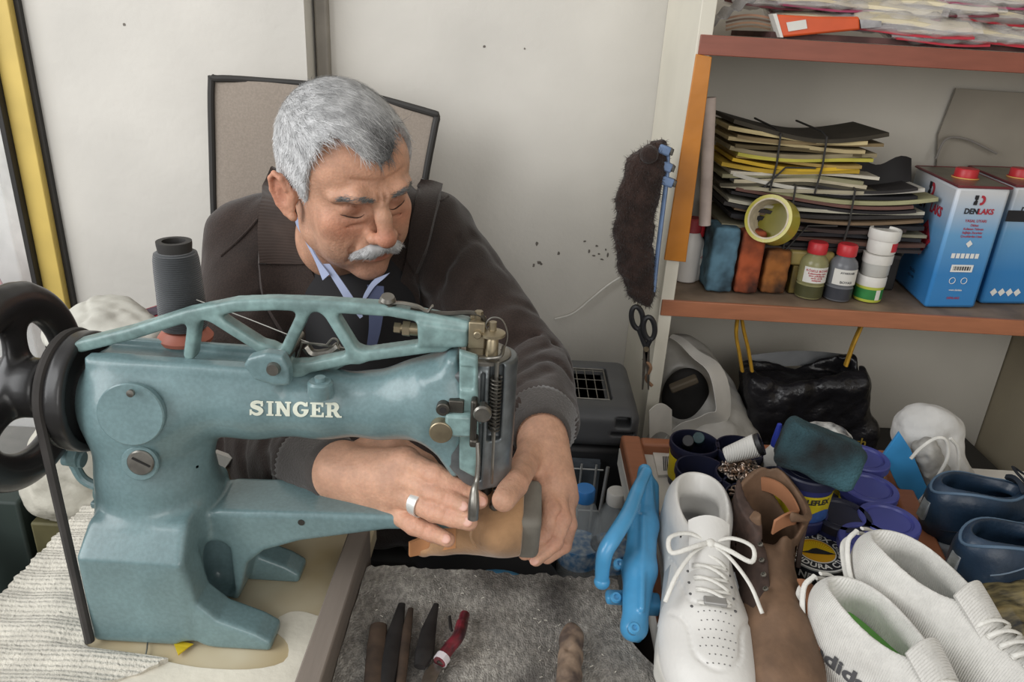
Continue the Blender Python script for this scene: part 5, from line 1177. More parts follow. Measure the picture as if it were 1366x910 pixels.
for i, s_ in enumerate(spec):
    k = list(s_); c = at(k[0], k[1], Y=1.27)
    pack(k[0], k[1], k[2], k[3], k[4], k[5], k[6], k[7], k[8], Yp=1.235 if k[1] > 30 else 1.29)
# filler stack under the packs so that they lie on something
MB().bb(.36, 1.03, 1.22, 1.46, 1.3492, 1.358).out('flat_insole_stack', mat('dim_insole_stack','#5a3d3a',.7,var=.4,vscale=30), label='flat layer of dark insole cards under the wrapped packs', cat='insole stack')
OP = thing('orange_packet', 'bright orange packet with white price sticker on edge of top shelf', 'packet', at(1090,38,Y=1.20))
q = [at(x, y, Y=1.205) for x, y in [(1033,19),(1043,50),(1148,40),(1147,22),(1090,22)]]; MB().prism(q, [p+V(0,.022,0) for p in q]).out('packet', mat('orange_pack','#d2582c',.4,var=.1), OP, bevel=.003)
q = [at(x, y, Y=1.2035) for x, y in [(1049,30),(1052,42),(1077,38),(1075,26)]]; MB().prism(q, [p+V(0,.001,0) for p in q]).out('price_sticker', m_lab, OP)
q = [at(x, y, Y=1.2045) for x, y in [(1031,19),(1041,50),(1045,50),(1036,18)]]; MB().prism(q, [p+V(0,.023,0) for p in q]).out('white_edge', m_lab, OP)
q = [at(x, y, Y=1.206) for x, y in [(1147,26),(1149,38),(1176,36),(1176,28)]]; MB().prism(q, [p+V(0,.01,0) for p in q]).out('silver_end', mat('silver_film','#a9a7a8',.25,metal=.6,var=.3,vscale=60), OP)
MB().sheet(lambda u, v: at(948+62*u, 36-38*u-14*v+3*math.sin(u*22+v*5), Y=1.215+.02*v), 20, 6, .0012).out('silver_film_sleeve', mat('silver_film','#a9a7a8',.25), label='crumpled silver plastic film at left end of top shelf', cat='plastic film', smooth=40)
for k in range(4):
    MB().sheet(lambda u, v, k=k: at(968+60*u, 40-5*k-5*math.sin(u*3), Y=1.23+.05*v), 12, 3, .003).out('brown_sole', mat('sole_%d' % k, ['#6e5844','#8a6a52','#5a4638','#94705a'][k], .7), smooth=60, group='brown leather soles on the top shelf',
        label=['lowest brown leather sole left of orange packet','second brown leather sole from bottom left of orange packet','third brown leather sole from bottom left of orange packet','topmost brown leather sole left of orange packet'][k], cat='leather sole')

# hanging fur polishing mitt, scissors, cable
m_fur = mat('dark_brown_fur', '#33231d', .95, var=.4, vscale=40, sheen=.15, attr=None, bump=.8, bscale=300, bdist=.004)
YM = 1.165
FM = thing('fur_polishing_mitt', 'dark brown fur polishing mitt with blue straps hanging beside the shelf', 'polishing mitt', at(862,300,Y=YM))
fc = [at(x, y, Y=YM) for x, y in [(878,200),(862,225),(850,265),(845,310),(848,350),(856,385),(862,402)]]
fo = chain(fc, [.016,.030,.031,.030,.028,.022,.010], .01, squash=((0,1,0),.75))+[disp(lambda P, d: d+.0018*np.sin(P[:,0]*300+P[:,2]*200)*np.sin(P[:,2]*330+P[:,1]*150))]
FB = sdf_obj('fur_pad', fo, .0028, m_fur, FM)
me_ = FB.data; nv = len(me_.vertices); co = np.empty(nv*3, np.float32); me_.vertices.foreach_get('co', co); co = co.reshape(-1,3).astype(float)+np.array(wloc(FB)); nn = np.empty(nv*3, np.float32); me_.vertices.foreach_get('normal', nn); nn = nn.reshape(-1,3).astype(float)
sel = RNG.choice(nv, 5000); dd_ = nn[sel]*.7+V(0,-.1,-.6)+RNG.normal(0,.3,(5000,3)); dd_ /= np.linalg.norm(dd_, axis=1, keepdims=True)
strands('fur_strands', {'p': co[sel], 'n': nn[sel]}, dd_, RNG.uniform(.004,.008,5000), .0004, np.full((5000,3),.1), np.full(5000,.001), m_fur, FB, 2)
m_bst = mat('blue_strap', '#6d83a5', .6, var=.2, vscale=30)
MB().tube(bez([at(x, y, Y=YM-.004) for x, y in [(891,200),(889,240),(883,290),(877,340),(872,388)]], 6), .0075, 10, squash=.5).out('blue_backing', m_bst, FM)
for (x, y) in ((886,200),(888,222),(890,242)):
    b = MB(); b.box(at(x, y, Y=YM-.006), (.020,.016,.014), rotm(0,0,.3)); b.out('blue_strap', m_bst, FM, bevel=.003)
    b = MB(); q = at(x+9, y+2, Y=YM-.006); b.box(q, (.005,.018,.010), rotm(0,0,.2)); b.out('buckle', m_dsteel, FM, bevel=.001)
MB().sph(at(866,206,Y=YM-.02), (.014,.012,.014), 12).out('fur_tuft', m_fur, FM)
SCi = thing('scissors', 'black handled scissors hanging upside down below the fur mitt', 'scissors', at(862,440,Y=1.17))
def ringp(cx, cy, rx, ry, an, Y): return [at(cx+rx*math.cos(a)*math.cos(an)-ry*math.sin(a)*math.sin(an), cy+rx*math.cos(a)*math.sin(an)+ry*math.sin(a)*math.cos(an), Y=Y) for a in np.linspace(0, 2*math.pi, 25)[:-1]]
for (cx, cy, an, Y) in ((850,424,-.15,1.172),(866,438,-.1,1.165)):
    b = MB(); b.tube(ringp(cx, cy, 7.5, 15, an, Y), .0045, 8, closed=True); b.tube([at(cx+2, cy+13, Y=Y), at(862, 466, Y=1.168)], [.005,.004], 8); b.out('handle', m_blackp, SCi)
for dx in (-1, 1): MB().hexa([at(859+dx,462,Y=1.166), at(866+dx,462,Y=1.166), at(866+dx,462,Y=1.169), at(859+dx,462,Y=1.169)], [at(860+dx*4,520,Y=1.166), at(862+dx*4,520,Y=1.166), at(862+dx*4,520,Y=1.169), at(860+dx*4,520,Y=1.169)]).out('blade', m_steel, SCi)
MB().lathe(at(862,466,Y=1.163), [(.004,-.003),(.005,0),(.004,.003),(0,.003)], 12, (0,-1,0)).out('rivet', m_brass, SCi)
MB().tube(bez([at(858,478,Y=1.172),at(868,490,Y=1.165),at(862,505,Y=1.172),at(870,515,Y=1.17)], 6), .003, 8).out('leather_loop', mat('tan_loop','#8a6a50',.8), label='tan leather loop around the scissors blades', cat='strap')
MB().tube(bez([at(x, y, Y=1.492) for x, y in [(740,426),(765,418),(790,398),(812,380),(835,366)]], 6), .0024, 8).out('white_cable', m_white, label='thin white cable running along back wall right of the seated person', cat='cable')

# pet carrier, bottles behind his arm
PC = thing('pet_carrier', 'dark grey plastic carrier with wire grille top behind the seated person', 'pet carrier', (.1,1.16,0))
m_pc = mat('dark_grey_plastic', '#4d4e50', .5, var=.08, vscale=20); m_pc2 = mat('black_grey_plastic', '#242426', .5)
zc_ = .792
gx0 = at(735,505,Z=.785)[0]; gx1 = at(806,505,Z=.785)[0]
pco = [rbox((.085,1.155,zc_-.035), (.128,.105,.035), .022), rbox(((gx0+gx1)/2,1.155,zc_+.01), ((gx1-gx0)/2+.004,.062,.02), .004, k=.0, mode='s'), rbox((.185,1.06,zc_-.02), (.012,.02,.008), .002, k=0, mode='s'), rbox((.185,1.055,zc_-.04), (.02,.012,.003), .001, k=0, mode='s')]
sdf_obj('carrier_top', pco, .003, m_pc, PC)
MB().bb(gx0-.01,gx1,1.10,1.21,zc_-.014,zc_-.010).out('grille_card', mat('pale_card','#b9aea2',.8), PC)
b = MB()
for k in range(6): b.tube([(gx0+.015*k,1.095,zc_-.004),(gx0+.015*k,1.215,zc_-.004)], .0009, 6)
for k in range(4): b.tube([(gx0,1.10+.036*k,zc_-.004),(gx1,1.10+.036*k,zc_-.004)], .0009, 6)
b.tube([(gx0,1.097,zc_-.003),(gx1,1.097,zc_-.003),(gx1,1.213,zc_-.003),(gx0,1.213,zc_-.003)], .002, 6, closed=True); b.out('top_grille', m_steel, PC)
MB().bb(-.043,.213,1.06,1.255,.30,zc_-.072).out('carrier_body', m_pc2, PC, bevel=.01)
b = MB()
for k in range(8): b.tube([(-.02+.024*k,1.040,.42),(-.02+.024*k,1.040,.70)], .0019, 6)
for z in (.43,.52,.61,.69): b.tube([(-.03,1.041,z),(.16,1.041,z)], .0014, 6)
b.tube([(.165,1.035,.42),(.158,1.03,.56),(.166,1.035,.70)], .003, 8); b.out('wire_door', mat('bright_wire','#b9b9b6',.35,metal=.5,var=.1), PC)
MB().bb(-.03,.155,1.045,1.058,.42,.70).out('door_recess', mat('smoky_interior','#50565c',.4,var=.4,vscale=30), PC)
MB().bb(-.04,.21,1.05,1.25,.001,.30).out('carrier_stand', m_blk, PC)
ST = thing('low_stool', 'dark low stool in the gap holding the water bottles', 'stool', (.09,.93,0))
MB().bb(-.0,.172,.86,1.02,.47,.50).out('stool_seat', m_blk, ST, bevel=.003)
for x in (.02,.15):
    for y in (.88,1.0): MB().bb(x-.012,x+.012,y-.012,y+.012,.001,.47).out('leg', m_blk, ST)
m_pet = mat('clear_bottle_plastic', '#dfe4e4', .12, var=0, alpha=.30, spec=.8); m_bl = mat('blue_label', '#4f86b8', .4, var=.3, vscale=90, col2='#c8d4dc')
for (x, y, capm, lab) in ((781,650,mat('blue_cap','#3a7fc4',.4),'clear water bottle with blue cap beside the hand holding the boot'),(824,654,m_white,'clear water bottle with white cap left of blue metal tool')):
    c = at(x, y, Z=.715); c = V(c[0], c[1], .5008); t = thing('water_bottle', lab, 'bottle', c, 'water bottles on the low stool'); H_ = .215
    MB().lathe(c, [(.026,0),(.031,.006),(.031,.04),(.0295,.045),(.031,.05),(.031,.085),(.031,.14),(.029,.155),(.020,.18),(.0135,.192),(.0135,.198)], 36).out('bottle_body', m_pet, t, smooth=40)
    MB().lathe(c, [(.0316,.080),(.0318,.081),(.0318,.112),(.0316,.113)], 36).out('label', m_bl, t, smooth=40)
    MB().lathe(c, [(.0150,.192),(.0155,.194),(.0155,.211),(.014,.213),(0,.213)], 28).out('bottle_cap', capm, t, smooth=40)
MB().tube(bez([(-.06,.80,.62),(-.02,.80,.66),(.03,.80,.655),(.06,.80,.60)], 6), .012, 10).tube([(.02,.80,.66),(.02,.80,.40)], .011, 10).tube([(-.06,.80,.62),(-.06,.80,.001)], .011, 10).tube([(.06,.80,.60),(.06,.80,.001)], .011, 10).out('blue_pedal_frame', mat('blue_tool_paint','#4a97c6',.35,var=.12,vscale=30,coat=.4), label='blue painted metal frame under the held boot', cat='metal frame')

# bags hanging below the shelf
m_wbag = mat('white_bag_film', '#b9b6b0', .35, var=.15, vscale=12, bump=.7, bscale=25, bdist=.006); m_bbag = mat('black_bag_film', '#222124', .32, var=.3, vscale=10, bump=.9, bscale=22, bdist=.012)
def P3(x, y, Y): return at(x, y, Y=Y)
WBG = thing('white_carrier_bag', 'open white plastic bag with dark contents below the shelf', 'bag', P3(930,580,1.2))
wo = [cone(P3(905,470,1.32), P3(925,590,1.24), .035, .085, .04), cone(P3(925,480,1.34), P3(955,590,1.24), .04, .080, .04), cone(P3(895,600,1.19), P3(950,600,1.19), .05, .05, .03), cone(P3(925,600,1.22), V(P3(925,600,1.22)[0],1.22,.62), .085, .07, .03),
      crumple(.003, 55, 2), ell(P3(915,525,1.20), (.040,.07,.062), k=.012, mode='s'), cone(P3(902,470,1.24), P3(918,520,1.20), .018, .035, .01, 's'), disp(lambda P, d: np.maximum(d, .571-P[:,2]))]
sdf_obj('bag_film', wo, .0035, m_wbag, WBG)
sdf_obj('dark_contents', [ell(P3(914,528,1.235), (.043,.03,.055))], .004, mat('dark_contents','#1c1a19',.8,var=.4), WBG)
MB().box(P3(912,512,1.19), (.05,.02,.012), rotm(0,0,-.5)).out('dull_strap', mat('dull_brown','#4d4437',.7), WBG, bevel=.003)
rimA = [P3(x, y, Y) for x, y, Y in [(893,450,1.27),(915,468,1.24),(938,488,1.21),(951,515,1.19),(955,548,1.17),(940,553,1.165),(915,562,1.16),(893,578,1.16),(880,590,1.15)]]
rimB = [P3(x, y, Y) for x, y, Y in [(897,446,1.28),(925,462,1.26),(955,482,1.24),(972,515,1.22),(974,556,1.19),(950,570,1.18),(925,582,1.17),(905,592,1.17),(890,602,1.16)]]
ra = bez(rimA, 4); rb2 = bez(rimB, 4)
MB().sheet(lambda u, v: ra[int(round(u*(len(ra)-1)))]*(1-v)+rb2[int(round(u*(len(ra)-1)))]*v+V(0,.004*math.sin(u*30)*v,.003*math.sin(u*25)), len(ra)-1, 4, .0012).out('bag_rim', mat('bright_bag_film','#d9d6d0',.4,var=.1), WBG, smooth=60)
MB().sheet(lambda u, v: P3(866+30*u, 548+44*u*0+38*v-10*math.sin(u*3), 1.13+.03*u), 10, 8, .0012).out('torn_flap', mat('bright_bag_film','#d9d6d0',.4), WBG, smooth=60)
BBG = thing('black_bag', 'black shiny bag with yellow handles hanging under the middle shelf', 'bag', P3(1075,600,1.25))
bo = [plate(polys=[[A2(995,493,1.27), A2(1075,498,1.27), A2(1148,486,1.27), A2(1160,560,1.27), A2(1158,700,1.27), A2(1005,700,1.27), A2(985,560,1.27)]], y0=1.22, y1=1.33, rnd=.025, k2=0),
      rbox(P3(1072,490,1.28), (.095,.034,.02), .01, k=.008, mode='s'), crumple(.0032, 60, 5), disp(lambda P, d: np.maximum(d, .571-P[:,2]))]
sdf_obj('bag_body', bo, .0035, m_bbag, BBG)
MB().sheet(lambda u, v: P3(1000+130*u, 474-6*math.sin(u*3)+20*v, 1.345-.01*v), 16, 4, .002).out('grey_lining', mat('grey_lining','#66686a',.4,var=.2,bump=.5,bscale=30), BBG, smooth=50)
m_yh = mat('yellow_handle', '#b58a2a', .5, var=.25, vscale=40)
for pts in ([(990,495),(986,470),(982,445),(985,415)], [(1003,495),(998,465),(992,440),(988,415)], [(1128,488),(1138,460),(1150,432),(1155,415)]):
    MB().tube(bez([P3(x, y, 1.235) for x, y in pts], 5), .0065, 8, squash=.5).out('handle', m_yh, BBG)
gold = mat('gold_print', '#a88f3d', .5)
put_text('gold_lettering', 'na sagh', .026, lambda x, y: P3(1128,590,1.19)+V(x, 0, y), gold, BBG, .0003)

# ---- tubs of leather polish in the tray
ZD = .7552
m_navy = mat('navy_plastic', '#2b3166', .42, var=.12, vscale=30); m_navy2 = mat('dark_navy_plastic', '#1d2036', .45, var=.15)
m_lid = mat('blue_lid', '#474c92', .38, var=.12, vscale=20); m_yl = mat('yellow_label', '#cdbb22', .5, var=.25, vscale=30)
TR_, TH_ = .0335, .068
def tub(x, y, lab, z0=ZD, lid=None, body=None, text=False, center=None, top=None, dirty=False):
    c = at(x, y, Z=z0+TH_) if center is None else center; c = V(c[0], c[1], z0); r = TR_
    t = thing('polish_tub', lab, 'polish tub', c, 'navy polish tubs in the tray')
    if lid is None:
        MB().lathe(c, [(r*.86,0),(r*.88,.003),(r*.97,TH_-.010),(r*1.04,TH_-.009),(r*1.04,TH_-.002),(r*1.02,TH_),(r*.95,TH_),(r*.93,TH_-.004),(r*.84,.006),(0,.006)], 36).out('tub_body', body or m_navy2, t, smooth=40)
    else:
        MB().lathe(c, [(r*.86,0),(r*.88,.003),(r*.96,TH_-.010),(0,TH_-.008)], 36).out('tub_body', body or m_navy, t, smooth=40)
        MB().lathe(c, [(r*1.0,TH_-.012),(r*1.06,TH_-.011),(r*1.07,TH_-.001),(r*1.03,TH_+.001),(r*.84,TH_+.001),(r*.80,TH_-.0015),(r*.74,TH_-.0015),(r*.72,TH_-.0005),(r*.3,TH_-.0002),(0,TH_)], 44).out('lid', lid, t, smooth=30)
    A_ = math.radians(230); s0 = -math.pi/2-A_/2
    rz = lambda z: r*(.88+.09*z/TH_)*1.02
    MB().sheet(lambda u, v: c+V(math.cos(s0+A_*u)*rz(.012+.036*v), math.sin(s0+A_*u)*rz(.012+.036*v), .012+.036*v), 30, 2, .0006).out('yellow_label', m_yl, t, smooth=60)
    if text:
        put_text('label_text', 'DURI LEFLEX', .0095, lambda x_, y_: c+V(math.sin(x_/r-.15)*rz(.04)*1.03, -math.cos(x_/r-.15)*rz(.04)*1.03, .041+y_), m_ink, t, .0004)
        MB().sheet(lambda u, v: c+V(math.cos(-1.75+1.3*u)*rz(.02)*1.025, math.sin(-1.75+1.3*u)*rz(.02)*1.025, .013+(.006+.010*math.sin(3*u))*v), 14, 2, .0004).out('blue_wave_print', mat('blue_print','#3f63a8',.5,var=.3,vscale=90), t, smooth=60)
        b = MB(); q_ = -1.95
        b.sheet(lambda u, v: c+V(math.cos(q_+.36*u)*rz(.025)*1.035, math.sin(q_+.36*u)*rz(.025)*1.035, .016+.014*v*(1-.4*abs(u-.5))), 6, 2, .0004).out('sun_print', mat('sun_yellow','#e0c91c',.5), t, smooth=60)
        MB().sheet(lambda u, v: c+V(math.cos(q_+.08+.2*u)*rz(.025)*1.045, math.sin(q_+.08+.2*u)*rz(.025)*1.045, .021+.003*v-.002*u), 4, 1, .0003).out('hill_print', m_ink, t)
    return t
tub(927,589,'open polish tub holding small dark bottles at back left of tray')
tub(936,625,'empty dark open tub just behind the white leather sneaker')
tub(988,597,'open tub carrying a white thread spool at back of tray')
tub(990,633,'open tub heaped with metal studs and eyelets in tray')
tub(1004,664,'second tub of metal studs hidden behind brown boot top')
tub(1046,641,'open tub with white glue bottle standing in it')
cst = at(1064,676,Z=ZD+TH_+.001)
tub(0,0,'lower tub of the two tub stack under the dark sponge', center=cst, text=False, lid=m_navy)
tub(0,0,'upper tub with yellow label directly under dark sponge, top of the stack', center=cst+V(.002,0,0), z0=ZD+TH_-.012, body=m_navy, text=True, lid=m_navy2)
tub(1151,610,'blue lidded tub farthest back beside the dark sponge', lid=m_lid)
tub(1160,650,'blue lidded tub, second from back next to the dark sponge', lid=m_lid)
tub(1186,693,'blue lidded tub closest to right rim of the tray', lid=m_lid)
tub(1162,722,'blue lidded tub with bright yellow label nearest the knit sneakers', lid=m_lid, text=True)
tub(1122,686,'dark topped tub with yellow label in front of the sponge', lid=m_navy2)
# contents
p = at(990,630,Z=ZD+TH_)
def studs(p, n, seed, lab):
    b = MB(); rr = random.Random(seed)
    for k in range(n):
        a = rr.uniform(0, 6.28); q = math.sqrt(rr.random())*.027; z = .003+.010*(1-(q/.028)**2)+rr.uniform(0, .004); c = p+V(q*math.cos(a), q*math.sin(a), z-.008)
        if k % 3 == 0: b.tube([c+V(.0045*math.cos(w), .0045*math.sin(w)*.8, .002*math.sin(w+k)) for w in np.linspace(0, 6.28, 11)[:-1]], .0011, 5, closed=True)
        elif k % 3 == 1: b.sph(c, (.0028,.0028,.0022), 5)
        else: b.tube([c, c+V(rr.uniform(-.005,.005), rr.uniform(-.005,.005), .005)], .0013, 5)
    b.out('metal_studs', mat('mixed_metal_studs','#8f8c88',.3,metal=.85,var=.5,vscale=130,col2='#b89880'), label=lab, cat='studs', kind='stuff')
studs(p+V(0,0,.003), 190, 3, 'heap of metal studs, rings and eyelets in open tub')
studs(at(1004,662,Z=ZD+TH_), 90, 4, 'dark metal studs and eyelets in tub behind the brown boot')
def spool(a, b_, r0, r1, lab, m):
    d = b_-a; L0 = np.linalg.norm(d); t = thing('thread_spool', lab, 'thread spool', a)
    MB().lathe(a, [(0,0),(r0*.9,0),(r0,.003),(r1,L0*.86),(r1*.8,L0*.88)], 28, d).out('thread_winding', m, t, smooth=40); MB().lathe(a, [(r1*.78,L0*.84),(r1*.95,L0*.9),(r1*.95,L0),(r1*.6,L0),(r1*.55,L0-.012),(0,L0-.012)], 28, d).out('cone_rim', m_blackp, t, smooth=40)
spool(at(968,608,Z=.842), at(1016,592,Z=.868), .011, .0155, 'white thread spool lying across an open navy tub', wave_bump(mat('white_spool','#d8d6d0',.8), 120, .6, 'X', .001))
spool(at(1040,596,Z=.80), at(1058,578,Z=.875), .013, .013, 'black thread spool leaning behind dark sponge', m_blackp)
for (x, y, l_, m_, nm, lb) in ((918,588,.05,m_blackp,'black_marker','black marker standing in the back left tub'),(932,584,.055,mat('dark_teal_glass','#32484c',.2,var=.4,vscale=50),'small_dark_vial','dark teal glass vial inside the back left tub')):
    a = at(x, y+8, Z=ZD+.03); MB().cyl(a, at(x, y, Z=ZD+.03+l_), .008, n=18).out(nm, m_, bevel=.001, label=lb, cat='small bottle')
GB = thing('glue_bottle', 'white glue bottle with pointed blue cap standing in a tub', 'glue bottle', at(1032,655,Z=ZD+.02)); a = np.array(GB.location)+V(0,.006,.0); d = V(-.10,-.02,1)
MB().lathe(a, [(.014,0),(.0165,.003),(.0165,.045),(.0155,.058),(.009,.068),(.008,.072)], 24, d).out('bottle_body', m_white, GB, smooth=40); MB().lathe(a, [(.0085,.069),(.0088,.072),(.0078,.08),(.003,.103),(0,.104)], 20, d).out('blue_cap', mat('blue_nozzle','#2f3f9e',.4), GB, smooth=40)
# sponge
sc_ = cst+V(.022,.004,0); zs_ = ZD+2*TH_-.010
sdf_obj('dark_sponge', [rbox((sc_[0]-.016,sc_[1]-.010,zs_+.024), (.045,.040,.027), .010, rotm(-.35,-.34,.18)), crumple(.0008, 160, 7)], .0025,
        mat('sponge','#141516',.95,var=.6,vscale=11,col2='#385c65',bump=1.,bscale=350,bdist=.003), label='large dark sponge with teal side lying on stacked polish tubs', cat='sponge')
jp = at(1096,590,Z=.865)
sdf_obj('marbled_pouch', [ell(V(jp[0],jp[1],.868), (.040,.026,.024)), disp(lambda P, d: d+.001*np.sin(P[:,0]*300)*np.sin(P[:,2]*280))], .0025, mat('marbled','#3d3d40',.4,var=.5,vscale=75,col2='#c9c9c6'), label='black and white marbled pouch behind dark sponge', cat='pouch')
MB().lathe((jp[0],jp[1]+.01,ZD), [(.03,0),(.033,.004),(.033,.085),(.03,.088),(0,.088)], 32).out('dark_jar', m_navy2, smooth=40, label='dark jar behind the sponge carrying the marbled pouch', cat='jar')
# round polish tin in front, with printed sun lid
c = at(1089,736,Z=ZD+.048); TN = thing('polish_tin', 'round black and white tin with yellow sun on its lid', 'tin', V(c[0],c[1],ZD)); c = V(c[0],c[1],ZD); r = .0365; zt3 = .048
MB().lathe(c, [(r*.93,0),(r*.95,.002),(r*.95,.028),(r,.030),(r,zt3-.001),(r*.98,zt3),(r*.93,zt3),(r*.92,zt3-.0012),(0,zt3-.0012)], 48).out('tin_body', mat('glass_grey','#9a9c98',.3,var=.2,vscale=30), TN, smooth=35)
MB().lathe(c, [(r*1.005,.029),(r*1.012,.030),(r*1.012,zt3-.002),(r*1.0,zt3-.001)], 48).out('black_rim_band', m_ink, TN, smooth=35)
def flat(prof, z, m, nm): MB().lathe(c, [(prof,z),(prof,z+.0003),(0,z+.0003)], 48).out(nm, m, TN, smooth=None)
flat(r*.98, zt3+.0002, m_inkw, 'white_ring'); flat(r*.93, zt3+.0006, m_ink, 'black_ring'); flat(r*.60, zt3+.0010, m_inkw, 'white_inner_ring'); flat(r*.565, zt3+.0014, mat('sun_orange','#d9a21c',.5), 'sun_disc')
b = MB(); cy_ = -r*.12
for k in range(22):
    a0_ = math.pi*k/22-.02; a1_ = a0_+math.pi/44; b.prism([c+V(.0,cy_,zt3+.0018), c+V(r*.55*math.cos(a0_),cy_+r*.60*math.sin(a0_)*.95,zt3+.0018), c+V(r*.55*math.cos(a1_),cy_+r*.60*math.sin(a1_)*.95,zt3+.0018)], [c+V(0,cy_,zt3+.0020), c+V(r*.55*math.cos(a0_),cy_+r*.60*math.sin(a0_)*.95,zt3+.0020), c+V(r*.55*math.cos(a1_),cy_+r*.60*math.sin(a1_)*.95,zt3+.0020)])
b.out('sun_rays', mat('sun_yellow2','#e8cf1a',.5), TN, smooth=None)
hp_ = [(-.54,-.12),(-.30,-.06),(-.12,.06),(.02,.10),(.18,.02),(.40,-.10),(.55,-.16),(.30,-.20),(-.2,-.18)]; MB().prism([c+V(x*r,y*r,zt3+.0022) for x, y in hp_], [c+V(x*r,y*r,zt3+.0025) for x, y in hp_]).out('hill_silhouette', m_ink, TN, smooth=None)
def ringtext(txt, rad, a_mid, flip, size, nm):
    v, f = text_mesh(txt, size, .0003, 1.05)
    def fn(x, y):
        if not flip: a = a_mid-x/rad; q = rad+y
        else: a = a_mid+x/rad; q = rad-y
        return c+V(q*math.cos(a), q*math.sin(a), zt3+.0011)
    mesh_obj(nm, np.array([fn(p[0], p[1]) for p in v]), f, m_inkw, TN, smooth=None)
ringtext('DURI LEFLEX GRUP', r*.77, math.radians(78), False, .0125, 'ring_text'); ringtext('MONDURA CİLASI', r*.77, math.radians(-98), True, .0115, 'ring_text')
put_text('rim_text', 'NERO 1', .012, lambda x, y: c+V(math.sin(x/r-.25)*r*1.02, -math.cos(x/r-.25)*r*1.02, .038+y), m_inkw, TN, .0003)
# paper booklet on tray
q = [at(x, y, Z=ZD+.004) for x, y in [(871,603),(878,634),(904,632),(900,604)]]; BK = thing('booklet', 'small white booklet with black bars print at back left of tray', 'booklet', q[0]); MB().prism(q, [p-V(0,0,.004) for p in q]).out('pages', m_white, BK)
b = MB()
for k in range(6): x = 884+2.4*k; qq = [at(x, 609, Z=ZD+.0044), at(x+1.4, 609, Z=ZD+.0044), at(x+2.6, 628, Z=ZD+.0044), at(x+1.2, 628, Z=ZD+.0044)]; b.prism(qq, [p+V(0,0,.0003) for p in qq])
b.out('printed_bars', m_ink, BK, smooth=None)

# ------------------------------------------------------------------ shoes
def march(ops_, P, D, n=60):
    P = np.array(P, float); D = np.array(D, float)
    for _ in range(n): P = P+D*np.clip(field(ops_, P)*.85, -.006, .012)[:, None]
    return P
def drop(ops_, xy, lift=0.):
    P = np.array([(x, y, .19) for x, y in xy]); Q = march(ops_, P, np.tile([0, 0, -1.], (len(P), 1))); Q[:, 2] += lift; return Q
SOLE = [(-.146,0),(-.140,.020),(-.120,.034),(-.08,.037),(-.03,.035),(.02,.042),(.06,.050),(.095,.048),(.125,.034),(.143,.012),(.146,-.004),(.138,-.024),(.115,-.040),(.08,-.048),(.04,-.044),(.0,-.036),(-.05,-.034),(-.11,-.036),(-.135,-.024)]
def sdf_shoe(thick, high=0., inner=.0):
    u = [ell((-.096,0,.056+high*.3),(.048,.037,.060+high*.3)), cone((-.09,0,.052),(.045,0,.043),.036,.039,.02), ell((.062,0,.034),(.062,.047,.037),k=.02), ell((.094,0,.029),(.049,.043,.031),k=.02),
         cone((-.025,0,.082+high*.4),(.05,0,.060),.021,.015,.025), ell((-.078,0,.086+high),(.060,.035,.030),k=.02)]
    cav = [ell((-.072,0,.121+high),(.058,.0275,.054),k=.005,mode='s'), cone((-.090,0,.078),(-.020,0,.062),.0275,.022,.008,'s'), cone((-.10,0,.045),(.03,0,.040),.026,.022,.01,'s')]
    clip = disp(lambda P, d: np.maximum(d, thick*.6-P[:, 2]))
    return u, cav, clip
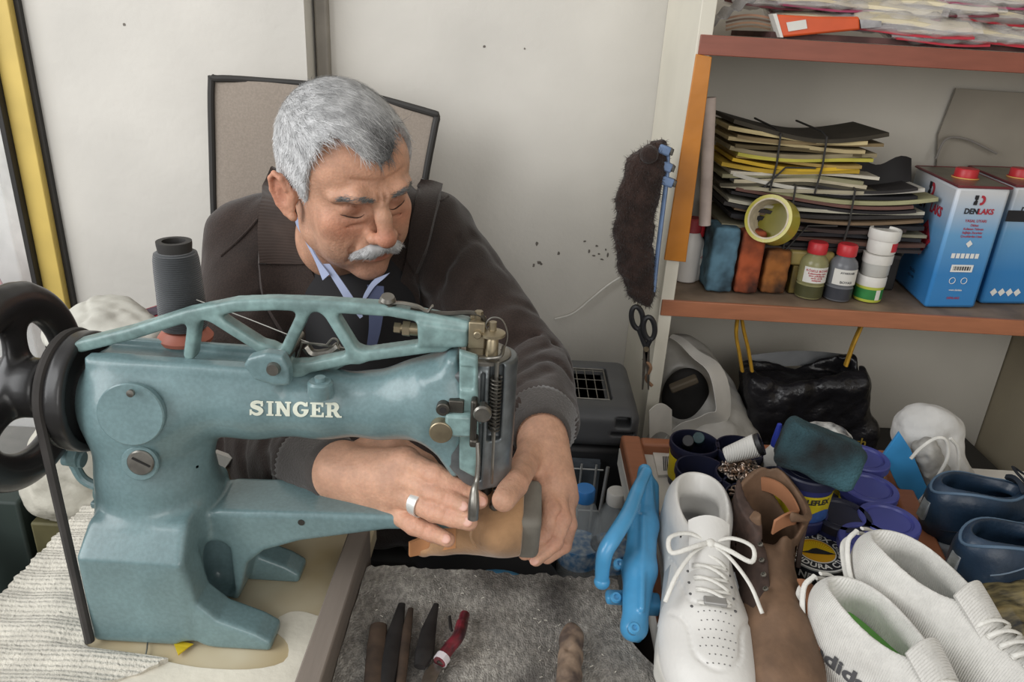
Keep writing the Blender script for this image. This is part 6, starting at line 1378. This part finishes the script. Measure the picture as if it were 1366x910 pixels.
def shoe(name, label, cat_, loc, yaw, mu, ms, ml, mi, mlin, thick=.026, high=0., tilt=0., roll=0., laces=5, bow=False, group=None, tongue=True, scale=1., kind='', iz=0.):
    t = thing(name, label, cat_, (0, 0, 0), group); u, cav, clip = sdf_shoe(thick, high)
    solid = u+[clip]
    so = [plate(polys=[[(x*1.0, y*1.06) for x, y in SOLE]], y0=0.0, y1=thick, rnd=.006, k2=0, axis=2)]
    if kind == 'leather': so.append(torus((0,0,-.5),(0,0,1),.01,.001,0,'s'))
    sdf_obj('sole', so, .0022, ms, t)
    up_ops = u+cav+[clip]
    if kind == 'leather':
        # stitched overlays: shallow grooves around the toe cap, eye stay and side panels
        gr = []
        for pts in ([(.052,-.040),(.075,-.026),(.105,-.020),(.118,0),(.105,.020),(.075,.026),(.052,.040)], [(.012,-.030),(.052,-.022),(.058,0),(.052,.022),(.012,.030)], [(-.03,-.034),(.012,-.030),(.030,-.048)], [(-.03,.034),(.012,.030),(.030,.048)]):
            q = drop(solid, [(p[0], p[1]) for p in bez([V(*p, 0) for p in pts], 5)]); gr += [cone(a, b, .0013, .0013, .0025, 's') for a, b in zip(q[:-1], q[1:])]
        up_ops = u+gr+cav+[clip]
    sdf_obj('upper', up_ops, .0018, mu, t)
    MB().sheet(lambda a, b: (-.128+.125*a, (b-.5)*.050*math.sin(math.pi*min(max(a, .08), .92))**.4, thick+.008+iz+.004*math.cos(a*6)), 12, 6, .004).out('insole', mi, t)
    if tongue:
        MB().sheet(lambda a, b: (-.026+.06*a, (b-.5)*(.040-.004*a), .116+high-.042*a-.010*a*a-6*(b-.5)**2*.006), 12, 8, .006).out('tongue', mlin, t, smooth=70)
    # laces
    rows = np.linspace(.0, .058, laces); wl = .017
    b = MB()
    def lp(P_, r=.0024, lift=.0026): 
        q = drop(solid, P_, lift); b.tube(q, r, 8, squash=.6, up=(0, 0, 1))
    for i, x in enumerate(rows):
        w = wl*(1.06-.12*i/laces); P_ = [(x+.004*math.sin(math.pi*k/8), -w+2*w*k/8) for k in range(9)]; lp(P_)
        if i < laces-1: lp([(x+(rows[1]-rows[0])*k/6, -w+2*w*k/6*.95) for k in range(7)], lift=.0045)
    lo = b.out('laces', ml, t, smooth=180)
    if bow:
        c = drop(solid, [(-.004, 0)], .007)[0]; bb = MB()
        for s in (-1, 1):
            lp_ = [c, c+V(-.004,s*.022,.006), c+V(.004,s*.042,.004), c+V(.018,s*.040,-.004), c+V(.012,s*.018,.002), c+V(.001,0,.002)]
            bb.tube(bez(lp_, 6), .0026, 8, squash=.6)
            tail = [c, c+V(.014,s*.018,-.004), c+V(.040,s*.036,-.014), c+V(.062,s*.047,-.030)]; bb.tube(bez(tail, 6), .0024, 8, squash=.6)
        bb.sph(c+V(.001,0,.001), (.006,.006,.0045), 8); bb.out('lace_bow', ml, lo, smooth=180)
    t.scale = (scale,)*3; t.rotation_euler = (roll, tilt, yaw); t.location = Vector([float(q) for q in loc])
    return t, solid
m_wl = mat('white_leather', '#d3d1cc', .5, var=.08, vscale=14, bump=.15, bscale=220, coat=.1); m_ws = mat('white_rubber', '#c6c3bb', .55, var=.14, vscale=30)
m_lin = mat('pale_blue_grey_lining', '#b6bac4', .85, var=.1); m_lace = mat('white_lace', '#d9d7d0', .8, var=.08, vscale=80, bump=.4, bscale=500)
W1, so1 = shoe('white_sneaker', 'white leather lace up sneaker with perforated toe, beside blue metal tool', 'shoe', (.217,.636,.7553), math.radians(-95), m_wl, m_ws, m_lace, mat('grey_insole','#8d909c',.8,var=.1), m_wl, thick=.030, high=.010, bow=True, kind='leather', scale=1.0)
b = MB()
for ix in range(7):
    for iy in range(-3, 4):
        if abs(iy)+ix*.3 < 4.3: 
            p = drop(so1, [(.066+.0078*ix, iy*.0052+(.0026 if ix % 2 else 0))], .0001)[0]; b.sph(p, (.0008,.0008,.0005), 4)
W0 = Vector(W1.location); R0 = W1.rotation_euler.copy()
def add_local(b, name, m, par, **k):      # build a part in the shoe's own frame
    me = mesh_obj(name, np.array(b.v), b.f, m, None, origin=(0,0,0), **k); me.parent = par; me.location = (0,0,0); return me
add_local(b, 'perforations', mat('dark_hole','#6f6e6c',.9), W1)
b = MB()
for i, x in enumerate(np.linspace(.0, .058, 5)):
    for s in (-1, 1): p = drop(so1, [(x+.001, s*.021)], .0001)[0]; add_local(MB().sph(p, (.0018,.0018,.0008), 6), 'eyelet', mat('dark_eyelet','#5d5c5c',.6), W1)
p = drop(so1, [(.060,0)], .004)[0]; b = MB().box(p, (.010,.022,.004), rotm(0,0,0)@rotm(0,0,0)); dbp = add_local(b, 'lace_tag', mat('silver_tag','#a8a7a4',.4,metal=.5), W1, bevel=.001)
for s in (-1, 1):   # side panel in silver grey
    b = MB()
    pts = [(-.02,.050),(.03,.032),(.045,.034),(.0,.058),(-.015,.066)]; P_ = march(so1, [(x, s*.09, z) for x, z in pts], np.tile([0,-s,0.], (5,1))); b.prism(P_+V(0, s*.0009, 0), P_-V(0, s*.001, 0))
    add_local(b, 'side_panel', mat('silver_grey_leather','#a3a7a8',.45), W1, smooth=None)

m_kn = mat('white_knit', '#cfcdc7', .9, var=.08, vscale=60, bump=.5, bscale=520, bdist=.0015, sheen=.2)
wave_bump(m_kn, 150, .5, 'X', .001)
m_knl = mat('knit_lining', '#a9aca6', .9, var=.15, vscale=60); wave_bump(m_knl, 60, .5, 'Z', .002)
m_grn = mat('green_insole', '#6fae56', .8, var=.12)
K1, sk1 = shoe('knit_sneaker', 'front white knit sneaker with green insole and grey side lettering', 'shoe', (.387,.490,.7553), math.radians(-63), m_kn, m_ws, m_lace, m_grn, m_kn, thick=.024, high=.004, laces=6, scale=.96, iz=.036, group='pair of white knit sneakers')
K2, sk2 = shoe('knit_sneaker', 'rear white knit sneaker leaning over right rim of the tray', 'shoe', (.452,.545,.7762), math.radians(-60), m_kn, m_ws, m_lace, mat('grey_green_insole','#7f8a80',.8,var=.1), m_kn, thick=.024, high=.004, laces=6, scale=.96, iz=.036, group='pair of white knit sneakers')
v, f = text_mesh('adidas', .034, .0012, 1.0)
v = v*1.0; P0 = np.array([(-.064+p[0]*.80, -.10, .056+p[1]*.62) for p in v]); D0 = np.tile(V(0,1,-.15)/np.linalg.norm([0,1,-.15]), (len(v),1)); P0[:, 2] += .012; Q = march(sk1, P0, D0)-D0*.0012
me = mesh_obj('side_lettering', Q, f, mat('grey_letter','#4c4c4e',.6,var=0), None, smooth=None, origin=(0,0,0)); me.parent = K1; me.location = (0,0,0)
for K, sk in ((K1, sk1), (K2, sk2)):   # heel pull loops and mesh dots at the toe
    b = MB()
    for s in (-1, 1):
        for off in (0, .009): b.tube(bez([(-.146-off*.4,s*.004,.10-off),(-.142-off*.5,s*.022,.092-off),(-.118,s*.040,.070-off),(-.095,s*.042,.055-off),(-.105,s*.041,.048-off)], 6), .0028, 8, squash=.6)
    add_local(b, 'heel_loop', m_lace, K)
    b = MB()
    for ix in range(12):
        for iy in range(-7, 8):
            x = .075+.0052*ix; y = iy*.0055+(.0027 if ix % 2 else 0)
            if (x-.075)**2/.07**2+y*y/.038**2 < 1: q = drop(sk, [(x, y)], .0)[0]; b.sph(q, (.0010,.0010,.0005), 4)
    add_local(b, 'mesh_holes', mat('grey_mesh_dot','#8f908e',.9), K)

m_nv = mat('navy_leather', '#1f3246', .42, var=.25, vscale=25, bump=.25, bscale=160, coat=.15); m_nvd = mat('navy_lining', '#18212c', .8, var=.2); m_gs = mat('grey_sole', '#8b8f94', .6, var=.12)
m_dl = mat('dark_lace', '#171c24', .8, var=.1)
NR, sr = shoe('navy_shoe', 'rear navy shoe of the pair, touching the blue felt sheet', 'shoe', (.668,.818,.7503), math.radians(3), m_nv, m_gs, m_dl, m_nvd, m_nvd, thick=.022, high=.0, group='pair of navy shoes', bow=True, scale=.9, kind='leather')
NS, sn = shoe('navy_shoe', 'front navy shoe of the pair, beside knit sneaker and gold wrap', 'shoe', (.648,.722,.7503), math.radians(8), m_nv, m_gs, m_dl, m_nvd, m_nvd, thick=.022, high=.002, group='pair of navy shoes', bow=True, scale=.9, kind='leather')
b = MB(); b.tube(march(sn, [(x, -.09, .07+.02*math.sin((x+.12)*22)) for x in np.linspace(-.12, .02, 16)], np.tile([0,1.,0], (16,1)))-V(0,.0004,0), .0010, 6); add_local(b, 'stitch_line', mat('blue_grey_thread','#6c7c8c',.7), NS)

for N_, s_, c_ in ((NR, sr, 0), (NS, sn, .002)):
    q = drop(s_, [(-.075+.066*math.cos(a), .0315*math.sin(a)) for a in np.linspace(0, 2*math.pi, 41)[:-1]], .0005); b = MB(); b.tube(list(q), .0022, 8, closed=True); add_local(b, 'collar_piping', mat('slate_blue_piping', '#51687e', .45), N_)
    q = march(s_, [(-.20, 0, .062)], [(1., 0, 0)])[0]; add_local(MB().box(q+V(.0005,0,0), (.005,.016,.030), rotm(0,0,.15)), 'heel_patch', mat('silver_patch', '#8f9498', .4, metal=.3, var=.3, vscale=90), N_, bevel=.001)
    for sgn in (-1, 1):
        q = march(s_, [(x, sgn*.09, .045+.018*math.sin((x+.13)*18)) for x in np.linspace(-.13, .10, 26)], np.tile([0,-sgn*1.,0.], (26,1))); b = MB(); b.tube(list(q), .0011, 6); add_local(b, 'panel_edge', m_nvd, N_)
# brown boot with open shaft
m_tan = mat('tan_boot_leather', '#6e5541', .72, var=.22, vscale=14, bump=.25, bscale=160); m_dbr = mat('dark_brown_leather', '#42322b', .7, var=.25, vscale=18, bump=.25, bscale=160); m_or = mat('orange_leather_lining', '#a06e4e', .7, var=.15, vscale=14)
speckle(m_tan, 60, .88, 1.08, 3); speckle(m_dbr, 120, .8, 1.15, 5)
BB = thing('brown_boot', 'worn brown ankle boot with open tan shaft between white sneaker and tin', 'boot', (0,0,0))
sdf_obj('sole', [plate(polys=[[(x, y*1.02) for x, y in SOLE]], y0=0, y1=.022, rnd=.005, k2=0, axis=2)], .0024, m_dbr, BB)
bu = [ell((-.095,0,.052),(.048,.038,.056)), cone((-.09,0,.052),(.045,0,.043),.037,.040,.02), ell((.062,0,.036),(.064,.047,.038),k=.02), ell((.096,0,.031),(.048,.042,.033),k=.02), cone((-.075,0,.08),(-.080,.006,.125),.042,.050,.02), cone((-.03,0,.078),(.04,0,.062),.020,.015,.02)]
bcav = [cone((-.078,.002,.05),(-.082,.008,.19),.034,.047,.01,'s'), cone((-.08,0,.05),(.02,0,.042),.03,.024,.01,'s'), rbox((-.02,-.004,.155),(.05,.012,.055),.006,rotm(0,0,-.35),.01,'s')]
wav = disp(lambda P, d: d+.003*np.sin(P[:,0]*70+P[:,2]*40)*np.sin(P[:,2]*55+P[:,1]*60)*np.clip((P[:,2]-.05)/.05,0,1))
bclip = disp(lambda P, d: np.maximum(d, .013-P[:,2]))
sdf_obj('upper', bu+bcav+[wav, bclip, disp(lambda P, d: np.maximum(d, P[:,2]-(.128+.012*np.sin(P[:,1]*60+1)+.10*(P[:,0]+.08)*0)))], .002, m_tan, BB)
bu2 = [ell((-.095,0,.052),(.0505,.0405,.0585)), cone((-.09,0,.052),(.045,0,.043),.0395,.0425,.02), cone((-.075,0,.08),(-.080,.006,.125),.0445,.0525,.02), cone((-.03,0,.085),(.03,0,.070),.027,.020,.02)]
sdf_obj('eyelet_flap', bu2+bcav+[wav, disp(lambda P, d: np.maximum(d, np.maximum(np.maximum(P[:,1]+.010+.10*np.maximum(P[:,0],-.1)*0, -P[:,0]-.095), np.maximum(P[:,2]-.122+.5*(P[:,0]+.05), .03-P[:,2]))))], .002, m_dbr, BB)
for k in range(4):
    q = march(bu2, [(-.018+.017*k, -.018, .2)], [(0,0,-1.)])[0]; MB().lathe(q+V(0,0,.0005), [(.0034,0),(.0034,.0012),(.002,.0016),(.0018,0)], 14, (0,-.5,1)).out('eyelet', m_steel, BB)
q = [(-.060,.046,.118),(-.062,.0455,.100),(-.056,.044,.080),(-.044,.042,.060)]; MB().tube(bez([V(*p) for p in q], 6), .0035, 8, squash=.5).out('dark_strap', m_dbr, BB)
MB().sheet(lambda a, b_: (.012+.066*a, .022+.034*b_+.006*math.sin(a*3), .088-.026*a-.030*b_*b_+.004*math.sin(a*6+b_*3)), 14, 8, .003).out('turned_out_lining', m_or, BB, smooth=80)
MB().sheet(lambda a, b_: (-.126+.03*math.sin(b_*3.1)*0+.09*b_, .046*math.sin(b_*3.0)-.008, .104+.018*a+.006*math.sin(b_*9)), 4, 20, .003).out('folded_collar', m_or, BB, smooth=80)
BB.rotation_euler = (0, 0, math.radians(-97)); BB.scale = (1, .86, .97); BB.location = (.288,.632,.7553)

# white shoe standing on its heel, with cord loops, and blue felt
m_cw = mat('white_canvas', '#c4c3c0', .7, var=.12, vscale=20, bump=.5, bscale=60, bdist=.004)
WS = thing('white_canvas_shoe', 'white shoe leaning upright with loose cord loops behind navy shoes', 'shoe', at(1245,690,Z=.7512))
wy = .935
def P4(x, y, d=0): return at(x, y, Y=wy+d)
wops = [cone(P4(1232,578,.03), P4(1262,665,0), .042, .042, .02, squash=((0,1,0),.8)), ell(P4(1242,572,.03), (.045,.028,.028), k=.02), cone(P4(1265,640), P4(1290,672,-.01), .030, .014, .015),
        ell(P4(1250,622,-.045), (.026,.03,.045), R=rotm(0,0,.35), k=.01, mode='s'), crumple(.0014, 110, 6), disp(lambda P, d: np.maximum(d, .7512-P[:,2]))]
sdf_obj('upper', wops, .0024, m_cw, WS)
sdf_obj('crumpled_lining', [cone(P4(1236,600,-.008), P4(1258,655,-.022), .018, .018, .01), crumple(.002, 140, 8)], .0024, mat('grey_crumple','#a9a7a2',.6,var=.3,vscale=40), WS)
MB().tube(bez([P4(x, y, -.045) for x, y in [(1215,612),(1228,598),(1248,585),(1262,588),(1264,610),(1252,634),(1236,658),(1224,672)]], 6), .0024, 8).tube(bez([P4(x, y, -.030) for x, y in [(1268,585),(1278,600),(1278,640),(1276,668)]], 6), .0024, 8).out('cord_loop', m_lace, WS)
fp = [(1200,577,0),(1215,600,0),(1232,640,0),(1246,670,0),(1222,672,0),(1198,650,0),(1178,608,0)]
q = [at(x, y, Y=.925-.0003*(y-577)) for x, y, _ in fp]
MB().prism(q, [p+V(.001,.006,0) for p in q]).out('blue_felt_sheet', mat('blue_felt','#2f87c0',.9,var=.12,sheen=.2), bevel=.001, label='bright blue felt sheet standing between tubs and white canvas shoe', cat='felt')
# glossy wrap with gold streaks at the right bottom
gp = at(1345,830,Z=.77)
sdf_obj('gold_black_wrap', [ell((gp[0]+.03,gp[1],.776), (.085,.070,.036)), crumple(.0026, 100, 3), disp(lambda P, d: np.maximum(d, .7508-P[:,2]))], .0028,
        mat('gold_black_film','#191917',.16,var=.3,vscale=30,col2='#94855a',stretch=(1,3,1),coat=.6), label='crumpled glossy black and gold wrap at right edge below navy shoes', cat='wrapper')
MB().tube(bez([at(1282,700,Z=.79), at(1262,790,Z=.80), at(1290,800,Z=.785), at(1330,790,Z=.775), at(1370,770,Z=.77)], 6), .002, 8).out('black_lace', m_dl, label='loose black lace trailing from the front navy shoe', cat='lace')

# ------------------------------------------------------------------ bench tools
m_bt = mat('blue_tool_paint', '#4a97c6', .35, var=.12, vscale=30, coat=.4)
BTL = thing('blue_press_tool', 'light blue painted hand press with curved lever on the bench edge', 'hand press', at(850,850,Z=.752))
def P5(x, y, z): return at(x, y, Z=z)
ops = [cone(P5(846,838,.775), P5(853,760,.800), .013, .018, .01), cone(P5(853,760,.800), P5(858,700,.822), .018, .0165, .01), cone(P5(858,700,.822), P5(860,628,.850), .0165, .0085, .01),
       cone(P5(866,690,.812), P5(866,650,.832), .012, .012, .01), cone(P5(850,850,.757), P5(846,838,.772), .006, .014, .006),
       cone(P5(856,812,.795), P5(858,690,.838), .0035, .0035, .004), rbox(P5(822,797,.775), (.012,.008,.006), .004, k=.006), rbox(P5(869,806,.772), (.010,.012,.008), .004, k=.006)]
sdf_obj('press_frame', ops, .0018, m_bt, BTL)
hp = bez([P5(862,630,.862), P5(850,655,.862), P5(838,685,.858), P5(820,715,.85), P5(808,735,.838), P5(804,755,.82), P5(803,776,.80)], 5)
MB().tube(hp, [.0068+.0022*math.sin(i/len(hp)*3) for i in range(len(hp))], 14).sph(hp[-1], .0088, 8).sph(hp[0], .007, 8).out('lever_handle', m_bt, BTL, smooth=60)
for (x, y, z) in ((822,797,.783),(846,838,.790),(826,752,.80)):
    MB().lathe(P5(x, y, z), [(.006,-.006),(.0065,.0),(.005,.002),(.003,.002),(.0025,.0),(0,.0)], 18, (.1,-.6,1)).out('bolt', m_bt, BTL, smooth=40)
MB().cyl(P5(826,752,.80), P5(840,754,.80), .0035, n=12).out('stop_pin', m_bt, BTL)
ZC = .7495
KN = thing('hooked_knife', 'short knife with red and black wrapped handle on the grey carpet', 'knife', P5(590,870,ZC))
kp = bez([P5(586,884,ZC+.010), P5(598,866,ZC+.012), P5(611,850,ZC+.013), P5(616,834,ZC+.012), P5(620,820,ZC+.010)], 6); n_ = len(kp)
MB().tube(kp, [.0065 if i < n_*.8 else .0055 for i in range(n_)], 12).out('handle', mat('dark_red_black_handle','#3b1c20',.35,var=.6,vscale=60,col2='#7d2431',coat=.3), KN)
MB().tube([P5(587,883,ZC+.010), P5(592,876,ZC+.011)], .0078, 12).out('ferrule', mat('pale_band','#c9c2c4',.4), KN)
q = [P5(x, y, ZC+.007) for x, y in [(578,884),(590,890),(580,912),(560,916),(566,896)]]; MB().prism(q, [p-V(0,0,.0016) for p in q]).out('blade', m_steel, KN)
MB().tube([P5(598,888,ZC+.006), P5(584,882,ZC+.012)], .002, 8).out('guard_pin', m_dsteel, KN)
so_ = [cone(P5(763,848,ZC+.013), P5(757,930,ZC+.013), .0125, .0125, .004), ell(P5(757,862,ZC+.027), (.004,.006,.005), k=.002, mode='s'), disp(lambda P, d: d+.0009*np.sin(P[:,0]*300)*np.sin(P[:,1]*260))]
sdf_obj('worn_wooden_stick', so_, .0016, mat('worn_wood','#84705e',.8,var=.45,vscale=60,col2='#4c3f38',bump=.4), label='thick worn wooden stick with dark knot on right part of carpet', cat='stick')
m_dk = mat('dark_tool_metal', '#23201f', .6, metal=.1, var=.5, vscale=40); m_dkw = mat('dark_worn_wood', '#3e3025', .8, var=.5, vscale=40)
def tool(pts, rs, nm, m, lab, cat_='tool'):
    P_ = bez([P5(x, y, ZC+.009) for x, y in pts], 6); R_ = np.interp(np.linspace(0, 1, len(P_)), np.linspace(0, 1, len(rs)), rs)
    MB().tube(P_, list(R_), 12, squash=.6, up=(0, 0, 1)).out(nm, m, label=lab, cat=cat_)
tool([(536,806),(526,850),(518,890),(512,930)], [.004,.009,.010,.008], 'black_file', m_dk, 'black flat file lying second from left on the carpet')
tool([(505,835),(502,870),(498,930)], [.009,.010,.010], 'wooden_awl_handle', m_dkw, 'dark brown wooden handle nearest the plank on the carpet')
tool([(548,812),(541,850),(536,900),(532,930)], [.003,.006,.005,.005], 'dark_awl', m_dkw, 'thin dark awl between black file and black knife')
tool([(582,806),(572,840),(566,872),(560,890)], [.003,.008,.010,.006], 'black_knife', m_dk, 'black old knife directly left of the red handled knife')
tool([(600,822),(601,836),(603,842)], [.0015,.002,.0015], 'dark_nail', m_dk, 'small dark nail just above the red handled knife', 'nail')
b = MB()
for k in range(70):
    x = random.uniform(500, 850); y = random.uniform(765, 905); c = P5(x, y, ZC+.0015); a = random.uniform(0, 6.28); l_ = random.uniform(.0015, .004)
    b.tube([c, c+V(l_*math.cos(a), l_*math.sin(a), .0006)], .0005, 4)
b.out('lint_scraps', mat('pale_lint','#c9c4b8',.9), label='pale thread scraps and lint scattered on grey carpet', cat='lint', kind='stuff')
# small things under the machine
q = [P5(x, y, .7525) for x, y in [(230,854),(258,860),(238,876)]]; MB().prism([p+V(0,0,.003*(i == 2)) for i, p in enumerate(q)], [p+V(0,0,.001) for p in q]).out('yellow_scrap', mat('yellow_scrap','#d3b82a',.6), label='small yellow paper scrap under the machine foot', cat='scrap')
MB().tube(bez([P5(197,853,.753), P5(196,866,.754), P5(193,880,.753), P5(196,882,.753)], 5), .0008, 6).out('bent_pin', m_steel, label='thin bent wire pin on cream board in front of machine', cat='pin')
q = [P5(x, y, .756) for x, y in [(272,620),(282,604),(308,612),(296,630)]]
PA = [at(x, y, Y=.775) for x, y in [(270,618),(284,603),(309,612),(295,632)]]
MB().prism([p+V(0,.0,0) for p in PA], [p+V(0,.012,-.004) for p in PA]).out('white_notepad', m_white, label='small white notepad behind the machine column', cat='notepad')
MB().box(((PA[0]+PA[2])/2+V(-.004,.02,-.06)), (.05,.035,.10)).out('carton', mat('brown_carton','#5f5346',.8), bevel=.002, label='brown carton under the white notepad behind the machine', cat='box')

# ------------------------------------------------------------------ left side: low cupboard, bags
LC = thing('low_side_cupboard', 'dark low cupboard behind the machine on the left wall side', 'cupboard', (-.59,1.0,0))
zc2 = .872
MB().bb(-.655,-.515,.90,1.10,.001,zc2-.02).out('carcass', m_dg, LC, bevel=.004); MB().bb(-.66,-.505,.895,1.105,zc2-.02,zc2).out('top', mat('cupboard_top','#8b867c',.6,var=.2), LC, bevel=.002)
m_cb = mat('cream_crumpled_bag', '#bdb9ac', .55, var=.15, vscale=10, bump=.8, bscale=28, bdist=.006)
def P6(x, y, Y): return at(x, y, Y=Y)
cl_ = lambda z0: disp(lambda P, d: np.maximum(d, z0-P[:, 2])); wr = crumple(.0028, 75, 4)
sdf_obj('white_cloth_bundle', [ell(P6(148,424,1.03), (.048,.05,.030)), ell(P6(118,444,1.0), (.060,.05,.026), k=.02), ell(P6(170,444,1.0), (.05,.05,.026), k=.02), wr, cl_(zc2+.0008)], .003, mat('white_cloth','#c2c0b6',.9,var=.1,bump=.4,bscale=60), label='crumpled white cloth bundle behind machine near the window post', cat='cloth')
rb_ = P6(205,430,1.04); RBX = thing('red_box', 'red box with dark printed band beside white cloth bundle', 'box', (rb_[0]+.01, rb_[1]+.02, zc2+.001))
R_ = rotm(-.5,0,0); MB().box((rb_[0]+.01, rb_[1]+.02, zc2+.019), (.10,.08,.036), R_).out('carton', mat('red_carton','#b23443',.45,var=.12), RBX, bevel=.002)
MB().box(V(rb_[0]+.01, rb_[1]+.02, zc2+.0376)+R_@V(-.028,0,0), (.030,.081,.0012), R_).out('dark_band', mat('dark_purple_print','#4d3c52',.5,var=.4,vscale=90), RBX)
sdf_obj('cream_plastic_bag', [ell(P6(112,610,.83), (.065,.045,.075)), ell(P6(98,650,.83), (.065,.045,.045), k=.03), wr, disp(lambda P, d: np.maximum(d, .712-P[:,2]))], .0035, m_cb, label='cream crumpled plastic bag on shelf behind the drive belt', cat='bag')
MB().bb(-.62,-.43,.80,.89,.001,.711).out('bag_shelf_box', mat('olive_box','#5b5638',.7,var=.3,vscale=14), bevel=.003, label='olive brown box beneath the cream plastic bag', cat='box')
sdf_obj('red_plastic_scrap', [ell(P6(140,562,.82), (.03,.02,.012)), wr], .003, mat('red_scrap','#b5584a',.5), label='reddish plastic bit on the cream bag behind the pulley', cat='scrap')
